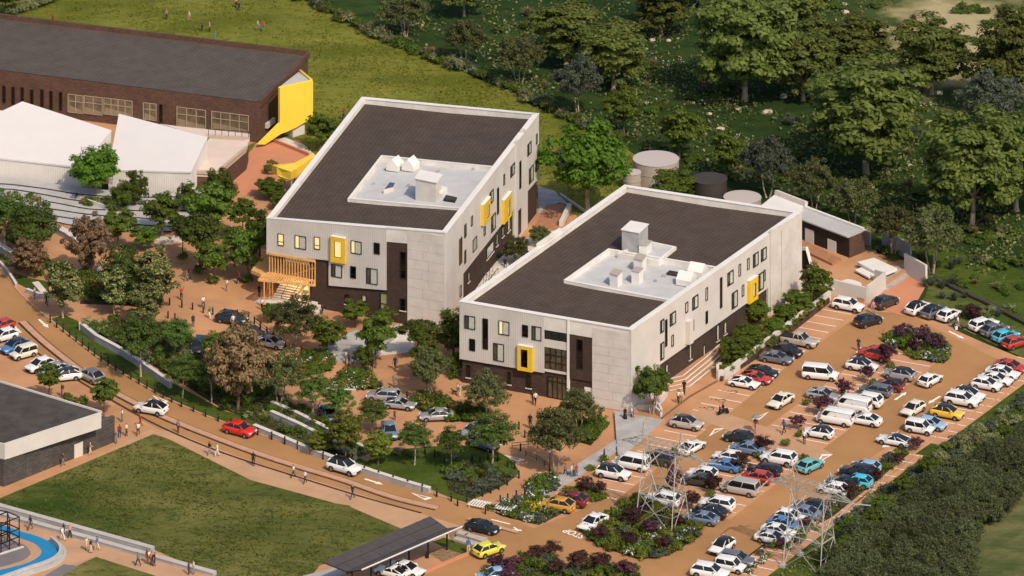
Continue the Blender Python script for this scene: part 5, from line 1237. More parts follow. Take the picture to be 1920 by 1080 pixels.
# dark dense belt, lower right
belt = [(1960, 790), (1880, 835), (1800, 870), (1740, 905), (1690, 950), (1640, 985), (1590, 1030), (1550, 1080), (1545, 1130), (1790, 1130), (1810, 1040), (1838, 985), (1880, 930), (1960, 880)]
rng_ = random.Random(5); got = []
for _ in range(5000):
    x, y = rng_.uniform(1540, 1960), rng_.uniform(790, 1130)
    if inside((x, y), belt) and all((x - a) ** 2 + ((y - b) * 2.3) ** 2 > 31 ** 2 for a, b in got): got.append((x, y))
for x, y in got:
    T('belt', x, y + 26, y + 26 - rng_.uniform(38, 58), rng_.uniform(24, 34), 'dark bushy tree in the dense belt along the lower right field', 'dark trees of the dense belt')
for i, (x, y) in enumerate(((1745, 905), (1700, 940), (1655, 975), (1640, 1000), (1600, 1015), (1590, 1050), (1560, 1060))):
    T('ball', x, y, y - 46, 22, 'brighter green bush at the front edge of the dark belt', 'bright bushes before the dark belt')
# purple and maroon flowering shrubs trained as small trees
for k, x, y, t, r, l in (
 ('purple', 1691, 640, 606, 17, 'purple flowering tree, leftmost on the top planting island'), ('purple', 1731, 645, 611, 17, 'purple flowering tree in the middle of the top planting island'), ('purple', 1757, 662, 627, 17, 'purple flowering tree, rightmost on the top planting island'), ('maroon', 1716, 662, 632, 14, 'maroon tree low in the top planting island'),
 ('purple', 1664, 684, 645, 19, 'pink purple tree beside the red crossover'), ('purple', 1626, 718, 684, 16, 'pink purple tree beside the white car with black roof'), ('purple', 1583, 746, 711, 18, 'pink purple tree left of the dark grey wagon'), ('purple', 1544, 778, 740, 20, 'pink purple tree behind the big white vans'), ('purple', 1496, 806, 779, 14, 'small pink tree beside the man in blue'),
 ('maroon', 1432, 846, 816, 19, 'maroon tree left of the tall blue sedan'), ('maroon', 1390, 884, 850, 19, 'maroon tree beside the bright blue sedan'), ('maroon', 1337, 922, 886, 18, 'maroon tree beside the black car under the left pylon'), ('maroon', 1297, 956, 920, 16, 'maroon tree right of the left pylon legs'),
 ('maroon', 1098, 926, 893, 16, 'maroon tree, left of the pair beside the gold car'), ('maroon', 1124, 930, 899, 14, 'maroon tree, right of the pair beside the gold car'),
 ('maroon', 1184, 986, 953, 22, 'maroon tree, highest on the left of the pylon island'), ('purple', 1206, 965, 938, 18, 'purple tree behind the left pylon leg'), ('maroon', 1125, 1014, 982, 19, 'maroon tree at the left tip of the pylon island'), ('maroon', 1182, 1026, 998, 15, 'maroon tree low in the pylon island'), ('purple', 1218, 1004, 974, 17, 'purple tree in the middle of the pylon island'), ('maroon', 1244, 1030, 1002, 17, 'maroon tree at the lower tip of the pylon island'), ('purple', 1262, 932, 872, 18, 'tall purple tree seen through the left pylon'), ('maroon', 1270, 990, 962, 15, 'maroon tree between the right legs of the left pylon'),
 ('purple', 1718, 844, 820, 14, 'purple tree beside the white coupe at the verge'), ('maroon', 1682, 872, 850, 12, 'small maroon tree on the verge stalls'), ('maroon', 1640, 904, 878, 14, 'maroon tree beside the black cars on the verge row'), ('maroon', 1593, 932, 906, 14, 'maroon tree beside the white car on the verge row'), ('purple', 1551, 962, 940, 13, 'purple tree behind the right pylon'), ('purple', 1510, 992, 970, 13, 'purple tree beside the light blue car under the right pylon'), ('purple', 1463, 1026, 1008, 13, 'purple tree beside the lowest white sedan'),
 ('maroon', 1824, 600, 570, 16, 'dark maroon tree between the two groups of cars at the grass bank'),
 ('purple', 933, 1074, 1040, 19, 'purple tree, leftmost on the lowest island'), ('purple', 962, 1072, 1042, 16, 'purple tree next to the leftmost on the lowest island'), ('purple', 952, 1090, 1064, 22, 'purple tree at the bottom edge of the lowest island'), ('maroon', 1006, 1052, 1020, 19, 'maroon tree, upper left on the lowest island'), ('maroon', 1038, 1046, 1012, 17, 'maroon tree, uppermost on the lowest island'), ('maroon', 1044, 1078, 1048, 18, 'maroon tree low in the lowest island'), ('maroon', 1085, 1072, 1036, 21, 'maroon tree in the centre of the lowest island'), ('maroon', 1090, 1050, 1032, 14, 'maroon tree behind the centre one on the lowest island'), ('maroon', 1128, 1066, 1036, 18, 'maroon tree right of centre on the lowest island'), ('purple', 1174, 1084, 1050, 18, 'purple tinged tree, rightmost on the lowest island')):
    T(k, x, y, t, r, l, 'small purple leaved trees of the car park', 'small_tree')

# ------------------------------------------------------------------ beds
B = BEDS
G5 = ['round_green', 'dark_green', 'lime', 'grey', 'white_flower', 'greengrass']
fill_bed(B['pylon_island'], ['lime', 'lime', 'lime', 'round_green', 'grey', 'greengrass', 'lime', 'white_flower'], 120, 13, 'on the island under the left pylon', mind=.62)
fill_bed(B['lower_island'], ['round_green', 'lime', 'grey', 'dark_green', 'greengrass'], 80, 14, 'on the lowest planting island', mind=.62)
fill_bed(B['top_island'], ['round_green', 'lime', 'dark_green', 'grey', 'white_flower', 'blue_flower'], 60, 12, 'on the top planting island', mind=.6)
fill_bed(B['corner_bed'], ['greengrass', 'grey', 'white_flower', 'round_green', 'dark_green', 'greengrass'], 70, 11, 'in the bed left of the gold car', mind=.6, hs=.8)
fill_bed([(990, 950), (1012, 938), (1022, 952), (1000, 962)], ['yellow_flower'], 8, 9, 'in the bed beside the gold car', mind=.5)
fill_bed(B['step_bed'], ['lime', 'round_green', 'lime'], 26, 10, 'in the bed beside the long grey steps', mind=.6)
fill_bed(B['lamp_bed'], ['grey', 'white_flower', 'round_green', 'dark_green'], 22, 12, 'in the bed below the lamp post', mind=.6, hs=1.3)
fill_bed(B['loop_bed'], ['grey', 'greengrass', 'round_green', 'grass', 'greygrass', 'grey'], 60, 11, 'at the bend of the rounded lawn', mind=.6)
fill_bed([(700, 850), (800, 835), (900, 868), (880, 890), (780, 860)], ['grass', 'hedge', 'greengrass'], 22, 11, 'across the rounded lawn', mind=.7, hs=.7)
fill_bed(B['wall_bed'], ['orange', 'dark_green', 'lime', 'grass', 'round_green'], 70, 10, 'in the bed behind the white retaining wall', mind=.6, z=.6)
fill_bed(B['plaza_bed'], ['dark_green', 'round_green', 'white_flower', 'orange', 'dark_green'], 40, 12, 'in the bed with the white oval stone', mind=.55)
fill_bed(B['flower_bed'], ['dark_green', 'orange', 'white_flower', 'round_green', 'dark_green'], 44, 12, 'in the flower bed behind the silver cars', mind=.55)
fill_bed(B['corner_planter'], ['dark_green', 'round_green', 'dark_green'], 36, 13, 'in the corner planter of the forecourt', mind=.55, hs=1.2)
fill_bed(B['car_bed'], ['dark_green', 'grass', 'round_green', 'dark_green', 'orange'], 46, 13, 'in the bed right of the silver cars', mind=.55)
fill_bed(B['long_bed'], ['dark_green', 'round_green', 'hedge', 'dark_green', 'greengrass', 'grass'], 190, 13, 'on the planted slope above the road', mind=.62)
fill_bed([(500, 748), (600, 795), (690, 850), (660, 856), (540, 796), (500, 775)], ['dark_green', 'grey', 'round_green'], 34, 10, 'between the ramp walls', mind=.6)
fill_bed(B['left_grove'], ['dark_green', 'round_green', 'orange', 'dark_green'], 55, 14, 'under the pale blossoming trees', mind=.6)
fill_bed(B['verge_bed'], ['grey', 'white_flower', 'round_green', 'lime'], 34, 9, 'along the verge stalls', mind=.6)
fill_bed([(1470, 1000), (1545, 960), (1550, 985), (1470, 1040), (1400, 1080), (1400, 1060)], ['grey', 'white_flower', 'round_green', 'lime'], 30, 9, 'beside the lower verge stalls', mind=.6)
fill_bed([(20, 362), (80, 374), (100, 386), (92, 390), (40, 380), (14, 372)], ['dark_green', 'orange', 'white_flower'], 20, 8, 'on the left terrace of the pale steps', mind=.5, z=.5)
fill_bed([(148, 376), (205, 378), (212, 386), (160, 388)], ['dark_green', 'round_green', 'orange'], 14, 9, 'round the bright green tree', mind=.5, z=.7)
fill_bed([(40, 470), (92, 500), (130, 520), (90, 526), (30, 505)], ['dark_green', 'round_green', 'grass'], 24, 12, 'behind the curved kerb on the left', mind=.6)
fill_bed([(-10, 400), (60, 400), (110, 440), (90, 470), (20, 460), (-10, 440)], ['dark_green', 'round_green'], 20, 14, 'below the terrace steps on the left', mind=.6)
fill_bed([(500, 310), (524, 304), (528, 316), (510, 330), (498, 322)], ['dark_green', 'round_green', 'orange'], 9, 8, 'in the patio planter', mind=.5, z=.4)
fill_bed([(116, 738), (160, 752), (164, 768), (130, 758)], ['orange', 'grass', 'round_green'], 9, 9, 'behind the brick pavilion', mind=.5)
for x, y, s in ((399, 532, 13), (464, 531, 14), (374, 512, 15), (343, 486, 12), (684, 703, 13), (850, 710, 14), (1240, 875, 10)): shrub('dark_green', x, y, s, 'small dark shrub ring at the foot of a plaza tree', 'shrubs at the tree feet')
for i, (x, y, k, s, h) in enumerate(((1185, 872, 'lime', 16, .7), (1172, 892, 'lime', 9, .9), (1158, 882, 'lime', 12, .7), (1133, 868, 'round_green', 10, 1.4), (1108, 880, 'lime', 13, .6), (1270, 850, 'lime', 14, 1.0), (1248, 930, 'lime', 15, 1.3), (1225, 950, 'lime', 12, 1))): shrub(k, x, y, s, 'bright lime shrub along the long grey steps', 'lime shrubs along the grey steps', 0, h)
for x, y in ((1508, 862), (1513, 758), (1638, 722), (1586, 752), (1546, 786), (1499, 816), (1473, 834), (1424, 858), (1405, 905), (1332, 930), (1300, 962), (1670, 690)): shrub('round_green', x, y + 2, 11, 'low green shrub at the foot of a car park tree', 'shrubs in the car park stalls')
# hedge along the car park verge
for i in range(64):
    f = i / 63; p = Vector((1935, 752)).lerp(Vector((1585, 985)), f) if i % 2 else Vector((1950, 765)).lerp(Vector((1600, 1000)), f)
    k = random.choice(['hedge', 'hedge', 'grey', 'round_green'])
    shrub(k, p.x + random.uniform(-9, 9), p.y + random.uniform(-5, 5), random.uniform(13, 21), SHN[k] + ' in the loose hedge along the car park verge', 'loose hedge along the verge', 0, random.uniform(.8, 1.2))
# hedge row at the lawn edge, top
edge = smoothline([(560, 0), (600, 18), (648, 46), (700, 66), (745, 90), (790, 104), (850, 132), (900, 148), (960, 168), (1000, 195), (1060, 226), (1100, 240), (1160, 268)], 5)
for i, (x, y) in enumerate(edge):
    for j in range(2):
        k = random.choice(['dark_green', 'hedge', 'grass', 'round_green', 'grass', 'grey'])
        shrub(k, x + random.uniform(-8, 12), y + random.uniform(-8, 3), random.uniform(9, 18), SHN[k] + ' in the wild border of the upper lawn', 'wild border of the upper lawn', 0, random.uniform(.7, 1.1))
for i in range(9): shrub('hedge', 22 + i * 10, 30 - i * 3.4, 17, 'clipped hedge shrub in the top left corner', 'hedge in the top left corner')
# meadow plants
for x, y, s in ((1713, 42, 17), (1728, 178, 16), (1705, 292, 16), (1705, 352, 18), (1856, 418, 16), (1023, 166, 14), (990, 30, 18), (1850, 60, 10), (1225, 125, 14)): shrub('grass', x, y, s, 'star shaped pale grass clump on the dark meadow', 'pale grass clumps of the meadow', 0, .9)
for x, y, n in ((1700, 260, 9), (1490, 228, 6), (1810, 500, 6), (1760, 540, 6), (1855, 600, 5), (1905, 640, 4), (1790, 560, 5)):
    for i in range(n): shrub('greygrass', x + random.uniform(-32, 32), y + random.uniform(-7, 7), random.uniform(12, 18), 'spiky grey green plant in a clump on the meadow', 'spiky plants of the meadow', 0, .9)
for x, y, w, h, n in ((1860, 445, 55, 14, 16), (1880, 500, 50, 14, 14), (1900, 545, 40, 10, 10), (1580, 20, 60, 8, 8), (1815, 20, 35, 6, 9), (1875, 35, 15, 4, 4), (1855, 48, 20, 5, 5), (1820, 78, 24, 5, 6), (1190, 130, 40, 10, 8), (1320, 180, 40, 10, 10), (1440, 300, 60, 14, 14), (1500, 330, 40, 12, 9), (1560, 350, 30, 8, 6), (1640, 200, 60, 12, 12), (1700, 200, 40, 10, 8), (1300, 300, 40, 8, 8), (1400, 330, 40, 8, 8), (1680, 420, 40, 10, 8), (1740, 370, 30, 8, 5), (1040, 150, 40, 8, 6), (1220, 210, 40, 10, 6), (1100, 120, 30, 8, 5), (1350, 170, 40, 6, 6), (1620, 440, 30, 6, 6), (1700, 490, 40, 8, 8), (1650, 470, 30, 8, 6), (1780, 530, 50, 14, 10), (1850, 590, 50, 14, 10), (935, 58, 16, 3, 3), (1010, 55, 30, 5, 4), (1870, 310, 40, 14, 10), (1760, 330, 25, 8, 4)):
    for i in range(n):
        k = random.choice(['dark_green', 'dark_green', 'hedge', 'round_green', 'grass'] if y > 400 else ['dark_green', 'dark_green', 'dark_green', 'grass'])
        shrub(k, x + random.uniform(-w, w), y + random.uniform(-h, h), random.uniform(9, 16), SHN[k] + ' growing wild on the meadow', 'wild shrubs of the meadow', 0, random.uniform(.5, .9))
for i, (x, y, w, h, n) in enumerate(((1240, 115, 45, 18, 420), (1400, 290, 30, 12, 200), (1330, 192, 28, 7, 120), (1730, 200, 36, 12, 220), (1290, 5, 50, 6, 120), (1380, 262, 30, 12, 150), (1210, 185, 30, 10, 90), (1530, 245, 40, 10, 130))):
    ground_cover('wild_flowers', [(x + w * math.cos(t * .785), y + h * math.sin(t * .785)) for t in range(8)], ['white', 'dark', 'white'], n, 'scatter of white wild flowers on the dark meadow', .16, .4, 0, i + 3)
# leafy cover inside the beds
for i, (k, kinds, n) in enumerate((('pylon_island', ['lime', 'lime', 'green'], 6200), ('lower_island', ['green', 'olive'], 4200), ('top_island', ['green', 'lime'], 2600), ('corner_bed', ['green', 'lime', 'white'], 3200), ('loop_bed', ['green', 'grey'], 2600), ('long_bed', ['dark', 'green', 'olive'], 15000), ('wall_bed', ['dark', 'orange'], 3000), ('plaza_bed', ['dark', 'green'], 2200), ('flower_bed', ['dark', 'white'], 2200), ('car_bed', ['dark', 'green'], 3000), ('corner_planter', ['dark', 'green'], 2200), ('left_grove', ['dark'], 3500), ('verge_bed', ['green', 'grey'], 2400), ('step_bed', ['lime', 'green'], 1500), ('lamp_bed', ['green', 'grey'], 1500))):
    ground_cover('ground_cover', B[k], kinds, n, 'low leafy ground cover of the planting bed', .12, .45, .6 if k == 'wall_bed' else 0, i + 20)
# tufty relief of the lawns
LEAF['turf'] = mat_leaf('leaf_turf', (.055, .085, .012), (.14, .165, .035), .35, .8); LEAF['turf2'] = mat_leaf('leaf_turf_bright', (.10, .13, .014), (.26, .27, .05), .35, .8)
ground_cover('lawn_tufts', [(0, 936), (288, 816), (317, 826), (470, 902), (630, 946), (660, 954), (778, 1003), (600, 1060), (560, 1085), (470, 1085), (396, 1076), (283, 1026), (0, 946)], ['turf'], 5500, 'short uneven grass tufts of the lower lawn', .17, .1, 0, 61, .5)
ground_cover('lawn_tufts', [(0, 60), (0, 0), (572, 0), (612, 14), (660, 52), (720, 76), (850, 128), (960, 176), (1060, 226), (1165, 276), (1195, 300), (1150, 360), (1060, 380), (1008, 340), (560, 290), (580, 110)], ['turf2'], 8000, 'short uneven grass tufts of the upper lawn', .2, .1, 0, 62, .5)
# undergrowth of the wood
WOOD = [(700, 30), (720, 0), (1690, 0), (1670, 60), (1740, 190), (1920, 200), (1920, 540), (1800, 500), (1650, 430), (1500, 372), (1300, 322), (1180, 276), (1000, 196), (800, 106)]
ground_cover('undergrowth', WOOD, ['olive', 'olive', 'forest', 'hedge'], 14000, 'patchy low undergrowth of the dark meadow', .3, .5, 0, 81, .55)
ground_cover('undergrowth', [(1925, 750), (1832, 792), (1718, 868), (1645, 925), (1570, 995), (1505, 1046), (1430, 1100), (1560, 1100), (1600, 1012), (1920, 795)], ['hedge', 'green', 'olive'], 2600, 'rough growth along the car park verge', .16, .5, 0, 83, .5)
# boulders
def rock(seed, r):
    rnd = random.Random(seed); bm = bmesh.new(); bmesh.ops.create_icosphere(bm, subdivisions=2, radius=r)
    ax = [Vector((rnd.gauss(0, 1), rnd.gauss(0, 1), rnd.gauss(0, 1))).normalized() for _ in range(9)]
    for v in bm.verts:
        for a in ax:
            t = v.co.dot(a) - r * rnd.uniform(.62, .66)
            if t > 0: v.co -= a * t
        v.co.z *= .5
    me = bpy.data.meshes.new('boulder'); bm.to_mesh(me); bm.free(); me.materials.append(M_stone); return me
RK = [rock(i, 1.0) for i in range(4)]
for x, y, s, l in ((995, 52, 11, 'pale boulder left of the broad forest trees'), (1222, 75, 7, 'left of two small pale boulders near the top'), (1254, 76, 6, 'right of two small pale boulders near the top'), (1585, 24, 10, 'pale boulder at the top edge of the wood'), (1583, 8, 7, 'small boulder above the one at the top edge'), (1440, 211, 13, 'flat pale boulder on the dark meadow, widest one'), (1384, 205, 8, 'pale boulder left of the widest one'), (1330, 214, 6, 'smallest pale boulder by the white flowers'), (1352, 243, 11, 'pale boulder above the dark water tank'), (1470, 181, 11, 'shaded boulder under the tallest tree'), (1762, 174, 9, 'pale boulder beside the tree at the clearing'), (1743, 232, 12, 'pale boulder above the spiky plants'), (1706, 310, 6, 'small boulder between two grass clumps'), (1290, 302, 6, 'small boulder right of the pale tank'), (875, 134, 6, 'small boulder at the lawn border, upper'), (934, 158, 6, 'small boulder at the lawn border, lower'), (18, 33, 6, 'white stone in the top left corner')):
    tag(link('boulder', RK[random.randrange(4)], None, G(x, y), random.uniform(0, 6), (s / scale_at(y),) * 3), l, 'boulder', 'boulders of the meadow')
# ------------------------------------------------------------------ site furniture and structures
# water tanks
def tank(px, py, r, ytop, m, mtop, label, lid=False):
    """py: row of the ground centre, ytop: row of the top centre, r: radius in picture units"""
    g = G(px, py); s = scale_at(py); z = (py - ytop) / s; R_ = r / s
    t = thing('water_tank', label, 'water tank', g); mb = MB(); n = 40
    ring = lambda rr, zz: [(g.x + rr * math.cos(2 * math.pi * k / n), g.y + rr * math.sin(2 * math.pi * k / n), zz) for k in range(n)]
    mb.loft([ring(R_, -.1), ring(R_, z - .08)], cap=False); part('tank_wall', mb, m, t, smooth=True)
    part('lid', MB().loft([ring(R_ + .06, z - .08), ring(R_ + .06, z), ring(R_ * .3, z + .05)]), mtop, t)
    part('band', MB().loft([ring(R_ + .05, z * .5), ring(R_ + .05, z * .5 + .1)]), m, t)
mt1 = mat('beige_tank', (.40, .34, .29), .7, var=.04); mt2 = mat('dark_tank', (.05, .042, .036), .6, var=.1); mt3 = mat('lilac_grey_tank', (.45, .4, .38), .7)
tank(1230, 338, 43, 297, mt1, mt3, 'large pale beige water tank behind the school blocks'); tank(1330, 376, 33, 334, mt2, mt2, 'dark brown water tank between trees')
tank(1392, 396, 35, 369, mt1, mt3, 'low pale water tank peeping over the right school roof'); tank(1060, 310, 17, 286, mt2, mt2, 'small dark tank left of the huge bright tree'); tank(1185, 352, 17, 322, mt1, mt3, 'pale tank half hidden behind the huge bright tree')

# low walls along the verge and ramps
def low_wall(pts, h, t, label, m=None, name='low_wall', cap=True, cat='wall', z0=0.0, panels=True):
    c = [G(*p) for p in pts]; th_ = thing(name, label, cat, c[0])
    for i in range(len(c) - 1):
        a, b = c[i], c[i + 1]; d = (b - a); L = d.length; d.normalize(); n = Vector((-d.y, d.x, 0)) * (t / 2); k = max(1, round(L / 6)) if panels else 1
        for j in range(k):
            p, q = a + d * (L * j / k + (.012 if panels else 0)), a + d * (L * (j + 1) / k - (.012 if panels else 0))
            part('wall_panel', MB().prism([(x.x, x.y) for x in (p - n, q - n, q + n, p + n)], z0 - .1, h), m or M_conc2, th_)
            if cap: part('coping', MB().prism([(x.x, x.y) for x in (p - n * 1.15, q - n * 1.15, q + n * 1.15, p + n * 1.15)], h + .003, h + .08), M_conc, th_)
    return th_
low_wall([(148, 618), (153, 618), (180, 640), (232, 668), (280, 700), (320, 728)], .9, .5, 'curved grey low wall along the grass strip, upper stretch')
low_wall([(476, 806), (520, 824), (575, 848), (640, 872), (700, 893), (760, 912), (806, 925)], .7, .55, 'long grey low wall beside the bollards of the road')
low_wall([(508, 783), (560, 806), (620, 836), (668, 862)], .9, .5, 'grey ramp wall, lower one of the pair', M_conc2)
low_wall([(509, 765), (560, 787), (620, 818), (690, 854)], .9, .5, 'grey ramp wall, upper one of the pair')
low_wall([(668, 735), (600, 733)], .3, .3, 'thin kerb wall below the flower bed', M_kerb)
strip('ramp', [(508, 775), (560, 797), (620, 827), (680, 858)], 1.6, 0, .05, M_conc2, 'grey concrete ramp between two walls')
low_wall([(-30, 478), (0, 497), (14, 512), (30, 538)], .5, .3, 'pale curved kerb wall at the left edge'); low_wall([(50, 548), (70, 556), (92, 560)], .5, .4, 'short curved wall with glass rail near the walkers')
low_wall([(66, 530), (80, 546), (92, 560)], .15, 1.0, 'pale wedge shaped slab in the small lawn', M_conc, 'stone_slab', False, 'slab')
low_wall([(-20, 458), (30, 488)], .9, .8, 'grey wall at the left edge below the deep green tree')
low_wall([(100, 432), (128, 446), (160, 470)], .8, 1.0, 'grey stepped wall left of the tall bronze tree')
# white retaining wall along the upper stalls
low_wall([(1352, 698), (1345, 700), (1346, 712), (1358, 712), (1380, 697), (1445, 647), (1500, 604), (1556, 562)], 1.35, .35, 'long white rendered retaining wall along the upper stalls', M_white, 'retaining_wall', False, 'wall', panels=False)
low_wall([(1556, 562), (1553, 552), (1500, 546)], 1.35, .35, 'white wall end beside the white four by four', M_white, 'retaining_wall', False, panels=False)
# terrace behind: raised deck with white walls, steps and ramp
tz_ = .6
Tq = [G(x, y, tz_) for x, y in ((1470, 500), (1500, 530), (1545, 540), (1620, 560), (1656, 534), (1703, 505), (1700, 490), (1622, 468), (1592, 474), (1500, 440))]
tag(part('terrace', MB().prism([(p.x, p.y) for p in Tq], -.1, .6), M_pave), 'raised ochre terrace behind the school block', None, None, 'structure')
low_wall([(1530, 545), (1560, 552), (1626, 568)], 2.2, .35, 'white terrace wall behind the parked four by four', M_white, 'terrace_wall', False, panels=False)
low_wall([(1626, 568), (1659, 542)], 2.4, .35, 'white wall beside the dark brown car', M_white, 'terrace_wall', False, panels=False)
low_wall([(1659, 542), (1641, 536)], 2.4, .3, 'short white wall stub at the top of the stairs', M_white, 'terrace_wall', False, panels=False)
low_wall([(1697, 512), (1737, 535)], 2.9, .35, 'white wall at the head of the grass bank', M_white, 'ramp_wall', False, panels=False)
sheet('ramp', [(1659, 545), (1710, 514), (1737, 535), (1706, 590), (1690, 592), (1640, 575)], .03, M_pink, 'salmon ramp below the terrace steps')
th = thing('terrace_steps', 'wide grey steps climbing to the raised terrace', 'steps', G(1680, 530))
a, b = G(1661, 546), G(1708, 516); n = Vector((-(b - a).y, (b - a).x, 0)).normalized() * .5
for i in range(5):
    p, q, r_, s_ = a + n * i * .9, b + n * i * .9, b + n * 4.8, a + n * 4.8
    part('step', MB().prism([(x.x, x.y) for x in (p, q, r_, s_)], -.05 if i == 0 else .16 * i, .16 * (i + 1)), M_conc2, th)
def slab_thing(name, label, cat, pts, z0, z1, m, legs=True):
    q = [G(x, y, z1) for x, y in pts]; c = sum(q, Vector()) / len(q); t = thing(name, label, cat, (c.x, c.y, z0))
    part('top', MB().prism([(p.x, p.y) for p in q], z1 - (z1 - z0) * .45, z1), m, t)
    q2 = [c + (p - c) * .8 for p in q]; part('base', MB().prism([(p.x, p.y) for p in q2], z0 - .05, z1 - (z1 - z0) * .45), M_dark, t); return t
slab_thing('platform', 'large white tilted platform on the terrace', 'platform', ((1607, 491), (1639, 483), (1682, 503), (1652, 515)), .6, 1.5, M_coping)
slab_thing('bench', 'small white bench on the terrace', 'bench', ((1603, 506), (1615, 501), (1640, 514), (1629, 520)), .6, 1.1, M_coping)
slab_thing('stage', 'white crescent shaped platform on the terrace', 'platform', smoothline([(1545, 526), (1575, 527), (1590, 523), (1610, 528), (1616, 534), (1605, 539), (1575, 541), (1545, 539), (1545, 526)], 3)[:-1], .6, 1.0, M_coping)
th = thing('timber_step', 'timber deck step under the white doors of the low dark block', 'deck', G(1540, 480)); q = [G(x, y, .95) for x, y in ((1498, 455), (1518, 474), (1560, 494), (1578, 485), (1510, 452))]
part('deck_board', MB().prism([(p.x, p.y) for p in q], .5, .95), M_deck, th)
low_wall([(1606, 452), (1632, 464)], 2.2, .3, 'grey boundary wall behind the low dark block, upper part', M_conc2, 'boundary_wall', True); low_wall([(1655, 462), (1708, 488)], 2.4, .3, 'grey boundary wall behind the olive trees, lower part', M_conc2, 'boundary_wall', True)
low_wall([(1735, 515), (1790, 543), (1860, 575), (1960, 628)], .45, .8, 'long dark low wall between the grass bank and the meadow', mat('dark_wall', (.05, .042, .03), .9), 'boundary_wall', False)
th = thing('utility_box', 'small white utility box among the retaining wall shrubs', 'utility box', G(1490, 598, .6)); c = G(1490, 598, .6); part('cabinet', MB().box((c.x, c.y, .9), (1.0, .5, .6), .5), M_white, th); part('lid', MB().box((c.x, c.y, 1.24), (1.1, .6, .07), .5), M_coping, th)
# car park side steps and planter
th = thing('side_steps', 'white edged terracotta steps along the car park side of the right block', 'steps', G(1290, 735))
low = [(1250, 737), (1294, 727), (1340, 690), (1362, 668)]
for i in range(4):
    a = [G(x - 4 * i, y - 4.5 * i) for x, y in low]; ins_ = [G(x - 44, y - 30) for x, y in low]
    mb = MB(); mw = MB()
    for k in range(3):
        mb.prism([(p.x, p.y) for p in (a[k], a[k + 1], ins_[k + 1], ins_[k])], .16 * i - .05, .16 * (i + 1))
        d = (a[k + 1] - a[k]).normalized(); nn = Vector((-d.y, d.x, 0)) * .22
        mw.prism([(p.x, p.y) for p in (a[k], a[k + 1], a[k + 1] + nn, a[k] + nn)], .16 * (i + 1) - .1, .16 * (i + 1) + .01)
    s_ = part('step', mb, M_pave, th); part('nosing', mw, M_coping, s_)
low_wall([(1193, 772), (1194, 768), (1226, 770), (1240, 782), (1240, 776), (1228, 752)], .75, .3, 'white planter wall round the multi stemmed tree', M_white, 'planter', False, 'planter', panels=False)
low_wall([(1250, 742), (1226, 772)], .9, .3, 'white wall between planter and side steps', M_white, 'planter', False, 'planter', panels=False)
# triangular grey steps at the corner and long grey steps
def step_flight(label, name, edge_a, edge_b, n, rise, m, cat='steps'):
    """edges: picture lines of the lowest and the highest nosing"""
    a0, a1 = G(*edge_a[0]), G(*edge_a[1]); b0, b1 = G(*edge_b[0]), G(*edge_b[1]); t = thing(name, label, cat, a0)
    for i in range(n):
        f, g_ = i / n, 1.0
        q = [a0.lerp(b0, f), a1.lerp(b1, f), a1.lerp(b1, 1), a0.lerp(b0, 1)]
        part('step', MB().prism([(p.x, p.y) for p in q], -.05 if i == 0 else rise * i, rise * (i + 1)), m, t)
    return t
step_flight('fan of grey steps at the sharp corner of the right block', 'corner_steps', ((1246, 788), (1165, 858)), ((1152, 776), (1158, 856)), 5, .09, M_conc2)
step_flight('long straight grey steps beside the lower stalls', 'long_steps', ((1232, 800), (1000, 948)), ((1200, 800), (972, 944)), 3, .1, M_conc2)
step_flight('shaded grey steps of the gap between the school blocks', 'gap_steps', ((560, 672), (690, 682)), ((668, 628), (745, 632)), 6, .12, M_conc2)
step_flight('pale landing below the left glass entrance', 'entrance_landing', ((690, 668), (780, 660)), ((728, 614), (765, 609)), 2, .1, M_conc)
step_flight('outdoor steps climbing between the two school blocks', 'outdoor_steps', ((882, 560), (935, 552)), ((905, 512), (965, 498)), 7, .12, M_conc)
q = [G(x, y, .8) for x, y in ((905, 512), (965, 460), (1000, 440), (1040, 432), (1030, 470), (960, 520))]; tag(part('landing', MB().prism([(p.x, p.y) for p in q], -.1, .8), M_conc), 'pale paved landing between the blocks', None, None, 'structure')
sheet('rear_path', [(1008, 348), (1040, 358), (1072, 388), (1050, 380), (1025, 385), (1010, 402)], .03, M_conc2, 'grey path behind the left block')
sheet('rear_patio', [(1012, 405), (1024, 388), (1052, 382), (1072, 392), (1058, 430), (1000, 432)], .03, M_deck, 'rusty brown patio behind the left block')
low_wall([(1052, 425), (1068, 392)], .9, .6, 'pale bench wall at the rear patio', M_conc, 'bench_wall', False)
low_wall([(1050, 366), (1100, 400)], .35, .25, 'thin kerb wall by the huge bright tree', M_conc, 'low_wall', False)
mb = MB(); th = thing('stair_handrail', 'black metal handrails on the outdoor steps between the blocks', 'handrail', G(915, 535))
for k in range(2):
    for i in range(5):
        a = G(900 + k * 10 + i * 6, 545 - i * 6 + k * 6); mb.bar(a + Vector((0, 0, .2)), a + Vector((0, 0, 1.9)), .07)
    mb.bar(G(900 + k * 10, 545 + k * 6) + Vector((0, 0, 1.4)), G(924 + k * 10, 521 + k * 6) + Vector((0, 0, 1.9)), .07)
part('rail', mb, M_black, th)
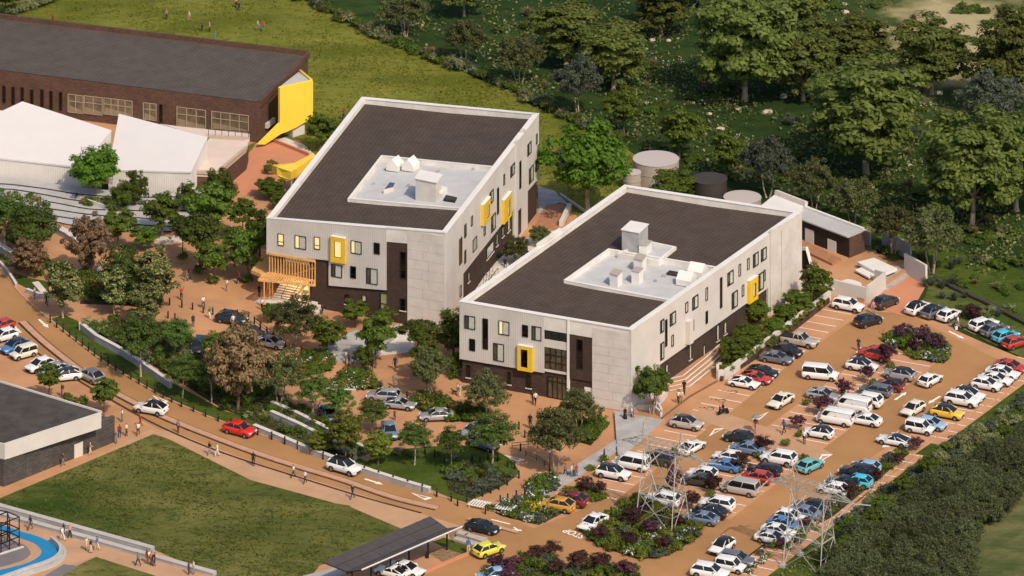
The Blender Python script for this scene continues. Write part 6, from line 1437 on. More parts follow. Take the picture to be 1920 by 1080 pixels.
# pale terrace steps below the white hall
M_grey_step = mat('blue_grey_step', (.40, .39, .385), .85, var=.1, vscale=.6, detail=8)
M_seat = mat('weathered_concrete', (.43, .40, .375), .85, var=.1, vscale=.6, detail=8, bump=.01, bscale=5)
th = thing('terrace_steps', 'long pale curved terrace steps below the white folded roof hall', 'steps', G(120, 395))
ed = [[(-20, 408), (40, 412), (87, 414), (140, 424), (215, 430), (300, 436), (372, 428)], [(-20, 398), (40, 402), (100, 408), (155, 416), (230, 422), (320, 428), (380, 416)], [(-20, 388), (36, 391), (105, 399), (160, 407), (235, 413), (330, 416), (390, 404)], [(-20, 376), (30, 378), (100, 388), (165, 400), (215, 402), (335, 404), (400, 390)], [(-20, 366), (24, 366), (90, 377), (140, 386), (215, 392), (340, 392), (410, 378)], [(-20, 358), (20, 359), (90, 368), (140, 376), (215, 382), (340, 382), (410, 368)]]
top = [(-20, 346), (20, 348), (90, 357), (140, 364), (215, 372), (340, 376), (410, 350)]
for i, e in enumerate(ed):
    s_ = smoothline([tuple(G(*p))[:2] for p in e], 4); t_ = smoothline([tuple(G(*p))[:2] for p in top], 4)
    part('step', MB().prism(s_ + t_[::-1], -.05 if i == 0 else .2 * i, .2 * (i + 1)), M_grey_step, th)
    mb = MB(); ring_wall(mb, [(x, y, .2 * (i + 1) - .045) for x, y in s_], .04, .16, closed=False); part('nosing_shadow', mb, M_drain, th)  # dark strip imitates the shadow line under each nosing
low_wall([(145, 384), (200, 402), (208, 398), (214, 388)], 1.35, .3, 'pale planter wall round the bright green tree', M_conc, 'planter', False, 'planter')
low_wall([(286, 452), (320, 455), (345, 448)], .5, 1.6, 'pale curved seat wall on the upper plaza', M_conc, 'seat_wall', False)
low_wall([(180, 521), (184, 512), (190, 500)], .6, .5, 'small grey seat block on the plaza', M_conc2, 'seat_wall', False)
# oval stone, pallets (slatted bike stands), raised beds
mb = MB(); g = G(583, 683)
ring = lambda r, z: [(g.x + 1.15 * r * math.cos(2 * math.pi * k / 18) + (.25 if math.cos(2 * math.pi * k / 18) > .8 else 0), g.y + .9 * r * math.sin(2 * math.pi * k / 18), z) for k in range(18)]
mb.loft([ring(.8, 0), ring(.95, .35), ring(.9, .5), ring(.6, .55)]); solo('stone_slab', mb, M_coping, 'white oval stone lying in the plaza bed', 'stone', smooth=False)
def pallet(px, py, label, z=.0):
    g = G(px, py); t = thing('slatted_stand', label, 'bike stand', g); rz = A25
    d = Vector((math.cos(rz), math.sin(rz), 0)); n = Vector((-d.y, d.x, 0))
    for i in range(7): c = g + d * (-1.15 + i * .38) + Vector((0, 0, .42)); part('slat', MB().box(tuple(c), (.2, 1.9, .07), rz), M_coping, t)
    for s in (-1, 1): c = g + n * (s * .75) + Vector((0, 0, .34)); part('rail', MB().box(tuple(c), (2.7, .12, .08), rz), M_coping, t)
    for s in (-1, 1):
        for s2 in (-1, 1): c = g + n * (s * .75) + d * (s2 * 1.1) + Vector((0, 0, .15)); part('leg', MB().box(tuple(c), (.1, .1, .34), rz), M_coping, t)
pallet(899, 950, 'white slatted stand on the paving at the junction'); pallet(947, 956, 'white slatted stand among the plants of the corner bed')
def raised_bed(pts, label, z=.55):
    q = [G(x, y, z) for x, y in pts]; c = sum(q, Vector()) / 4; t = thing('concrete_slab', label, 'slab', (c.x, c.y, 0))
    part('slab_top', MB().prism([(p.x, p.y) for p in q], .25, z), mat('warm_grey_slab', (.42, .36, .31), .85, var=.08), t); part('base', MB().prism([((p.x - c.x) * .9 + c.x, (p.y - c.y) * .9 + c.y) for p in q], -.05, .25), M_deck, t)
raised_bed(((855, 999), (862, 994), (881, 998), (872, 1004)), 'small grey slab at the canopy corner'); raised_bed(((870, 1003), (877, 999), (914, 1008), (904, 1015)), 'upper long grey slab behind the yellow hatchback'); raised_bed(((849, 1010), (857, 1005), (908, 1019), (899, 1025)), 'lower long grey slab behind the yellow hatchback')
sheet('gravel_patch', [(840, 998), (885, 992), (918, 1012), (905, 1026), (846, 1014)], .02, mat('brown_gravel', (.24, .15, .08), .95, var=.5, vscale=3, bump=.05, bscale=6), 'brown gravel round the grey slabs')
sheet('gravel_patch', [(800, 1036), (830, 1026), (868, 1040), (850, 1052), (836, 1058)], .03, mat('brown_gravel', (.24, .15, .08)), 'brown gravel under the canopy')
sheet('small_lawn', [(812, 1016), (832, 1008), (880, 1024), (876, 1036), (862, 1040)], .026, M_lawnC, 'strip of lawn under the canopy end')
sheet('canopy_stalls', [(600, 1090), (660, 1072), (790, 1030), (836, 1056), (750, 1100)], .024, M_stall, 'stalls under the solar canopy')
low_wall([(878, 1040), (848, 1052), (760, 1090), (700, 1120)], .3, .35, 'low terracotta kerb wall beside the solar canopy', M_pink, 'kerb_wall', False)
sheet('dark_strip', [(560, 1082), (660, 1056), (800, 1012), (812, 1018), (650, 1080), (600, 1100)], .022, M_conc2, 'grey strip under the solar canopy')
# solar canopy
def solar_canopy():
    zv = 2.7
    A, Bq, C, D = G(605, 1054, 3.7), G(806, 968, 3.7), G(839, 991, zv), G(650, 1072, zv)
    E, F_ = G(867, 987, 3.6), G(678, 1068.5, 3.6)
    t = thing('solar_canopy', 'long black butterfly roofed solar canopy over parked cars at the bottom', 'canopy', (C.x, C.y, 0))
    mp = mat('solar_cell', (.065, .056, .053), .28, spec=.5, var=.1, vscale=.6)
    def bank(p0, p1, p2, p3, nr, nc, up):
        n = (p1 - p0).cross(p3 - p0).normalized(); n = n if n.z > 0 else -n
        for r in range(nr):
            for c in range(nc):
                gp = .012
                f = lambda u, v: (p0 * (1 - u) + p1 * u) * (1 - v) + (p3 * (1 - u) + p2 * u) * v
                q = [f((c + gp) / nc, (r + gp * 2) / nr), f((c + 1 - gp) / nc, (r + gp * 2) / nr), f((c + 1 - gp) / nc, (r + 1 - gp * 2) / nr), f((c + gp) / nc, (r + 1 - gp * 2) / nr)]
                mb = MB(); mb.add([x for x in q] + [x + n * .05 for x in q], [(3, 2, 1, 0), (4, 5, 6, 7), (0, 1, 5, 4), (1, 2, 6, 5), (2, 3, 7, 6), (3, 0, 4, 7)]); part('solar_panel', mb, mp, t)
        q = [p0, p1, p2, p3]; mb = MB(); mb.add([x - n * .12 for x in q] + [x - n * .01 for x in q], [(3, 2, 1, 0), (4, 5, 6, 7), (0, 1, 5, 4), (1, 2, 6, 5), (2, 3, 7, 6), (3, 0, 4, 7)]); part('deck', mb, M_frame, t)
    bank(A, Bq, C, D, 2, 14, 1); bank(D, C, E, F_, 1, 14, 1)
    part('edge_trim', MB().bar(E, E.lerp(F_, 1), .14), M_coping, t); part('valley_beam', MB().bar(C - Vector((0, 0, .2)), D - Vector((0, 0, .2)), .22), M_black, t)
    for x, y in ((838, 1030), (802, 1046), (766, 1060), (731, 1068), (695, 1080), (660, 1092)):
        g = G(x, y); k = D.lerp(C, min(1, max(0, (x - 650) / 189)))
        part('post', MB().bar((k.x, k.y, -.1), (k.x, k.y, zv - .1), .24), M_black, t)
        part('bracket', MB().bar((k.x, k.y, zv - .5), k.lerp(A.lerp(Bq, (x - 650) / 189), .55) - Vector((0, 0, .1)), .14), M_black, t)
    for i in range(3):
        p = G(800 - i * 36, 1042 + i * 15); tag(part('wheel_stop', MB().box((p.x, p.y, .08), (.2, 1.7, .16), A25 + .4), M_black), 'black rubber wheel stop on the stall under the solar canopy', 'wheel stop', 'wheel stops under the canopy')
solar_canopy()
# long stepped benches
def bench_tier(pts, z0, z1, depth, label):
    c = [G(*p) for p in pts]; a, b = c[0], c[-1]; d = (b - a); L = d.length; d.normalize(); n = Vector((-d.y, d.x, 0)); t = thing('concrete_bench', label, 'bench', (b.x, b.y, 0)); k = max(1, round(L / 5.5))
    for i in range(k):
        p, q = a + d * (L * i / k + .015), a + d * (L * (i + 1) / k - .015)
        part('bench_block', MB().prism([(x.x, x.y) for x in (p, q, q + n * depth, p + n * depth)], z0, z1 - .09), M_conc2, t); part('seat_slab', MB().prism([(x.x, x.y) for x in (p - n * .06, q - n * .06, q + n * depth, p + n * depth)], z1 - .088, z1), M_seat, t)
bench_tier([(-60, 953), (400, 1082)], -.05, .5, .75, 'lower tier of the long stepped concrete bench by the lawn')
bench_tier([(-60, 946), (284, 1042)], -.05, .98, .7, 'upper tier of the long stepped concrete bench by the lawn')
# blue play area
def play_area():
    def band(name, outer, inner, z, m, label):
        o = smoothline(outer, 4); i = smoothline(inner, 4); sheet(name, o + i[::-1], z, m, label)
    out = [(-60, 972), (0, 984), (36, 996), (70, 1006), (94, 1017), (108, 1030), (110, 1040), (103, 1050), (86, 1060), (50, 1072), (0, 1090), (-60, 1100)]
    inn = [(-60, 985), (0, 996), (26, 1006), (62, 1018), (76, 1030), (77, 1038), (70, 1046), (54, 1055), (30, 1062), (0, 1069), (-60, 1080)]
    in2 = [(-60, 1000), (0, 1012), (26, 1014), (48, 1024), (57, 1036), (55, 1042), (45, 1050), (22, 1058), (0, 1064), (-60, 1076)]
    sheet('play_surface', smoothline(out, 4), .03, M_walk, 'tan ground of the play area'); band('blue_track', out, inn, .05, mat('blue_rubber', (.012, .20, .42), .7, var=.06), 'blue curved running surface'); sheet('grey_play_surface', smoothline(in2, 4) , .045, mat('grey_rubber', (.16, .145, .15), .85, var=.1), 'dark grey inner play surface')
    t = thing('curved_seat', 'pale curved stepped seat round the blue play area', 'seat', G(115, 1045))
    rim = [(94, 1017), (108, 1030), (111, 1040), (104, 1051), (86, 1061), (50, 1073), (0, 1091)]
    r1 = [tuple(G(*p))[:2] for p in smoothline(rim, 4)]; c = G(40, 1035)
    for i, (s0, s1, z) in enumerate(((1.0, 1.07, .75), (1.07, 1.13, .5), (1.13, 1.19, .25))):
        o = [(c.x + (x - c.x) * s1, c.y + (y - c.y) * s1) for x, y in r1]; n_ = [(c.x + (x - c.x) * s0, c.y + (y - c.y) * s0) for x, y in r1]
        part('seat_tier', MB().prism(o + n_[::-1], -.05, z), M_seat if i != 1 else M_conc2, t)
    sheet('play_grey_paving', [(120, 1058), (150, 1062), (95, 1090), (60, 1100), (80, 1082)], .02, mat('grey_rubber', (.16, .145, .15)), 'grey paving beside the curved seat')  # flat grey patch, same colour as the inner play surface
    t = thing('climbing_frame', 'black steel cube climbing frame on the play area at the left edge', 'climbing frame', G(10, 1035)); 
    P = {}; k = 0
    base = [(2, 1038), (18, 1031), (36, 1024), (14, 1014), (-20, 1028), (-14, 1010)]
    B_ = [G(*p) for p in base]; H = 3.7; mb = MB()
    for p in B_: part('post', MB().bar((p.x, p.y, 0), (p.x, p.y, H), .16), M_black, t)
    for z in (H, 2.2, 1.2):
        for i, j in ((0, 1), (1, 2), (2, 3), (3, 4), (4, 0), (1, 3), (3, 5), (4, 5)): part('crossbar', MB().bar((B_[i].x, B_[i].y, z), (B_[j].x, B_[j].y, z), .13), M_black, t)
    low_wall([(-20, 1046), (0, 1040), (44, 1026)], .12, .4, 'thin concrete edge in the play area', M_conc, 'kerb_wall', False)
play_area()
# lamp post
g = G(1031, 884); th = thing('lamp_post', 'black lamp post with white globe beside the dark olive tree', 'lamp post', g)
part('post', MB().tube((g.x, g.y, 0), (g.x, g.y, 2.5), .07, .05, 8), M_black, th); part('base', MB().tube((g.x, g.y, 0), (g.x, g.y, .35), .15, .1, 8), M_black, th); part('globe', MB().sphere((g.x, g.y, 2.75), .27, 12, 8), mat('opal_globe', (.8, .8, .8), .3), th, smooth=True); part('finial', MB().tube((g.x, g.y, 3.0), (g.x, g.y, 3.2), .06, .01, 6), M_black, th)
# bollards
def bollard_proto():
    mb = MB(); n = 8
    for r0, r1, z0, z1 in ((.11, .11, 0, .95), (.11, .06, .95, 1.05)): mb.tube((0, 0, z0), (0, 0, z1), r0, r1, n)
    cap_ = MB().tube((0, 0, .74), (0, 0, .82), .125, .125, n)
    return mb.mesh('bollard', M_black), cap_.mesh('collar', mat('grey_collar', (.1, .1, .1), .4))
BOL = bollard_proto()
def bollard(p, label, group, h=1.0):
    o = thing('bollard', label, 'bollard', (p.x, p.y, 0), 0, group, (1, 1, h)); link('shaft', BOL[0], o); link('collar', BOL[1], o)
verge_line = [G(*p) for p in smoothline([(94, 606), (150, 646), (200, 684), (300, 743), (330, 758)])]
for p in resample(verge_line, 2.0): bollard(p, 'black bollard in the row between the road and the upper grass strip', 'bollards along the upper grass strip', 1.15)
verge_line2 = [G(*p) for p in smoothline([(340, 763), (400, 787), (470, 812), (520, 828), (640, 874), (790, 922), (855, 943)])]
for p in resample(verge_line2, 2.4): bollard(p, 'black bollard in the row between the road and the long grey low wall', 'bollards along the long low wall', 1.05)
for gname, pts in (('row of bollards on the plaza above the drop off loop', ((318, 572), (341, 577), (361, 581), (381, 587), (399, 590), (421, 592), (445, 594), (466, 600), (477, 607), (488, 616), (500, 626), (512, 636), (525, 646), (535, 656), (565, 662), (578, 668))), ('bollards at the left end of the drop off loop', ((315, 597), (328, 601), (358, 673), (371, 676))), ('bollards in front of the flower bed', ((714, 731), (730, 738), (746, 744), (763, 748))), ('bollards round the bend of the rounded lawn', ((797, 852), (815, 858), (833, 868), (855, 872), (885, 864), (900, 869), (915, 862), (933, 866), (952, 876), (965, 880), (973, 897), (951, 910), (935, 918), (920, 925), (905, 931), (890, 938), (875, 944), (858, 949))), ('bollards at the end of the corner bed', ((938, 943), (952, 940), (968, 934), (984, 931), (910, 964))), ('bollards on the forecourt', ((973, 805), (984, 821), (976, 846)))):
    for x, y in pts: bollard(G(x, y), 'black bollard, one of the ' + gname, gname)
# thin railings
def railing(pts, label, h=1.0, step=2.0):
    c = [G(*p) for p in pts]; t = thing('railing', label, 'railing', c[0]); mb = MB()
    for a, b in zip(c[:-1], c[1:]):
        for z in (h, h * .55): mb.bar(a + Vector((0, 0, z)), b + Vector((0, 0, z)), .06)
    part('rail', mb, M_black, t)
    for p in resample(c, step): part('post', MB().bar(p, p + Vector((0, 0, h)), .09), M_black, t)
railing([(477, 608), (500, 627), (537, 655), (575, 668)], 'thin black railing between drop off loop and entrance', .95, 2.2)
railing([(960, 842), (1000, 838), (1030, 842)], 'thin black gate bar at the forecourt entry', .8, 3.5); railing(smoothline([(985, 856), (1010, 866), (1025, 878), (1030, 886)]), 'curved black railing beside the lamp post', .7, 2.0)
# lattice pylons
M_galv = mat('galvanised_steel', (.38, .36, .33), .6, .1, var=.12, vscale=1.5)
def pylon(px, py, label, S=1.0):
    g = G(px, py); t = thing('power_pylon', label, 'pylon', g)
    X = (G(px + 145, py + 42) - g).normalized(); Y = Vector((-X.y, X.x, 0))
    P = lambda x, y, z: g + X * (x * S) + Y * (y * S) + Vector((0, 0, z * S))
    leg = lambda i, z: P((1 if i in (0, 1) else -1) * (2.75 - .035 * z), (1 if i in (1, 2) else -1) * (2.1 - .16 * z), z)
    top = 9.4
    for i in range(4):
        part('leg', MB().bar(leg(i, -.2), leg(i, top), .143), M_galv, t); p = leg(i, 0); part('footing', MB().box((p.x, p.y, .071), (.7, .7, .525), A25), M_conc2, t)
    br = MB(); lv = [0, 3.9, 6.6, top]
    for i in range(4):
        j = (i + 1) % 4
        for z0, z1 in zip(lv[:-1], lv[1:]):
            if i in (1, 3) and z0 >= 3.9: continue
            br.bar(leg(i, z0), leg(j, z1), .064); br.bar(leg(j, z0), leg(i, z1), .064)
            m0 = (leg(i, z0) + leg(j, z0) + leg(i, z1) + leg(j, z1)) / 4; br.bar(leg(i, (z0 + z1) / 2), m0, .043); br.bar(leg(j, (z0 + z1) / 2), m0, .043)
    part('bracing', br, M_galv, t)
    mb = MB()
    for i in range(4): mb.bar(leg(i, 3.9), leg((i + 1) % 4, 3.9), .122)
    part('waist_ring', mb, M_galv, t)
    # V of the window frame on front and back face
    v = MB()
    for y in (-1, 1):
        c = P(0, y * 1.2, 4.6)
        for x in (-1, 1):
            e = P(x * 2.45, y * .7, top); v.bar(c, e, .114); q = leg(0 if x > 0 else 3, 3.9) if y < 0 else leg(1 if x > 0 else 2, 3.9); v.bar(c, q, .092)
            for k in range(1, 6): a = c.lerp(e, k / 6); b = q.lerp(leg(0 if x > 0 else 3, top) if y < 0 else leg(1 if x > 0 else 2, top), k / 6 if k % 2 else (k - .5) / 6); v.bar(a, b, .051)
    part('window_frame', v, M_galv, t)
    # crossarm
    ca = MB(); N = 13; zb, zt = top, top + 1.15
    for y in (-.55, .55):
        for k in range(N):
            x0, x1 = -6.2 + 12.4 * k / N, -6.2 + 12.4 * (k + 1) / N
            ht = lambda x: zb + (zt - zb) * (1 if abs(x) < 3.2 else max(.04, 1 - (abs(x) - 3.2) / 3.0))
            yy = lambda x: y * (1 if abs(x) < 3.2 else max(.08, 1 - (abs(x) - 3.2) / 3.1))
            ca.bar(P(x0, yy(x0), zb), P(x1, yy(x1), zb), .086); ca.bar(P(x0, yy(x0), ht(x0)), P(x1, yy(x1), ht(x1)), .086); ca.bar(P(x0, yy(x0), zb), P(x1, yy(x1), ht(x1)), .051); ca.bar(P(x1, yy(x1), zb), P(x1, yy(x1), ht(x1)), .043)
            ca.bar(P(x0, -yy(x0), zb), P(x1, yy(x1), zb), .043); ca.bar(P(x0, -yy(x0), ht(x0)), P(x1, yy(x1), ht(x1)), .043)
    part('crossarm', ca, M_galv, t)
    for x in (-2.7, 3.0):
        pk = MB()
        for dx, dy in ((-.8, -.55), (.8, -.55), (.8, .577), (-.8, .577)): pk.bar(P(x + dx, dy, zt), P(x - .1, 0, zt + 2.1), .071)
        pk.bar(P(x - .4, -.3, zt + 1.0), P(x + .35, .3, zt + 1.0), .043); pk.bar(P(x - .1, 0, zt + 2.1), P(x + .5, 0, zt + 2.5), .057); part('peak', pk, M_galv, t)
    for x in (-6.2, 0, 6.2):
        s_ = MB(); s_.bar(P(x, 0, zb - .05), P(x - .9, -2.0, zb - 1.3), .122); s_.bar(P(x, 0, zb - .05), P(x + 1.2, 2.4, zb - .8), .122) if x else None; part('insulator', s_, mat('grey_insulator', (.36, .36, .367), .525), t)
pylon(1242, 983, 'grey lattice power pylon standing on the planted island, left one'); pylon(1519, 1062, 'grey lattice power pylon at the verge, right one', 1.0)
# ------------------------------------------------------------------ cars
def paint(name, c, metal=0.0, rough=.32): return mat('car_paint_' + name, c, rough, metal, spec=.5, coat=.6)
PAINT = {'white': paint('white', (.74, .73, .71)), 'cream': paint('cream', (.68, .63, .53)), 'silver': paint('silver', (.44, .44, .44), .45), 'beige': paint('beige', (.50, .46, .40), .3), 'grey': paint('grey', (.17, .18, .2), .4), 'black': paint('black', (.012, .012, .014)), 'brown': paint('brown', (.05, .042, .036), .2),
 'blue': paint('blue', (.07, .19, .42), .1), 'steel': paint('steel', (.17, .25, .36), .3), 'cyan': paint('cyan', (.06, .46, .62)), 'teal': paint('teal', (.12, .40, .43)), 'sky': paint('sky', (.28, .46, .62), .1), 'red': paint('red', (.42, .035, .02)), 'brightred': paint('brightred', (.62, .02, .012)), 'maroon': paint('maroon', (.17, .02, .02)), 'yellow': paint('yellow', (.72, .47, .05)), 'lemon': paint('lemon', (.66, .62, .06)), 'gold': paint('gold', (.56, .29, .04), .1), 'navy': paint('navy', (.014, .022, .035), .1)}
M_cglass = mat('car_glass', (.012, .014, .017), .06, spec=.6); M_tyre = mat('tyre_rubber', (.014, .014, .014), .85); M_rim = mat('alloy_rim', (.42, .42, .42), .3, .7); M_hl = mat('headlamp', (.7, .72, .74), .1, spec=.7); M_tl = mat('tail_lamp', (.32, .012, .01), .2); M_plate = mat('number_plate', (.66, .62, .4), .5); M_trim = mat('black_trim', (.016, .016, .017), .6)
# type: length, width, height, belt height, hood height, cabin (rear base, rear roof, front roof, windscreen base) as fractions of length from the nose backwards, tail height
CAR = {
 'hatch': (4.15, 1.80, 1.50, .98, .90, (.965, .80, .46, .23), .96), 'sedan': (4.65, 1.86, 1.44, .95, .84, (.90, .68, .46, .25), .98), 'suv': (4.7, 1.94, 1.72, 1.14, 1.06, (.965, .86, .43, .24), 1.1), 'boxy': (3.75, 1.70, 1.68, .98, .92, (.99, .95, .38, .2), .98),
 'coupe': (4.5, 1.90, 1.30, .88, .78, (.95, .63, .47, .27), .92), 'wagon': (4.75, 1.88, 1.52, .98, .88, (.965, .86, .43, .25), .96), 'cargo': (5.2, 1.98, 2.02, 1.22, 1.12, (.995, .975, .27, .13), 1.2), 'mpv': (4.95, 1.88, 1.92, 1.08, 1.0, (.99, .955, .33, .16), 1.05), 'pickup': (5.35, 1.92, 1.80, 1.12, 1.06, (.62, .59, .42, .29), 1.08), 'crossover': (4.5, 1.88, 1.60, 1.06, .98, (.965, .75, .44, .23), 1.06)}
def car_meshes(kind):
    L, W, H, zb, zh, (cr, rr, rf_, cf), zt = CAR[kind]; X = lambda f: L / 2 - f * L; hw = W / 2; gz = .22 if kind not in ('suv', 'pickup', 'cargo') else .28; wr = .33 if kind not in ('suv', 'pickup') else .38
    out = {}
    # lower body: lofted stations nose to tail
    st = [(.0, .62, .42, zh * .62), (.012, .80, .32, zh * .80), (.05, .93, .25, zh * .91), (.14, 1.0, gz, zh * .96), (cf - .02, 1.0, gz, zh), (cf + .03, 1.0, gz, zb), (.5, 1.0, gz, zb), (min(rr, .8), 1.0, gz, zb + .01)]
    if cr < .9: st += [(cr, 1.0, gz, zt), (.95, .98, gz + .05, zt - .01), (.985, .92, .32, zt * .92), (1.0, .78, .40, zt * .72)]
    else: st += [(.9, 1.0, gz, zb + .01), (.955, .98, gz + .04, zb), (.985, .93, .32, zb * .97), (1.0, .82, .42, zb * .85)]
    rings = []
    for f, w, z0, z1 in st:
        x = X(f); w *= hw; zm = z0 + (z1 - z0) * .55
        prof = [(w * .86, z0), (w * .985, z0 + .1), (w, zm), (w * .965, z1 - .1), (w * .88, z1 - .015), (w * .45, z1 + .015)]
        rings.append([(x, -y, z) for y, z in prof] + [(x, y, z) for y, z in prof[::-1]])
    body = MB(); n = 12
    vs_ = [p for r in rings for p in r]; fs = []
    for i in range(len(rings) - 1):
        for k in range(n): j = (k + 1) % n; fs.append((i * n + k, (i + 1) * n + k, (i + 1) * n + j, i * n + j))
    fs += [tuple(range(n)), tuple((len(rings) - 1) * n + k for k in range(n))[::-1]]
    body.add(vs_, fs)
    # cabin pillars and roof in body colour
    wb, wt = hw * .90, hw * (.70 if kind not in ('cargo', 'mpv', 'boxy') else .84); zr = H - .05
    bb = [(X(cr), zb - .02), (X(rr), zr), (X(rf_), zr), (X(cf), zb - .03)]
    pts = lambda s: [Vector((bb[0][0], s * wb, bb[0][1])), Vector((bb[1][0], s * wt, bb[1][1])), Vector((bb[2][0], s * wt, bb[2][1])), Vector((bb[3][0], s * wb, bb[3][1]))]
    l, r = pts(1), pts(-1); lerp = lambda a, b, t: a.lerp(b, t)
    roof = MB(); ctrx = (bb[1][0] + bb[2][0]) / 2
    lay = []
    for dz, sx, sy in ((-.09, 1.08, 1.06), (0, 1.0, .99), (.045, .86, .84), (.07, .5, .5)):
        lay.append([(ctrx + (x - ctrx) * sx, y * sy, zr + dz) for x, y in ((bb[1][0], -wt), (bb[1][0] * .5 + bb[2][0] * .5, -wt * 1.02), (bb[2][0], -wt), (bb[2][0] + .05, 0), (bb[2][0], wt), (bb[1][0] * .5 + bb[2][0] * .5, wt * 1.02), (bb[1][0], wt), (bb[1][0] - .05, 0))])
    roof.loft(lay); out['roof'] = roof.mesh('roof', PAINT['white'], smooth=True)
    for s in (l, r):
        body.bar(s[0], s[1], .13); body.bar(s[3], s[2], .1)
        mid_t = .5; body.bar(lerp(s[0], s[3], .5), lerp(s[1], s[2], .5), .09)
    solid_side = kind == 'cargo'
    out['body'] = body.mesh('body', PAINT['white'], smooth=True)
    def quad(a, b, c, d, nm, ins=.06, off=None):
        q = [a, b, c, d]; ctr = sum(q, Vector()) / 4; q = [p.lerp(ctr, ins) for p in q]; nn = (q[1] - q[0]).cross(q[2] - q[0]).normalized()
        if off is not None and nn.dot(off) < 0: nn = -nn; q = q[::-1]
        m_ = MB(); q2 = [p - nn * .05 for p in q]; m_.add(q + q2, [(0, 1, 2, 3), (7, 6, 5, 4), (0, 4, 5, 1), (1, 5, 6, 2), (2, 6, 7, 3), (3, 7, 4, 0)]); return m_
    # cabin liner, so that nothing shows through
    core = MB(); core.loft([[p * 1.0 for p in (l[0], l[3], r[3], r[0])], [p for p in (l[1], l[2], r[2], r[1])]]); core_scaled = MB(); c0 = Vector((ctrx, 0, (zb + zr) / 2)); core_scaled.add([tuple(c0 + (Vector(v) - c0) * .95) for v in core.v], core.f)
    out['cabin'] = core_scaled.mesh('cabin', M_cglass if not solid_side else PAINT['white'])
    out['windscreen'] = quad(l[3], l[2], r[2], r[3], 'w', .05, Vector((1, 0, .5))).mesh('windscreen', M_cglass)
    out['rear_window'] = quad(l[0], l[1], r[1], r[0], 'w', .1, Vector((-1, 0, .3))).mesh('rear_window', M_cglass)
    for nm, s, sg in (('side_window_l', l, 1), ('side_window_r', r, -1)):
        if solid_side:
            a = [lerp(s[3], s[0], .03), lerp(s[2], s[1], .02), lerp(s[2], s[1], .24), lerp(s[3], s[0], .22)]; m_ = quad(*a, 'w', .08, Vector((0, sg, .2)))
            w1 = quad(lerp(s[3], s[0], .24), lerp(s[2], s[1], .26), s[1], s[0], 'w', .02, Vector((0, sg, .2)))
            out['side_panel_' + nm[-1]] = w1.mesh('side_panel', PAINT['white'])
        else:
            m_ = quad(s[3], s[2], lerp(s[2], s[1], .49), lerp(s[3], s[0], .49), 'w', .07, Vector((0, sg, .2))); m2 = quad(lerp(s[3], s[0], .53), lerp(s[2], s[1], .53), s[1], s[0], 'w', .08, Vector((0, sg, .2)))
            b0 = len(m_.v); m_.add(m2.v, m2.f)
        out[nm] = m_.mesh('side_window', M_cglass)
    # wheels
    wx = (X(.18 if kind not in ('mpv', 'cargo', 'boxy') else .16), X(.80 if kind not in ('mpv', 'cargo') else .81))
    ty = MB(); n = 16; k = [(wr * .62, -.11), (wr * .94, -.115), (wr, -.07), (wr, .07), (wr * .94, .115), (wr * .62, .11)]
    ty.loft([[(r_ * math.cos(2 * math.pi * i / n), y, r_ * math.sin(2 * math.pi * i / n)) for i in range(n)] for r_, y in k]); out['tyre'] = ty.mesh('tyre', M_tyre, smooth=False)
    rm = MB()
    for y in (-.118, .118):
        for i in range(5):
            a = 2 * math.pi * i / 5; rm.bar((0, y * .95, 0), (wr * .6 * math.cos(a), y * .95, wr * .6 * math.sin(a)), .09)
    rm.tube((0, -.12, 0), (0, .12, 0), wr * .2, n=8)
    rg_ = [[(q * math.cos(2 * math.pi * i / n), y, q * math.sin(2 * math.pi * i / n)) for i in range(n)] for q, y in ((wr * .5, -.09), (wr * .64, -.114), (wr * .64, .114), (wr * .5, .09))]; rm.loft(rg_); out['rim'] = rm.mesh('rim', M_rim)
    ar = MB()
    for x in wx:
        for s in (-1, 1):
            y = s * (hw + .004); rr_ = wr * 1.16; pts_ = [(x + rr_ * math.cos(math.pi * i / 10), y, wr + rr_ * math.sin(math.pi * i / 10)) for i in range(11)] + [(x - rr_, y, gz + .02), (x + rr_, y, gz + .02)]
            ar.add(pts_ , [tuple(range(13)) if s < 0 else tuple(range(13))[::-1]])
    ar.box((0, 0, gz + .02), (L * .9, W * .96, .1)); out['wheel_arch'] = ar.mesh('wheel_arch', M_trim)
    fx, rx = L / 2, -L / 2; li = MB(); 
    hl = MB().box((fx - .1, 0, zh * .74), (.26, .42, .15)); out['headlight'] = hl.mesh('headlight', M_hl)
    tl = MB().box((rx + .06, 0, (zt if cr < .9 else zb) * .82), (.14, .36, .18)); out['taillight'] = tl.mesh('taillight', M_tl)
    out['grille'] = MB().box((fx - .05, 0, zh * .5), (.16, W * .5, .22)).mesh('grille', M_trim)
    out['number_plate'] = MB().box((rx - .005, 0, .58), (.04, .52, .13)).mesh('number_plate', M_plate)
    out['mirror'] = MB().box((X(cf) - .35, 0, zb + .08), (.14, .2, .14)).mesh('mirror', PAINT['white'])
    if kind == 'pickup':
        out['bed_cover'] = MB().box((X(.81), 0, zt + .02), (L * .34, W * .86, .08)).mesh('bed_cover', M_trim)
    out['_'] = (wx, wr, hw)
    return out
CARM = {k: car_meshes(k) for k in CAR}
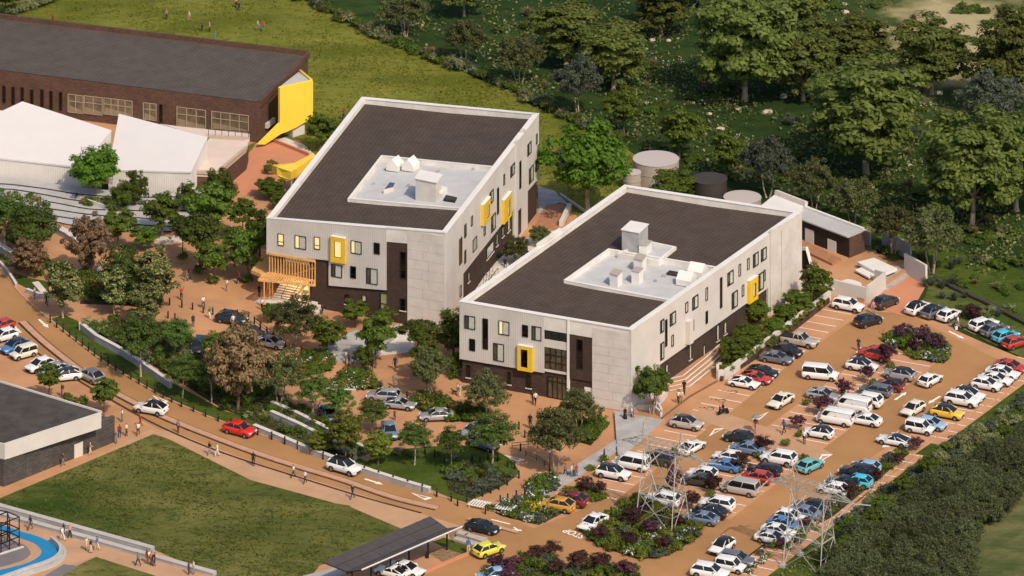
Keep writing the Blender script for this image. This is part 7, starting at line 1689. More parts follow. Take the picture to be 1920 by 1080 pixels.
def build_car(kind):
    """template with all its parts; body, roof and mirrors take the paint of each copy"""
    m = CARM[kind]; wx, wr, hw = m['_']; t = bpy.data.objects.new('parked_car', None); COL.objects.link(t)
    for k in ('body', 'roof', 'cabin', 'windscreen', 'rear_window', 'wheel_arch', 'grille', 'number_plate'): link(k, m[k], t)
    link('side_window', m['side_window_l'], t); link('side_window', m['side_window_r'], t)
    for k in ('side_panel_l', 'side_panel_r'):
        if k in m: link('side_panel', m[k], t)
    if 'bed_cover' in m: link('bed_cover', m['bed_cover'], t)
    for x in wx:
        for s in (-1, 1):
            w = link('wheel', m['tyre'], t, (x, s * (hw - .1), wr)); link('rim', m['rim'], w)
    for s in (-1, 1): link('headlight', m['headlight'], t, (0, s * hw * .66, 0)); link('taillight', m['taillight'], t, (0, s * hw * .7, 0)); link('mirror', m['mirror'], t, (0, s * (hw + .06), 0))
    return t
CART = {}
def place_car(px, py, hd, kind, col, label, group, roof=None, z=0.0, up=8):
    first = kind not in CART
    if first: CART[kind] = build_car(kind)
    t = CART[kind] if first else copy_tree(CART[kind])
    v = {'R': (55, 10), 'L': (-55, -10), 'U': (30.6, -22), 'D': (-30.6, 22)}.get(hd, hd)
    g = G(px, py + up, z); t.location = (g.x, g.y, .012 + z); t.rotation_euler = (0, 0, pxdir(px, py + up, *v) + random.uniform(-.03, .03))
    t.name = {'cargo': 'van', 'mpv': 'minibus', 'pickup': 'pickup_truck'}.get(kind, 'car')
    s = random.uniform(.97, 1.03); t.scale = (s, s, s)
    for c in t.children:
        n = c.name.split('.')[0]
        if n in ('body', 'mirror', 'roof', 'side_panel') or (n == 'cabin' and kind == 'cargo'):
            c.material_slots[0].link = 'OBJECT'; c.material_slots[0].material = PAINT[roof] if n == 'roof' and roof else PAINT[col]
    return tag(t, label, 'van' if kind in ('cargo', 'mpv') else 'pickup truck' if kind == 'pickup' else 'car', group)
gW = 'cars along the retaining wall'; gC = 'cars in the middle double row'; gV = 'cars along the green verge'; gT = 'cars parked by the grass bank'; gL = 'cars driving in the car park lanes'; gS = 'cars beside the long grey steps'; gR = 'cars on the main road'; gP = 'cars parked at the left edge'; gD = 'cars at the drop off loop'; gB = 'cars on the lower verge stalls'
for a in (
 (1590, 573, 'R', 'suv', 'white', 'white four by four with black pillars against the terrace wall', gW), (1660, 566, (38, -15), 'crossover', 'brown', 'dark brown car beside the white terrace wall', gT), (1628, 601, (34, -10), 'hatch', 'black', 'small black hatchback driving past the white four by four', gL, 'black'),
 (1499, 639, 'R', 'pickup', 'beige', 'beige grey double cab pickup by the retaining wall', gW), (1477, 658, 'R', 'hatch', 'black', 'black car parked just below the beige pickup', gW, 'black'), (1456, 671, 'R', 'sedan', 'grey', 'grey sedan with bright windscreen third from the pickup', gW),
 (1430, 696, 'R', 'coupe', 'black', 'black sports coupe by the end of the retaining wall', gW), (1417, 708, 'R', 'coupe', 'red', 'red sports coupe between the black and white coupes', gW), (1395, 717, 'R', 'coupe', 'white', 'white sports coupe at the low end of the retaining wall', gW),
 (1538, 702, (55, 5), 'mpv', 'white', 'white minibus driving across the car park lane', gL), (1464, 751, (-28, 16), 'sedan', 'cream', 'pale cream sedan driving down above the hollow triangle', gL), (1287, 794, 'R', 'crossover', 'beige', 'silver beige crossover with black roof near the corner steps', gS, 'black'), (1385, 820, 'L', 'hatch', 'black', 'black hatchback at the top of the row below the crossing', gC, 'black'),
 (1640, 665, 'L', 'suv', 'red', 'red crossover beside the pink purple tree', gC), (1616, 686, 'R', 'crossover', 'white', 'white crossover with black roof in the middle row', gC, 'black'), (1687, 702, 'L', 'crossover', 'silver', 'silver grey crossover with dark roof in the middle row', gC, 'black'), (1543, 740, 'R', 'sedan', 'silver', 'silver sedan with open dark boot behind the pink purple tree', gC), (1642, 732, 'L', 'wagon', 'grey', 'slate grey estate car in the middle row', gC), (1668, 722, 'L', 'hatch', 'maroon', 'dark red hatchback behind the slate grey estate', gC, 'black'),
 (1623, 752, 'L', 'suv', 'white', 'white seven seater behind the white vans', gC), (1598, 763, 'L', 'cargo', 'white', 'white panel van with black side strip, upper of the two', gC), (1566, 786, 'L', 'cargo', 'white', 'white panel van, lower of the two', gC), (1622, 787, 'L', 'sedan', 'white', 'white sedan with red lamps beside the lower panel van', gC), (1535, 811, 'L', 'hatch', 'white', 'white hatchback with black glass roof beside the man in blue', gC, 'black'),
 (1744, 712, (30, -16), 'hatch', 'white', 'white hatchback driving up the right lane', gL), (1712, 767, (-28, 17), 'hatch', 'cream', 'cream hatchback driving down beside the painted arrows', gL), (1519, 873, (30, -14), 'hatch', 'teal', 'turquoise hatchback driving at the hollow triangle', gL), (1296, 838, (32, -18), 'coupe', 'white', 'white sports car with black engine cover left of the hollow triangle', gL),
 (1776, 774, 'R', 'crossover', 'yellow', 'yellow crossover with black roof at the verge', gV, 'black'), (1746, 795, 'R', 'hatch', 'sky', 'pale blue small car at the verge', gV), (1725, 803, 'R', 'boxy', 'white', 'small boxy white car beside the pale blue one', gV), (1677, 825, 'L', 'coupe', 'white', 'white coupe with black roof beside the hollow triangle', gV, 'black'),
 (1804, 751, 'R', 'suv', 'white', 'white crossover above the yellow car, lower of a pair', gV), (1816, 741, 'R', 'crossover', 'white', 'white crossover with black roof above the yellow car, upper of a pair', gV, 'black'), (1850, 721, 'R', 'hatch', 'white', 'white hatchback, lowest of three white cars by the red sedan', gV), (1868, 711, 'R', 'sedan', 'white', 'white sedan in the middle of three by the red sedan', gV), (1880, 699, 'R', 'sedan', 'white', 'white sedan touching the red sedan at the verge', gV), (1895, 687, 'R', 'sedan', 'red', 'red sedan at the top of the verge row', gV),
 (1721, 577, (36, -17), 'crossover', 'white', 'white crossover with black roof at the grass bank', gT, 'black'), (1750, 584, (36, -17), 'crossover', 'grey', 'dark grey crossover between two white cars at the grass bank', gT, 'navy'), (1779, 590, (36, -17), 'hatch', 'white', 'white hatchback beside the couple with bags', gT), (1844, 608, (38, -12), 'wagon', 'white', 'long white estate at the right grass bank', gT), (1864, 619, (38, -12), 'crossover', 'grey', 'grey crossover behind the white estate at the grass bank', gT), (1885, 630, (38, -12), 'hatch', 'cyan', 'bright cyan hatchback at the right edge', gT), (1904, 642, (38, -12), 'hatch', 'red', 'red hatchback at the right edge beside the cyan one', gT),
 (1461, 861, 'L', 'suv', 'white', 'white seven seater with dark glass below the crossing', gC), (1401, 841, 'L', 'sedan', 'steel', 'blue grey sedan below the black hatchback', gC), (1366, 857, 'L', 'hatch', 'white', 'white hatchback half hidden behind the bright blue sedan', gC), (1358, 873, 'L', 'sedan', 'blue', 'bright blue sedan in the middle row', gC), (1433, 883, 'L', 'wagon', 'black', 'black estate above the red hatchback', gC), (1419, 896, 'L', 'hatch', 'red', 'red hatchback beside the black estate', gC), (1388, 917, 'L', 'mpv', 'beige', 'beige people carrier in the middle row', gC), (1318, 888, 'L', 'hatch', 'white', 'white car hidden behind the black sedan by the left pylon', gC), (1311, 901, 'L', 'sedan', 'brown', 'dark brown sedan beside the left pylon', gC), (1345, 947, 'L', 'suv', 'white', 'white people carrier at the low end of the middle row', gC), (1331, 960, 'L', 'sedan', 'black', 'black sedan at the low end of the middle row', gC), (1316, 972, 'L', 'sedan', 'steel', 'steel blue sedan, lowest of the middle row', gC),
 (1235, 861, 'L', 'suv', 'brown', 'large dark brown four by four behind the left pylon', gS), (1184, 870, 'L', 'mpv', 'white', 'pale silver people carrier beside the left pylon', gS), (1150, 888, 'R', 'suv', 'white', 'white four by four with black roof beside the long steps', gS, 'black'), (1046, 948, 'L', 'crossover', 'gold', 'golden yellow crossover beside the corner bed', gS), (1071, 938, 'L', 'crossover', 'maroon', 'dark red crossover behind the golden one', gS), (1112, 980, (-28, 15), 'sedan', 'white', 'white sedan driving past the STOP lettering', gL), (1244, 938, 'L', 'suv', 'white', 'white car seen through the left pylon', gC),
 (1623, 876, 'L', 'hatch', 'sky', 'light blue car behind the black four by four on the verge row', gB), (1607, 887, 'L', 'suv', 'black', 'large black four by four on the verge row', gB), (1607, 903, 'L', 'hatch', 'cyan', 'bright blue small car in front of the black ones', gB), (1580, 905, 'L', 'sedan', 'black', 'black sedan beside the bright blue small car', gB), (1562, 917, 'L', 'hatch', 'white', 'white hatchback seen through the right pylon arm', gB), (1522, 951, 'L', 'wagon', 'black', 'black estate behind the right pylon', gB), (1506, 961, 'L', 'sedan', 'steel', 'blue grey sedan behind the right pylon', gB), (1482, 970, 'R', 'hatch', 'white', 'white hatchback above the mid blue sedan', gB), (1472, 983, 'R', 'sedan', 'blue', 'mid blue sedan left of the right pylon', gB), (1459, 996, 'R', 'sedan', 'white', 'white sedan below the mid blue one', gB), (1448, 1009, 'R', 'sedan', 'white', 'white sedan beside the small purple tree, lowest of that group', gB),
 (1354, 1025, (-22, 14), 'hatch', 'white', 'white hatchback with black roof driving at the bottom of the lane', gL, 'black'), (1381, 1049, 'R', 'wagon', 'grey', 'dark grey estate at the bottom of the lower stalls', gB), (1370, 1062, 'R', 'boxy', 'white', 'small boxy white car at the bottom of the lower stalls', gB), (1331, 1075, 'R', 'suv', 'white', 'white four by four cut by the bottom edge', gB),
 (905, 988, (52, 11), 'coupe', 'black', 'black coupe turning at the junction by the solar canopy', gR), (916, 1031, (34, -12), 'hatch', 'lemon', 'lemon yellow hatchback beside the grey slabs', gR, 'lemon'), (735, 1072, (-50, -12), 'coupe', 'white', 'white coupe parked under the solar canopy, left one', gD), (762, 1068, (50, 12), 'sedan', 'white', 'white sedan parked under the solar canopy, right one', gD), (928, 1079, (-48, 6), 'sedan', 'sky', 'pale blue car at the bottom edge by the purple trees', gR),
 (449, 806, (50, 13), 'crossover', 'brightred', 'bright red crossover driving down the main road', gR), (645, 877, (50, 14), 'suv', 'white', 'white four by four with black roof driving down the main road', gR, 'black'), (284, 766, (-50, -9), 'crossover', 'white', 'white crossover with black roof driving up the main road', gR, 'black'), (170, 705, (-42, -22), 'crossover', 'silver', 'silver crossover at the kerb of the upper road', gR, 'grey'),
 (2, 611, (-40, 12), 'hatch', 'red', 'red car cut by the left edge', gP), (6, 630, (-42, 12), 'hatch', 'white', 'white hatchback below the red car at the left edge', gP), (28, 650, (-42, 16), 'crossover', 'blue', 'blue crossover with dark roof parked at the left', gP, 'navy'), (44, 662, (-42, 12), 'boxy', 'cream', 'small boxy cream car below the blue crossover', gP), (75, 685, (-42, 14), 'hatch', 'white', 'white hatchback behind the round street tree', gP), (102, 693, (-42, 14), 'sedan', 'silver', 'silver white car hidden behind the round street tree', gP), (122, 704, (-42, 4), 'crossover', 'white', 'white car with black roof right of the round street tree', gP, 'black'),
 (434, 597, (50, 8), 'crossover', 'navy', 'black crossover with red lamps at the plaza bollards', gD, 'black'), (471, 623, (48, 10), 'hatch', 'navy', 'black hatchback behind the silver sedan at the loop', gD, 'navy'), (372, 648, (-16, 28), 'wagon', 'navy', 'blue black car facing the camera between two trees', gD), (507, 642, (48, 9), 'sedan', 'silver', 'silver sedan with glass roof at the upper loop', gD, 'grey'),
 (720, 742, (-50, -4), 'wagon', 'silver', 'silver estate with open boot behind the flower bed', gD), (749, 757, (50, 6), 'coupe', 'silver', 'silver white coupe beside the silver estate', gD), (819, 779, (-52, 2), 'sedan', 'silver', 'silver sedan alone in the middle of the loop', gD), (889, 808, (-40, 16), 'hatch', 'silver', 'silver car behind the largest feathery tree, upper', gD), (908, 832, (46, 14), 'crossover', 'grey', 'dark silver car under the largest feathery tree', gD), (730, 809, (8, 24), 'crossover', 'steel', 'blue grey car facing the camera beside a feathery tree', gD), (616, 776, (20, 20), 'hatch', 'grey', 'dark car hidden by a feathery tree above the ramp', gD)):
    place_car(*a)
# ------------------------------------------------------------------ people
CLO = {'red': (.42, .03, .02), 'white': (.68, .66, .63), 'black': (.015, .015, .017), 'grey': (.2, .2, .21), 'blue': (.04, .12, .36), 'navy': (.02, .03, .07), 'teal': (.05, .2, .22), 'pink': (.55, .2, .2), 'green': (.08, .16, .08), 'tan': (.35, .24, .15), 'cream': (.58, .5, .38), 'brown': (.12, .07, .045), 'denim': (.09, .14, .24), 'orange': (.5, .14, .04), 'maroon': (.16, .03, .03)}
MC = {k: mat('cloth_' + k, v, .9) for k, v in CLO.items()}
M_hair = mat('dark_hair', (.018, .012, .009), .7); M_shoe = mat('dark_shoe', (.025, .022, .02), .7)
def figure(pose):
    """skinned skeleton, hips first; returns a mesh with slots skin, hair, top, bottom, shoe"""
    V = []; E = []; Rr = []; K = []
    def v(p, r, k, par=None):
        V.append(p); Rr.append(r); K.append(k)
        if par is not None: E.append((par, len(V) - 1))
        return len(V) - 1
    sit = pose == 'sit'; hz = .95 if not sit else .5
    hip = v((0, 0, hz), .135, 3); waist = v((.01, 0, hz + .16), .125, 2, hip); chest = v((.02, 0, hz + .36), .15, 2, waist); nk0 = v((.01, 0, hz + .5), .09, 2, chest); nk = v((.02, 0, hz + .565), .052, 0, nk0); hd = v((.035, 0, hz + .66), .088, 0, nk); v((.03, 0, hz + .755), .085, 1, hd)
    v((.115, 0, hz + .655), .03, 0, hd)
    sw = {'stand': (.03, -.03), 'walk': (.28, -.26), 'stride': (-.22, .24), 'sit': (.0, .0), 'arms': (.05, -.05), 'bag': (.16, -.14)}[pose]
    for s, f in ((1, sw[0]), (-1, sw[1])):
        if sit: kn = (.42, s * .12, hz + .02); an = (.44, s * .12, .1)
        else: kn = (f * .6 + .03, s * .105, .5); an = (f * 1.0 - (.08 if f < 0 else 0), s * .10, .09 + (.08 if f < -.2 else 0))
        h = v((0, s * .095, hz - .06), .105, 3, hip); k = v(kn, .068, 3, h); a = v(an, .05, 3, k); v((an[0] + .13, an[1] + s * .02, max(.04, an[2] - .05)), .042, 4, a)
        sh = v((.0, s * .175, hz + .455), .068, 2, chest)
        if pose == 'arms': el = (.12, s * .28, hz + .62); ha = (.1, s * .26, hz + .86)
        elif sit or pose == 'bag': el = (.03, s * .24, hz + .2); ha = (.24, s * .2, hz + .14)
        else: el = (-f * .35, s * .235, hz + .19); ha = (-f * .8 + .06, s * .235, hz - .03)
        e = v(el, .048, 2, sh); w = v(ha, .036, 0, e)
        d = (Vector(ha) - Vector(el)).normalized(); p = Vector(ha) + d * .09; hnd = v(tuple(p), .03, 0, w); v(tuple(p + d * .06), .02, 0, hnd); v(tuple(p + Vector((.045, 0, .01))), .014, 0, hnd)
    me = bpy.data.meshes.new('f'); me.from_pydata(V, E, []); o = bpy.data.objects.new('f', me); COL.objects.link(o)
    sk = o.modifiers.new('s', 'SKIN'); me.skin_vertices.new() if not me.skin_vertices else None
    for i, r in enumerate(Rr): me.skin_vertices[0].data[i].radius = (r, r * (1.15 if K[i] in (2, 3) and i < 4 else 1))
    me.skin_vertices[0].data[0].use_root = True
    ss = o.modifiers.new('u', 'SUBSURF'); ss.levels = 1
    dg = bpy.context.evaluated_depsgraph_get(); m2 = bpy.data.meshes.new_from_object(o.evaluated_get(dg)); bpy.data.objects.remove(o)
    A = np.array([V[a] for a, b in E]); Bv = np.array([V[b] for a, b in E]); kb = [K[b] if K[b] != 2 or K[a] != 3 else 2 for a, b in E]
    m2.materials.clear()
    for mm in (M_skin[0], M_hair, MC['white'], MC['black'], M_shoe): m2.materials.append(mm)
    mi = []
    for p in m2.polygons:
        c = np.array(p.center); d = Bv - A; t = np.clip(((c - A) * d).sum(1) / ((d * d).sum(1) + 1e-9), 0, 1); q = A + d * t[:, None]; mi.append(kb[int(np.argmin(((q - c) ** 2).sum(1)))])
    m2.polygons.foreach_set('material_index', mi); m2.polygons.foreach_set('use_smooth', [True] * len(mi)); m2.name = 'person'; return m2
FIG = {p: figure(p) for p in ('stand', 'walk', 'stride', 'sit', 'arms', 'bag')}
mb = MB(); mb.box((-.2, 0, 1.27), (.18, .3, .42), 0, 0, .8); BAG = mb.mesh('backpack', MC['black'])
mb = MB(); mb.loft([[(r * math.cos(i * .785), r * math.sin(i * .785) * .85, z) for i in range(8)] for r, z in ((.34, .03), (.27, .6), (.2, 1.0), (.24, 1.35), (.12, 1.5))]); ROBE = mb.mesh('robe', MC['black'], smooth=True)
mb = MB(); mb.loft([[(r * math.cos(i * .785), r * math.sin(i * .785) * .85, z) for i in range(8)] for r, z in ((.26, .52), (.2, .8), (.15, 1.02))]); SKIRT = mb.mesh('skirt', MC['black'], smooth=True)
def person(px, py, pose, top, bot, label, group, face=None, skin=0, h=1.0, extra=None, z=0.0):
    g = G(px, py, z); o = link('person', FIG[pose], None, (g.x, g.y, .012 + z), random.uniform(0, 6.28) if face is None else R(face), (1.05 * h,) * 3)
    for i, m in ((0, M_skin[skin]), (2, MC[top]), (3, MC[bot])): o.material_slots[i].link = 'OBJECT'; o.material_slots[i].material = m
    tag(o, label, 'person', group)
    if extra:
        e = link(extra, {'backpack': BAG, 'robe': ROBE, 'skirt': SKIRT}[extra], o); e.material_slots[0].link = 'OBJECT'; e.material_slots[0].material = MC[bot if extra != 'robe' else top]
    return o
q1, q2, q3, q4, q5, q6, q7 = 'people on the upper lawn', 'people on the plaza', 'people along the road', 'people by the long benches', 'people on the middle paving', 'people in the forecourt', 'people in the car park'
for a in (
 (100, 46, 'stand', 'red', 'red', 'person in red standing behind the brick hall roof', q1, None, 0), (312, 37, 'stand', 'grey', 'black', 'person in grey, leftmost of those on the upper lawn', q1, None, 1), (355, 40, 'walk', 'white', 'tan', 'person in white walking on the upper lawn', q1, None, 2), (379, 58, 'stand', 'brown', 'black', 'person in brown, left of a pair on the upper lawn', q1, None, 1), (393, 60, 'stand', 'pink', 'black', 'person in pink top, right of a pair on the upper lawn', q1, None, 2), (402, 80, 'stand', 'teal', 'grey', 'person in teal nearest the brick hall roof', q1, None, 1), (483, 57, 'walk', 'cream', 'grey', 'person in cream, left of the pair on the right of the lawn', q1, None, 2), (493, 58, 'stride', 'red', 'teal', 'person in red top and teal trousers on the lawn', q1, None, 1), (443, 14, 'stand', 'pink', 'black', 'person in pink at the top edge', q1, None, 2), (448, 18, 'sit', 'black', 'black', 'person crouching at the top edge beside the one in pink', q1, None, 1), (644, 224, 'stand', 'maroon', 'navy', 'person behind the back corner of the left school block', q1, None, 1),
 (349, 528, 'walk', 'grey', 'grey', 'person in grey walking with one in maroon on the plaza', q2, 30, 1), (355, 526, 'walk', 'maroon', 'navy', 'person in maroon walking with one in grey on the plaza', q2, 30, 0), (424, 506, 'stand', 'navy', 'black', 'person in navy in the shade under the plaza trees', q2, None, 0), (448, 533, 'stride', 'maroon', 'black', 'person in dark red near the timber entrance', q2, 200, 0, 1.08), (425, 546, 'stand', 'white', 'tan', 'person all in white in the middle of the plaza', q2, None, 1), (340, 563, 'arms', 'red', 'black', 'person in red with raised arms above the bollards', q2, 270, 0), (381, 578, 'walk', 'white', 'black', 'person in dark suit at the plaza bollards', q2, 300, 1), (393, 598, 'stride', 'green', 'white', 'person in green with white trousers near the black crossover', q2, 320, 1), (362, 613, 'stand', 'navy', 'navy', 'person in navy in the loop lane', q2, 290, 0), (437, 613, 'walk', 'white', 'grey', 'person in white in front of the black crossover', q2, 250, 2), (440, 629, 'stand', 'brown', 'brown', 'person behind the black hatchback at the loop', q2, None, 0), (491, 582, 'stand', 'white', 'black', 'person in white shirt below the entrance steps', q2, 240, 1), (486, 557, 'stand', 'black', 'black', 'person in black at the left end of the entrance steps', q2, None, 0), (229, 583, 'stand', 'black', 'black', 'person in black on the path behind the slender blossoming tree', q2, None, 0), (183, 522, 'stand', 'grey', 'black', 'person beside the small seat block on the plaza', q2, None, 0), (605, 588, 'sit', 'black', 'navy', 'person sitting at the lower right of the entrance steps', q2, 250, 0),
 (65, 561, 'stand', 'cream', 'denim', 'person in cream by the short curved wall', q3, None, 2), (87, 573, 'stride', 'black', 'black', 'person in black striding by the curved wall', q3, 330, 0, 1.1), (229, 791, 'stand', 'sky' if False else 'white', 'denim', 'person in pale top behind the pavilion corner', q3, None, 0), (263, 801, 'walk', 'red', 'maroon', 'person in red near the end of the tan path', q3, 200, 1), (259, 817, 'stride', 'white', 'black', 'person in white and black stooping near the lawn corner', q3, None, 1), (218, 832, 'stand', 'denim', 'denim', 'person in denim at the pavilion wall corner', q3, None, 2), (224, 821, 'stand', 'maroon', 'navy', 'person in dark red beside the pavilion bench', q3, None, 0), (237, 818, 'stand', 'white', 'navy', 'person in white beside the pavilion bench', q3, None, 1), (169, 853, 'bag', 'tan', 'cream', 'person in tan by the white pavilion door', q3, 20, 2), (118, 874, 'walk', 'brown', 'grey', 'person in brown along the pavilion wall', q3, 30, 1), (116, 744, 'stand', 'black', 'brown', 'person in black between the street trees', q3, None, 0, 1.0, 'backpack'), (334, 812, 'stand', 'grey', 'maroon', 'person in grey on the hollow road triangle', q3, None, 1), (393, 853, 'walk', 'black', 'grey', 'person in black on the lawn path, left of a pair', q3, 210, 0), (407, 856, 'stride', 'white', 'white', 'person in white on the lawn path, right of a pair', q3, 210, 2), (475, 874, 'stand', 'black', 'black', 'person all in black standing on the lawn path', q3, 260, 0, 1.1), (550, 896, 'walk', 'white', 'navy', 'person in white with navy trousers on the lawn path', q3, 200, 1), (572, 907, 'walk', 'white', 'black', 'person in white walking last on the lawn path', q3, 220, 1), (661, 936, 'walk', 'navy', 'navy', 'person in navy on the path near the canopy', q3, 210, 2, 1.1), (878, 1038, 'stand', 'blue', 'cream', 'person in blue shirt beside the grey slabs', q3, 90, 0, 1.1),
 (57, 994, 'walk', 'navy', 'brown', 'person in navy walking by the long bench, leftmost', q4, 200, 0, 1.1), (117, 1014, 'walk', 'white', 'white', 'person in white walking by the bench', q4, 330, 2), (131, 1009, 'bag', 'pink', 'black', 'person in pink sitting down at the bench', q4, 330, 2), (119, 1004, 'stand', 'black', 'black', 'person in black on the bench tier', q4, 330, 0, .9), (162, 1033, 'stride', 'cream', 'cream', 'person in cream, left of three by the bench', q4, 330, 2), (170, 1037, 'stand', 'black', 'cream', 'person in black top and pale trousers by the bench', q4, 330, 1), (182, 1032, 'walk', 'blue', 'cream', 'person in bright blue walking by the bench', q4, 150, 1), (259, 1062, 'walk', 'teal', 'black', 'person in teal walking alone below the bench', q4, 150, 1), (275, 1056, 'stand', 'maroon', 'tan', 'person in dark red in the group of four by the bench', q4, 330, 0), (280, 1058, 'bag', 'white', 'tan', 'person in white in the group of four by the bench', q4, 330, 2), (284, 1060, 'stand', 'orange', 'brown', 'person in orange in the group of four by the bench', q4, 330, 1), (289, 1062, 'stand', 'black', 'navy', 'person in black in the group of four by the bench', q4, 330, 1), (354, 1078, 'stand', 'brown', 'navy', 'person at the bottom edge, left of a pair by the bench end', q4, None, 0), (363, 1077, 'stand', 'cream', 'grey', 'person in cream at the bench end', q4, None, 2),
 (648, 681, 'stand', 'white', 'tan', 'person in white in the group at the shaded grey steps', q5, None, 1), (654, 687, 'stand', 'maroon', 'black', 'person in dark red in the group at the shaded grey steps', q5, None, 0, 1.1), (666, 684, 'walk', 'navy', 'navy', 'person in navy leaving the group at the grey steps', q5, None, 0), (681, 695, 'stand', 'maroon', 'brown', 'thin person in red beside the plaza tree bed', q5, None, 0, .9), (697, 695, 'stand', 'black', 'black', 'person in black beside the plaza tree bed', q5, None, 0), (741, 694, 'walk', 'navy', 'navy', 'person in navy alone on the sunlit paving', q5, 250, 0, 1.1), (739, 726, 'stand', 'grey', 'grey', 'person in grey alone above the silver estate', q5, 260, 1), (858, 742, 'stand', 'white', 'tan', 'person in white holding the dog lead', q5, 200, 1), (862, 744, 'stand', 'cream', 'white', 'person in cream beside the dog walker', q5, 200, 2, .95), (999, 758, 'walk', 'black', 'black', 'person in black, left of the couple before the brick facade', q5, 250, 0), (1004, 759, 'walk', 'white', 'black', 'person in white shirt, right of the couple before the brick facade', q5, 250, 1), (600, 778, 'stand', 'white', 'black', 'person beside the car hidden by a feathery tree', q5, None, 0), (638, 792, 'stand', 'brown', 'black', 'person in the shade of a feathery tree', q5, None, 1), (740, 788, 'stand', 'brown', 'black', 'small person standing in the loop lane', q5, None, 1, .8),
 (994, 804, 'stand', 'black', 'black', 'person in black suit on the forecourt', q6, 260, 0, 1.15), (998, 818, 'stand', 'grey', 'navy', 'person in grey in the queue beside the olive tree', q6, 260, 1), (1003, 825, 'stand', 'white', 'grey', 'person in white in the queue beside the olive tree', q6, 260, 2), (1123, 790, 'walk', 'cream', 'tan', 'person in cream beside the corner planter', q6, None, 2), (1127, 792, 'stand', 'green', 'black', 'person in green beside the corner planter', q6, None, 0, 1.1), (1172, 790, 'stand', 'black', 'black', 'person in long black robe on the fan of grey steps', q6, 20, 1, 1.05, 'robe'), (1184, 787, 'stand', 'white', 'navy', 'person in white on the fan of grey steps', q6, 200, 2), (1189, 787, 'stand', 'pink', 'pink', 'person in pink on the fan of grey steps', q6, 200, 2, 1.05), (1272, 757, 'stand', 'white', 'black', 'person in white shirt, left of the couple by the side steps', q6, 240, 1, 1.05), (1278, 756, 'stand', 'cream', 'tan', 'person in cream, right of the couple by the side steps', q6, 240, 2), (1283, 739, 'bag', 'black', 'black', 'person in black on the lowest side step', q6, 250, 0, 1.1), (1060, 894, 'walk', 'denim', 'navy', 'person in denim below the lamp post', q6, 330, 1), (1072, 896, 'stand', 'cream', 'grey', 'person in cream in the group below the lamp post', q6, None, 2), (1076, 895, 'stand', 'grey', 'navy', 'person in grey in the group below the lamp post', q6, None, 1), (1081, 894, 'stand', 'red', 'denim', 'person in red in the group below the lamp post', q6, None, 1, .95), (1133, 866, 'stand', 'maroon', 'brown', 'person on the long grey steps', q6, None, 0), (960, 446, 'stand', 'orange', 'brown', 'person in orange at the rear door of the left block', q6, None, 1, 1.1, None, .8), (947, 500, 'sit', 'black', 'navy', 'person sitting at the outdoor steps between the blocks', q6, None, 0, 1, None, .8),
 (1356, 776, 'sit', 'black', 'black', 'person riding a dark scooter over the accessible bays', q7, 200, 0, 1.15, None, .3), (1417, 811, 'walk', 'maroon', 'pink', 'person under a dark umbrella on the crossing', q7, 250, 0, 1.15), (1470, 814, 'walk', 'blue', 'navy', 'man in bright blue jacket in the stalls', q7, 210, 0, 1.15), (1508, 833, 'stand', 'white', 'black', 'person in white top and black shorts in the stalls', q7, 250, 1, 1.1), (1610, 659, 'stand', 'navy', 'navy', 'person in navy crossing beside the red crossover', q7, 240, 1, 1.1), (1637, 589, 'stand', 'pink', 'grey', 'person in pale pink behind the small black hatchback', q7, None, 2, 1.1), (1790, 616, 'stand', 'navy', 'navy', 'person in navy beside the white hatchback at the grass bank', q7, None, 1, 1.05), (1796, 617, 'walk', 'white', 'grey', 'person in white carrying bags at the grass bank', q7, None, 2, 1.05), (83, 404, 'walk', 'black', 'black', 'person in black pushing a pram on the pale terrace steps', q2, 300, 1, 1.1), (144, 381, 'stand', 'navy', 'navy', 'person in dark blue by the ribbed white wall', q2, None, 0), (73, 397, 'stand', 'pink', 'grey', 'person in pink on the terrace steps', q2, None, 2)):
    person(*a)
# umbrella, scooter, pram, dog, bags
g = G(1417, 811); t = thing('umbrella', 'dark open umbrella held over the person on the crossing', 'umbrella', (g.x, g.y, 1.0)); mb = MB()
mb.loft([[(g.x + r * math.cos(i * .785), g.y + r * math.sin(i * .785), z) for i in range(8)] for r, z in ((.62, 2.05), (.5, 2.22), (.28, 2.35), (.05, 2.42))]); part('cover', mb, MC['grey'], t); part('shaft', MB().bar((g.x, g.y, 1.05), (g.x, g.y, 2.5), .03), M_black, t)
def wheeled(name, label, cat, px, py, ang, bits):
    g = G(px, py); t = thing(name, label, cat, g, R(ang))
    for nm, mb, m in bits: link(nm, mb.mesh(nm, m), t)
def ringwheel(x, r, y=0, w=.07): return MB().loft([[(x + q * math.cos(i * .5236), y + yy, r + q * math.sin(i * .5236)) for i in range(12)] for q, yy in ((r * .7, -w), (r, -w), (r, w), (r * .7, w))])
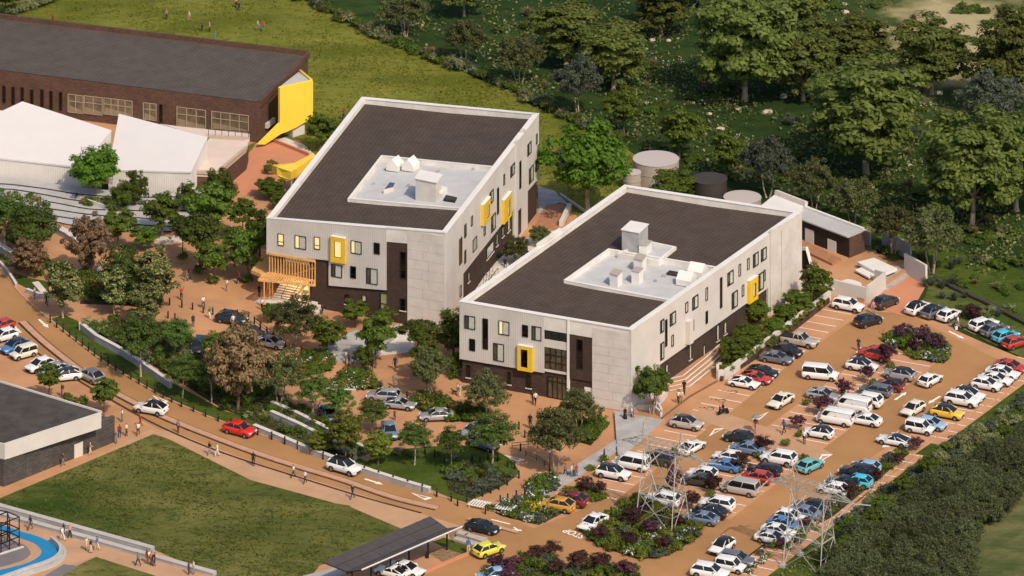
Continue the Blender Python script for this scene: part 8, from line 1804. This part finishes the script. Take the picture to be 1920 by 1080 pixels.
wheeled('scooter', 'dark motor scooter on the accessible bays', 'scooter', 1356, 777, 200, [('wheel', ringwheel(-.6, .25), M_tyre), ('wheel', ringwheel(.6, .25), M_tyre), ('body', MB().box((-.3, 0, .6), (.9, .32, .35), 0, 0, .8), M_black), ('footboard', MB().box((.15, 0, .35), (.6, .3, .1)), M_black), ('front_shield', MB().box((.5, 0, .75), (.12, .4, .7), 0, 0, .7), M_black), ('handlebar', MB().bar((.45, -.35, 1.1), (.45, .35, 1.1), .05), M_black)])
wheeled('pram', 'black pram on the pale terrace steps', 'pram', 88, 409, 300, [('wheel', ringwheel(-.4, .2, .25), M_tyre), ('wheel', ringwheel(-.4, .2, -.25), M_tyre), ('wheel', ringwheel(.4, .2, 0), M_tyre), ('basket', MB().box((0, 0, .65), (.8, .45, .35), 0, 0, 1.1), M_black), ('handle', MB().bar((-.4, 0, .6), (-.75, 0, 1.05), .06), M_black)])
def dog(px, py, label):
    g = G(px, py); t = MB()
    t.loft([[(x, r * math.cos(i * .785), z + r * 1.1 * math.sin(i * .785)) for i in range(8)] for x, r, z in ((-.34, .05, .48), (-.28, .11, .47), (-.05, .105, .48), (.2, .145, .46), (.3, .1, .5), (.36, .075, .6), (.42, .08, .68), (.5, .075, .68), (.58, .045, .65), (.64, .03, .64))])
    for s in (-1, 1):
        t.tube((.22, s * .08, .44), (.24, s * .08, .02), .05, .03, 6); t.tube((-.26, s * .08, .45), (-.2, s * .08, .3), .065, .045, 6); t.tube((-.2, s * .08, .3), (-.3, s * .08, .2), .045, .03, 6); t.tube((-.3, s * .08, .2), (-.28, s * .08, .02), .03, .028, 6); t.tube((.42, s * .06, .72), (.39, s * .08, .82), .03, .01, 4)
    t.tube((-.33, 0, .5), (-.52, 0, .62), .03, .015, 5)
    o = link('dog', t.mesh('dog', MC['black'], smooth=True), None, (g.x, g.y, .012), 2.6); tag(o, label, 'dog')
dog(852, 740, 'black dog on a lead on the paving before the brick facade')
for i, (x, y) in enumerate(((1787, 613), (1793, 618))): g = G(x, y); solo('shopping_bag', MB().box((g.x, g.y, .22), (.4, .2, .44), .4, 0, .85), MC['white' if i else 'blue'], 'white bag beside the couple at the grass bank' if i else 'blue bag beside the couple at the grass bank', 'bag')
finish_shrubs()
print('OBJS', len(bpy.data.objects), 'TRIS', sum(len(m.loops) - 2 * len(m.polygons) for m in bpy.data.meshes))
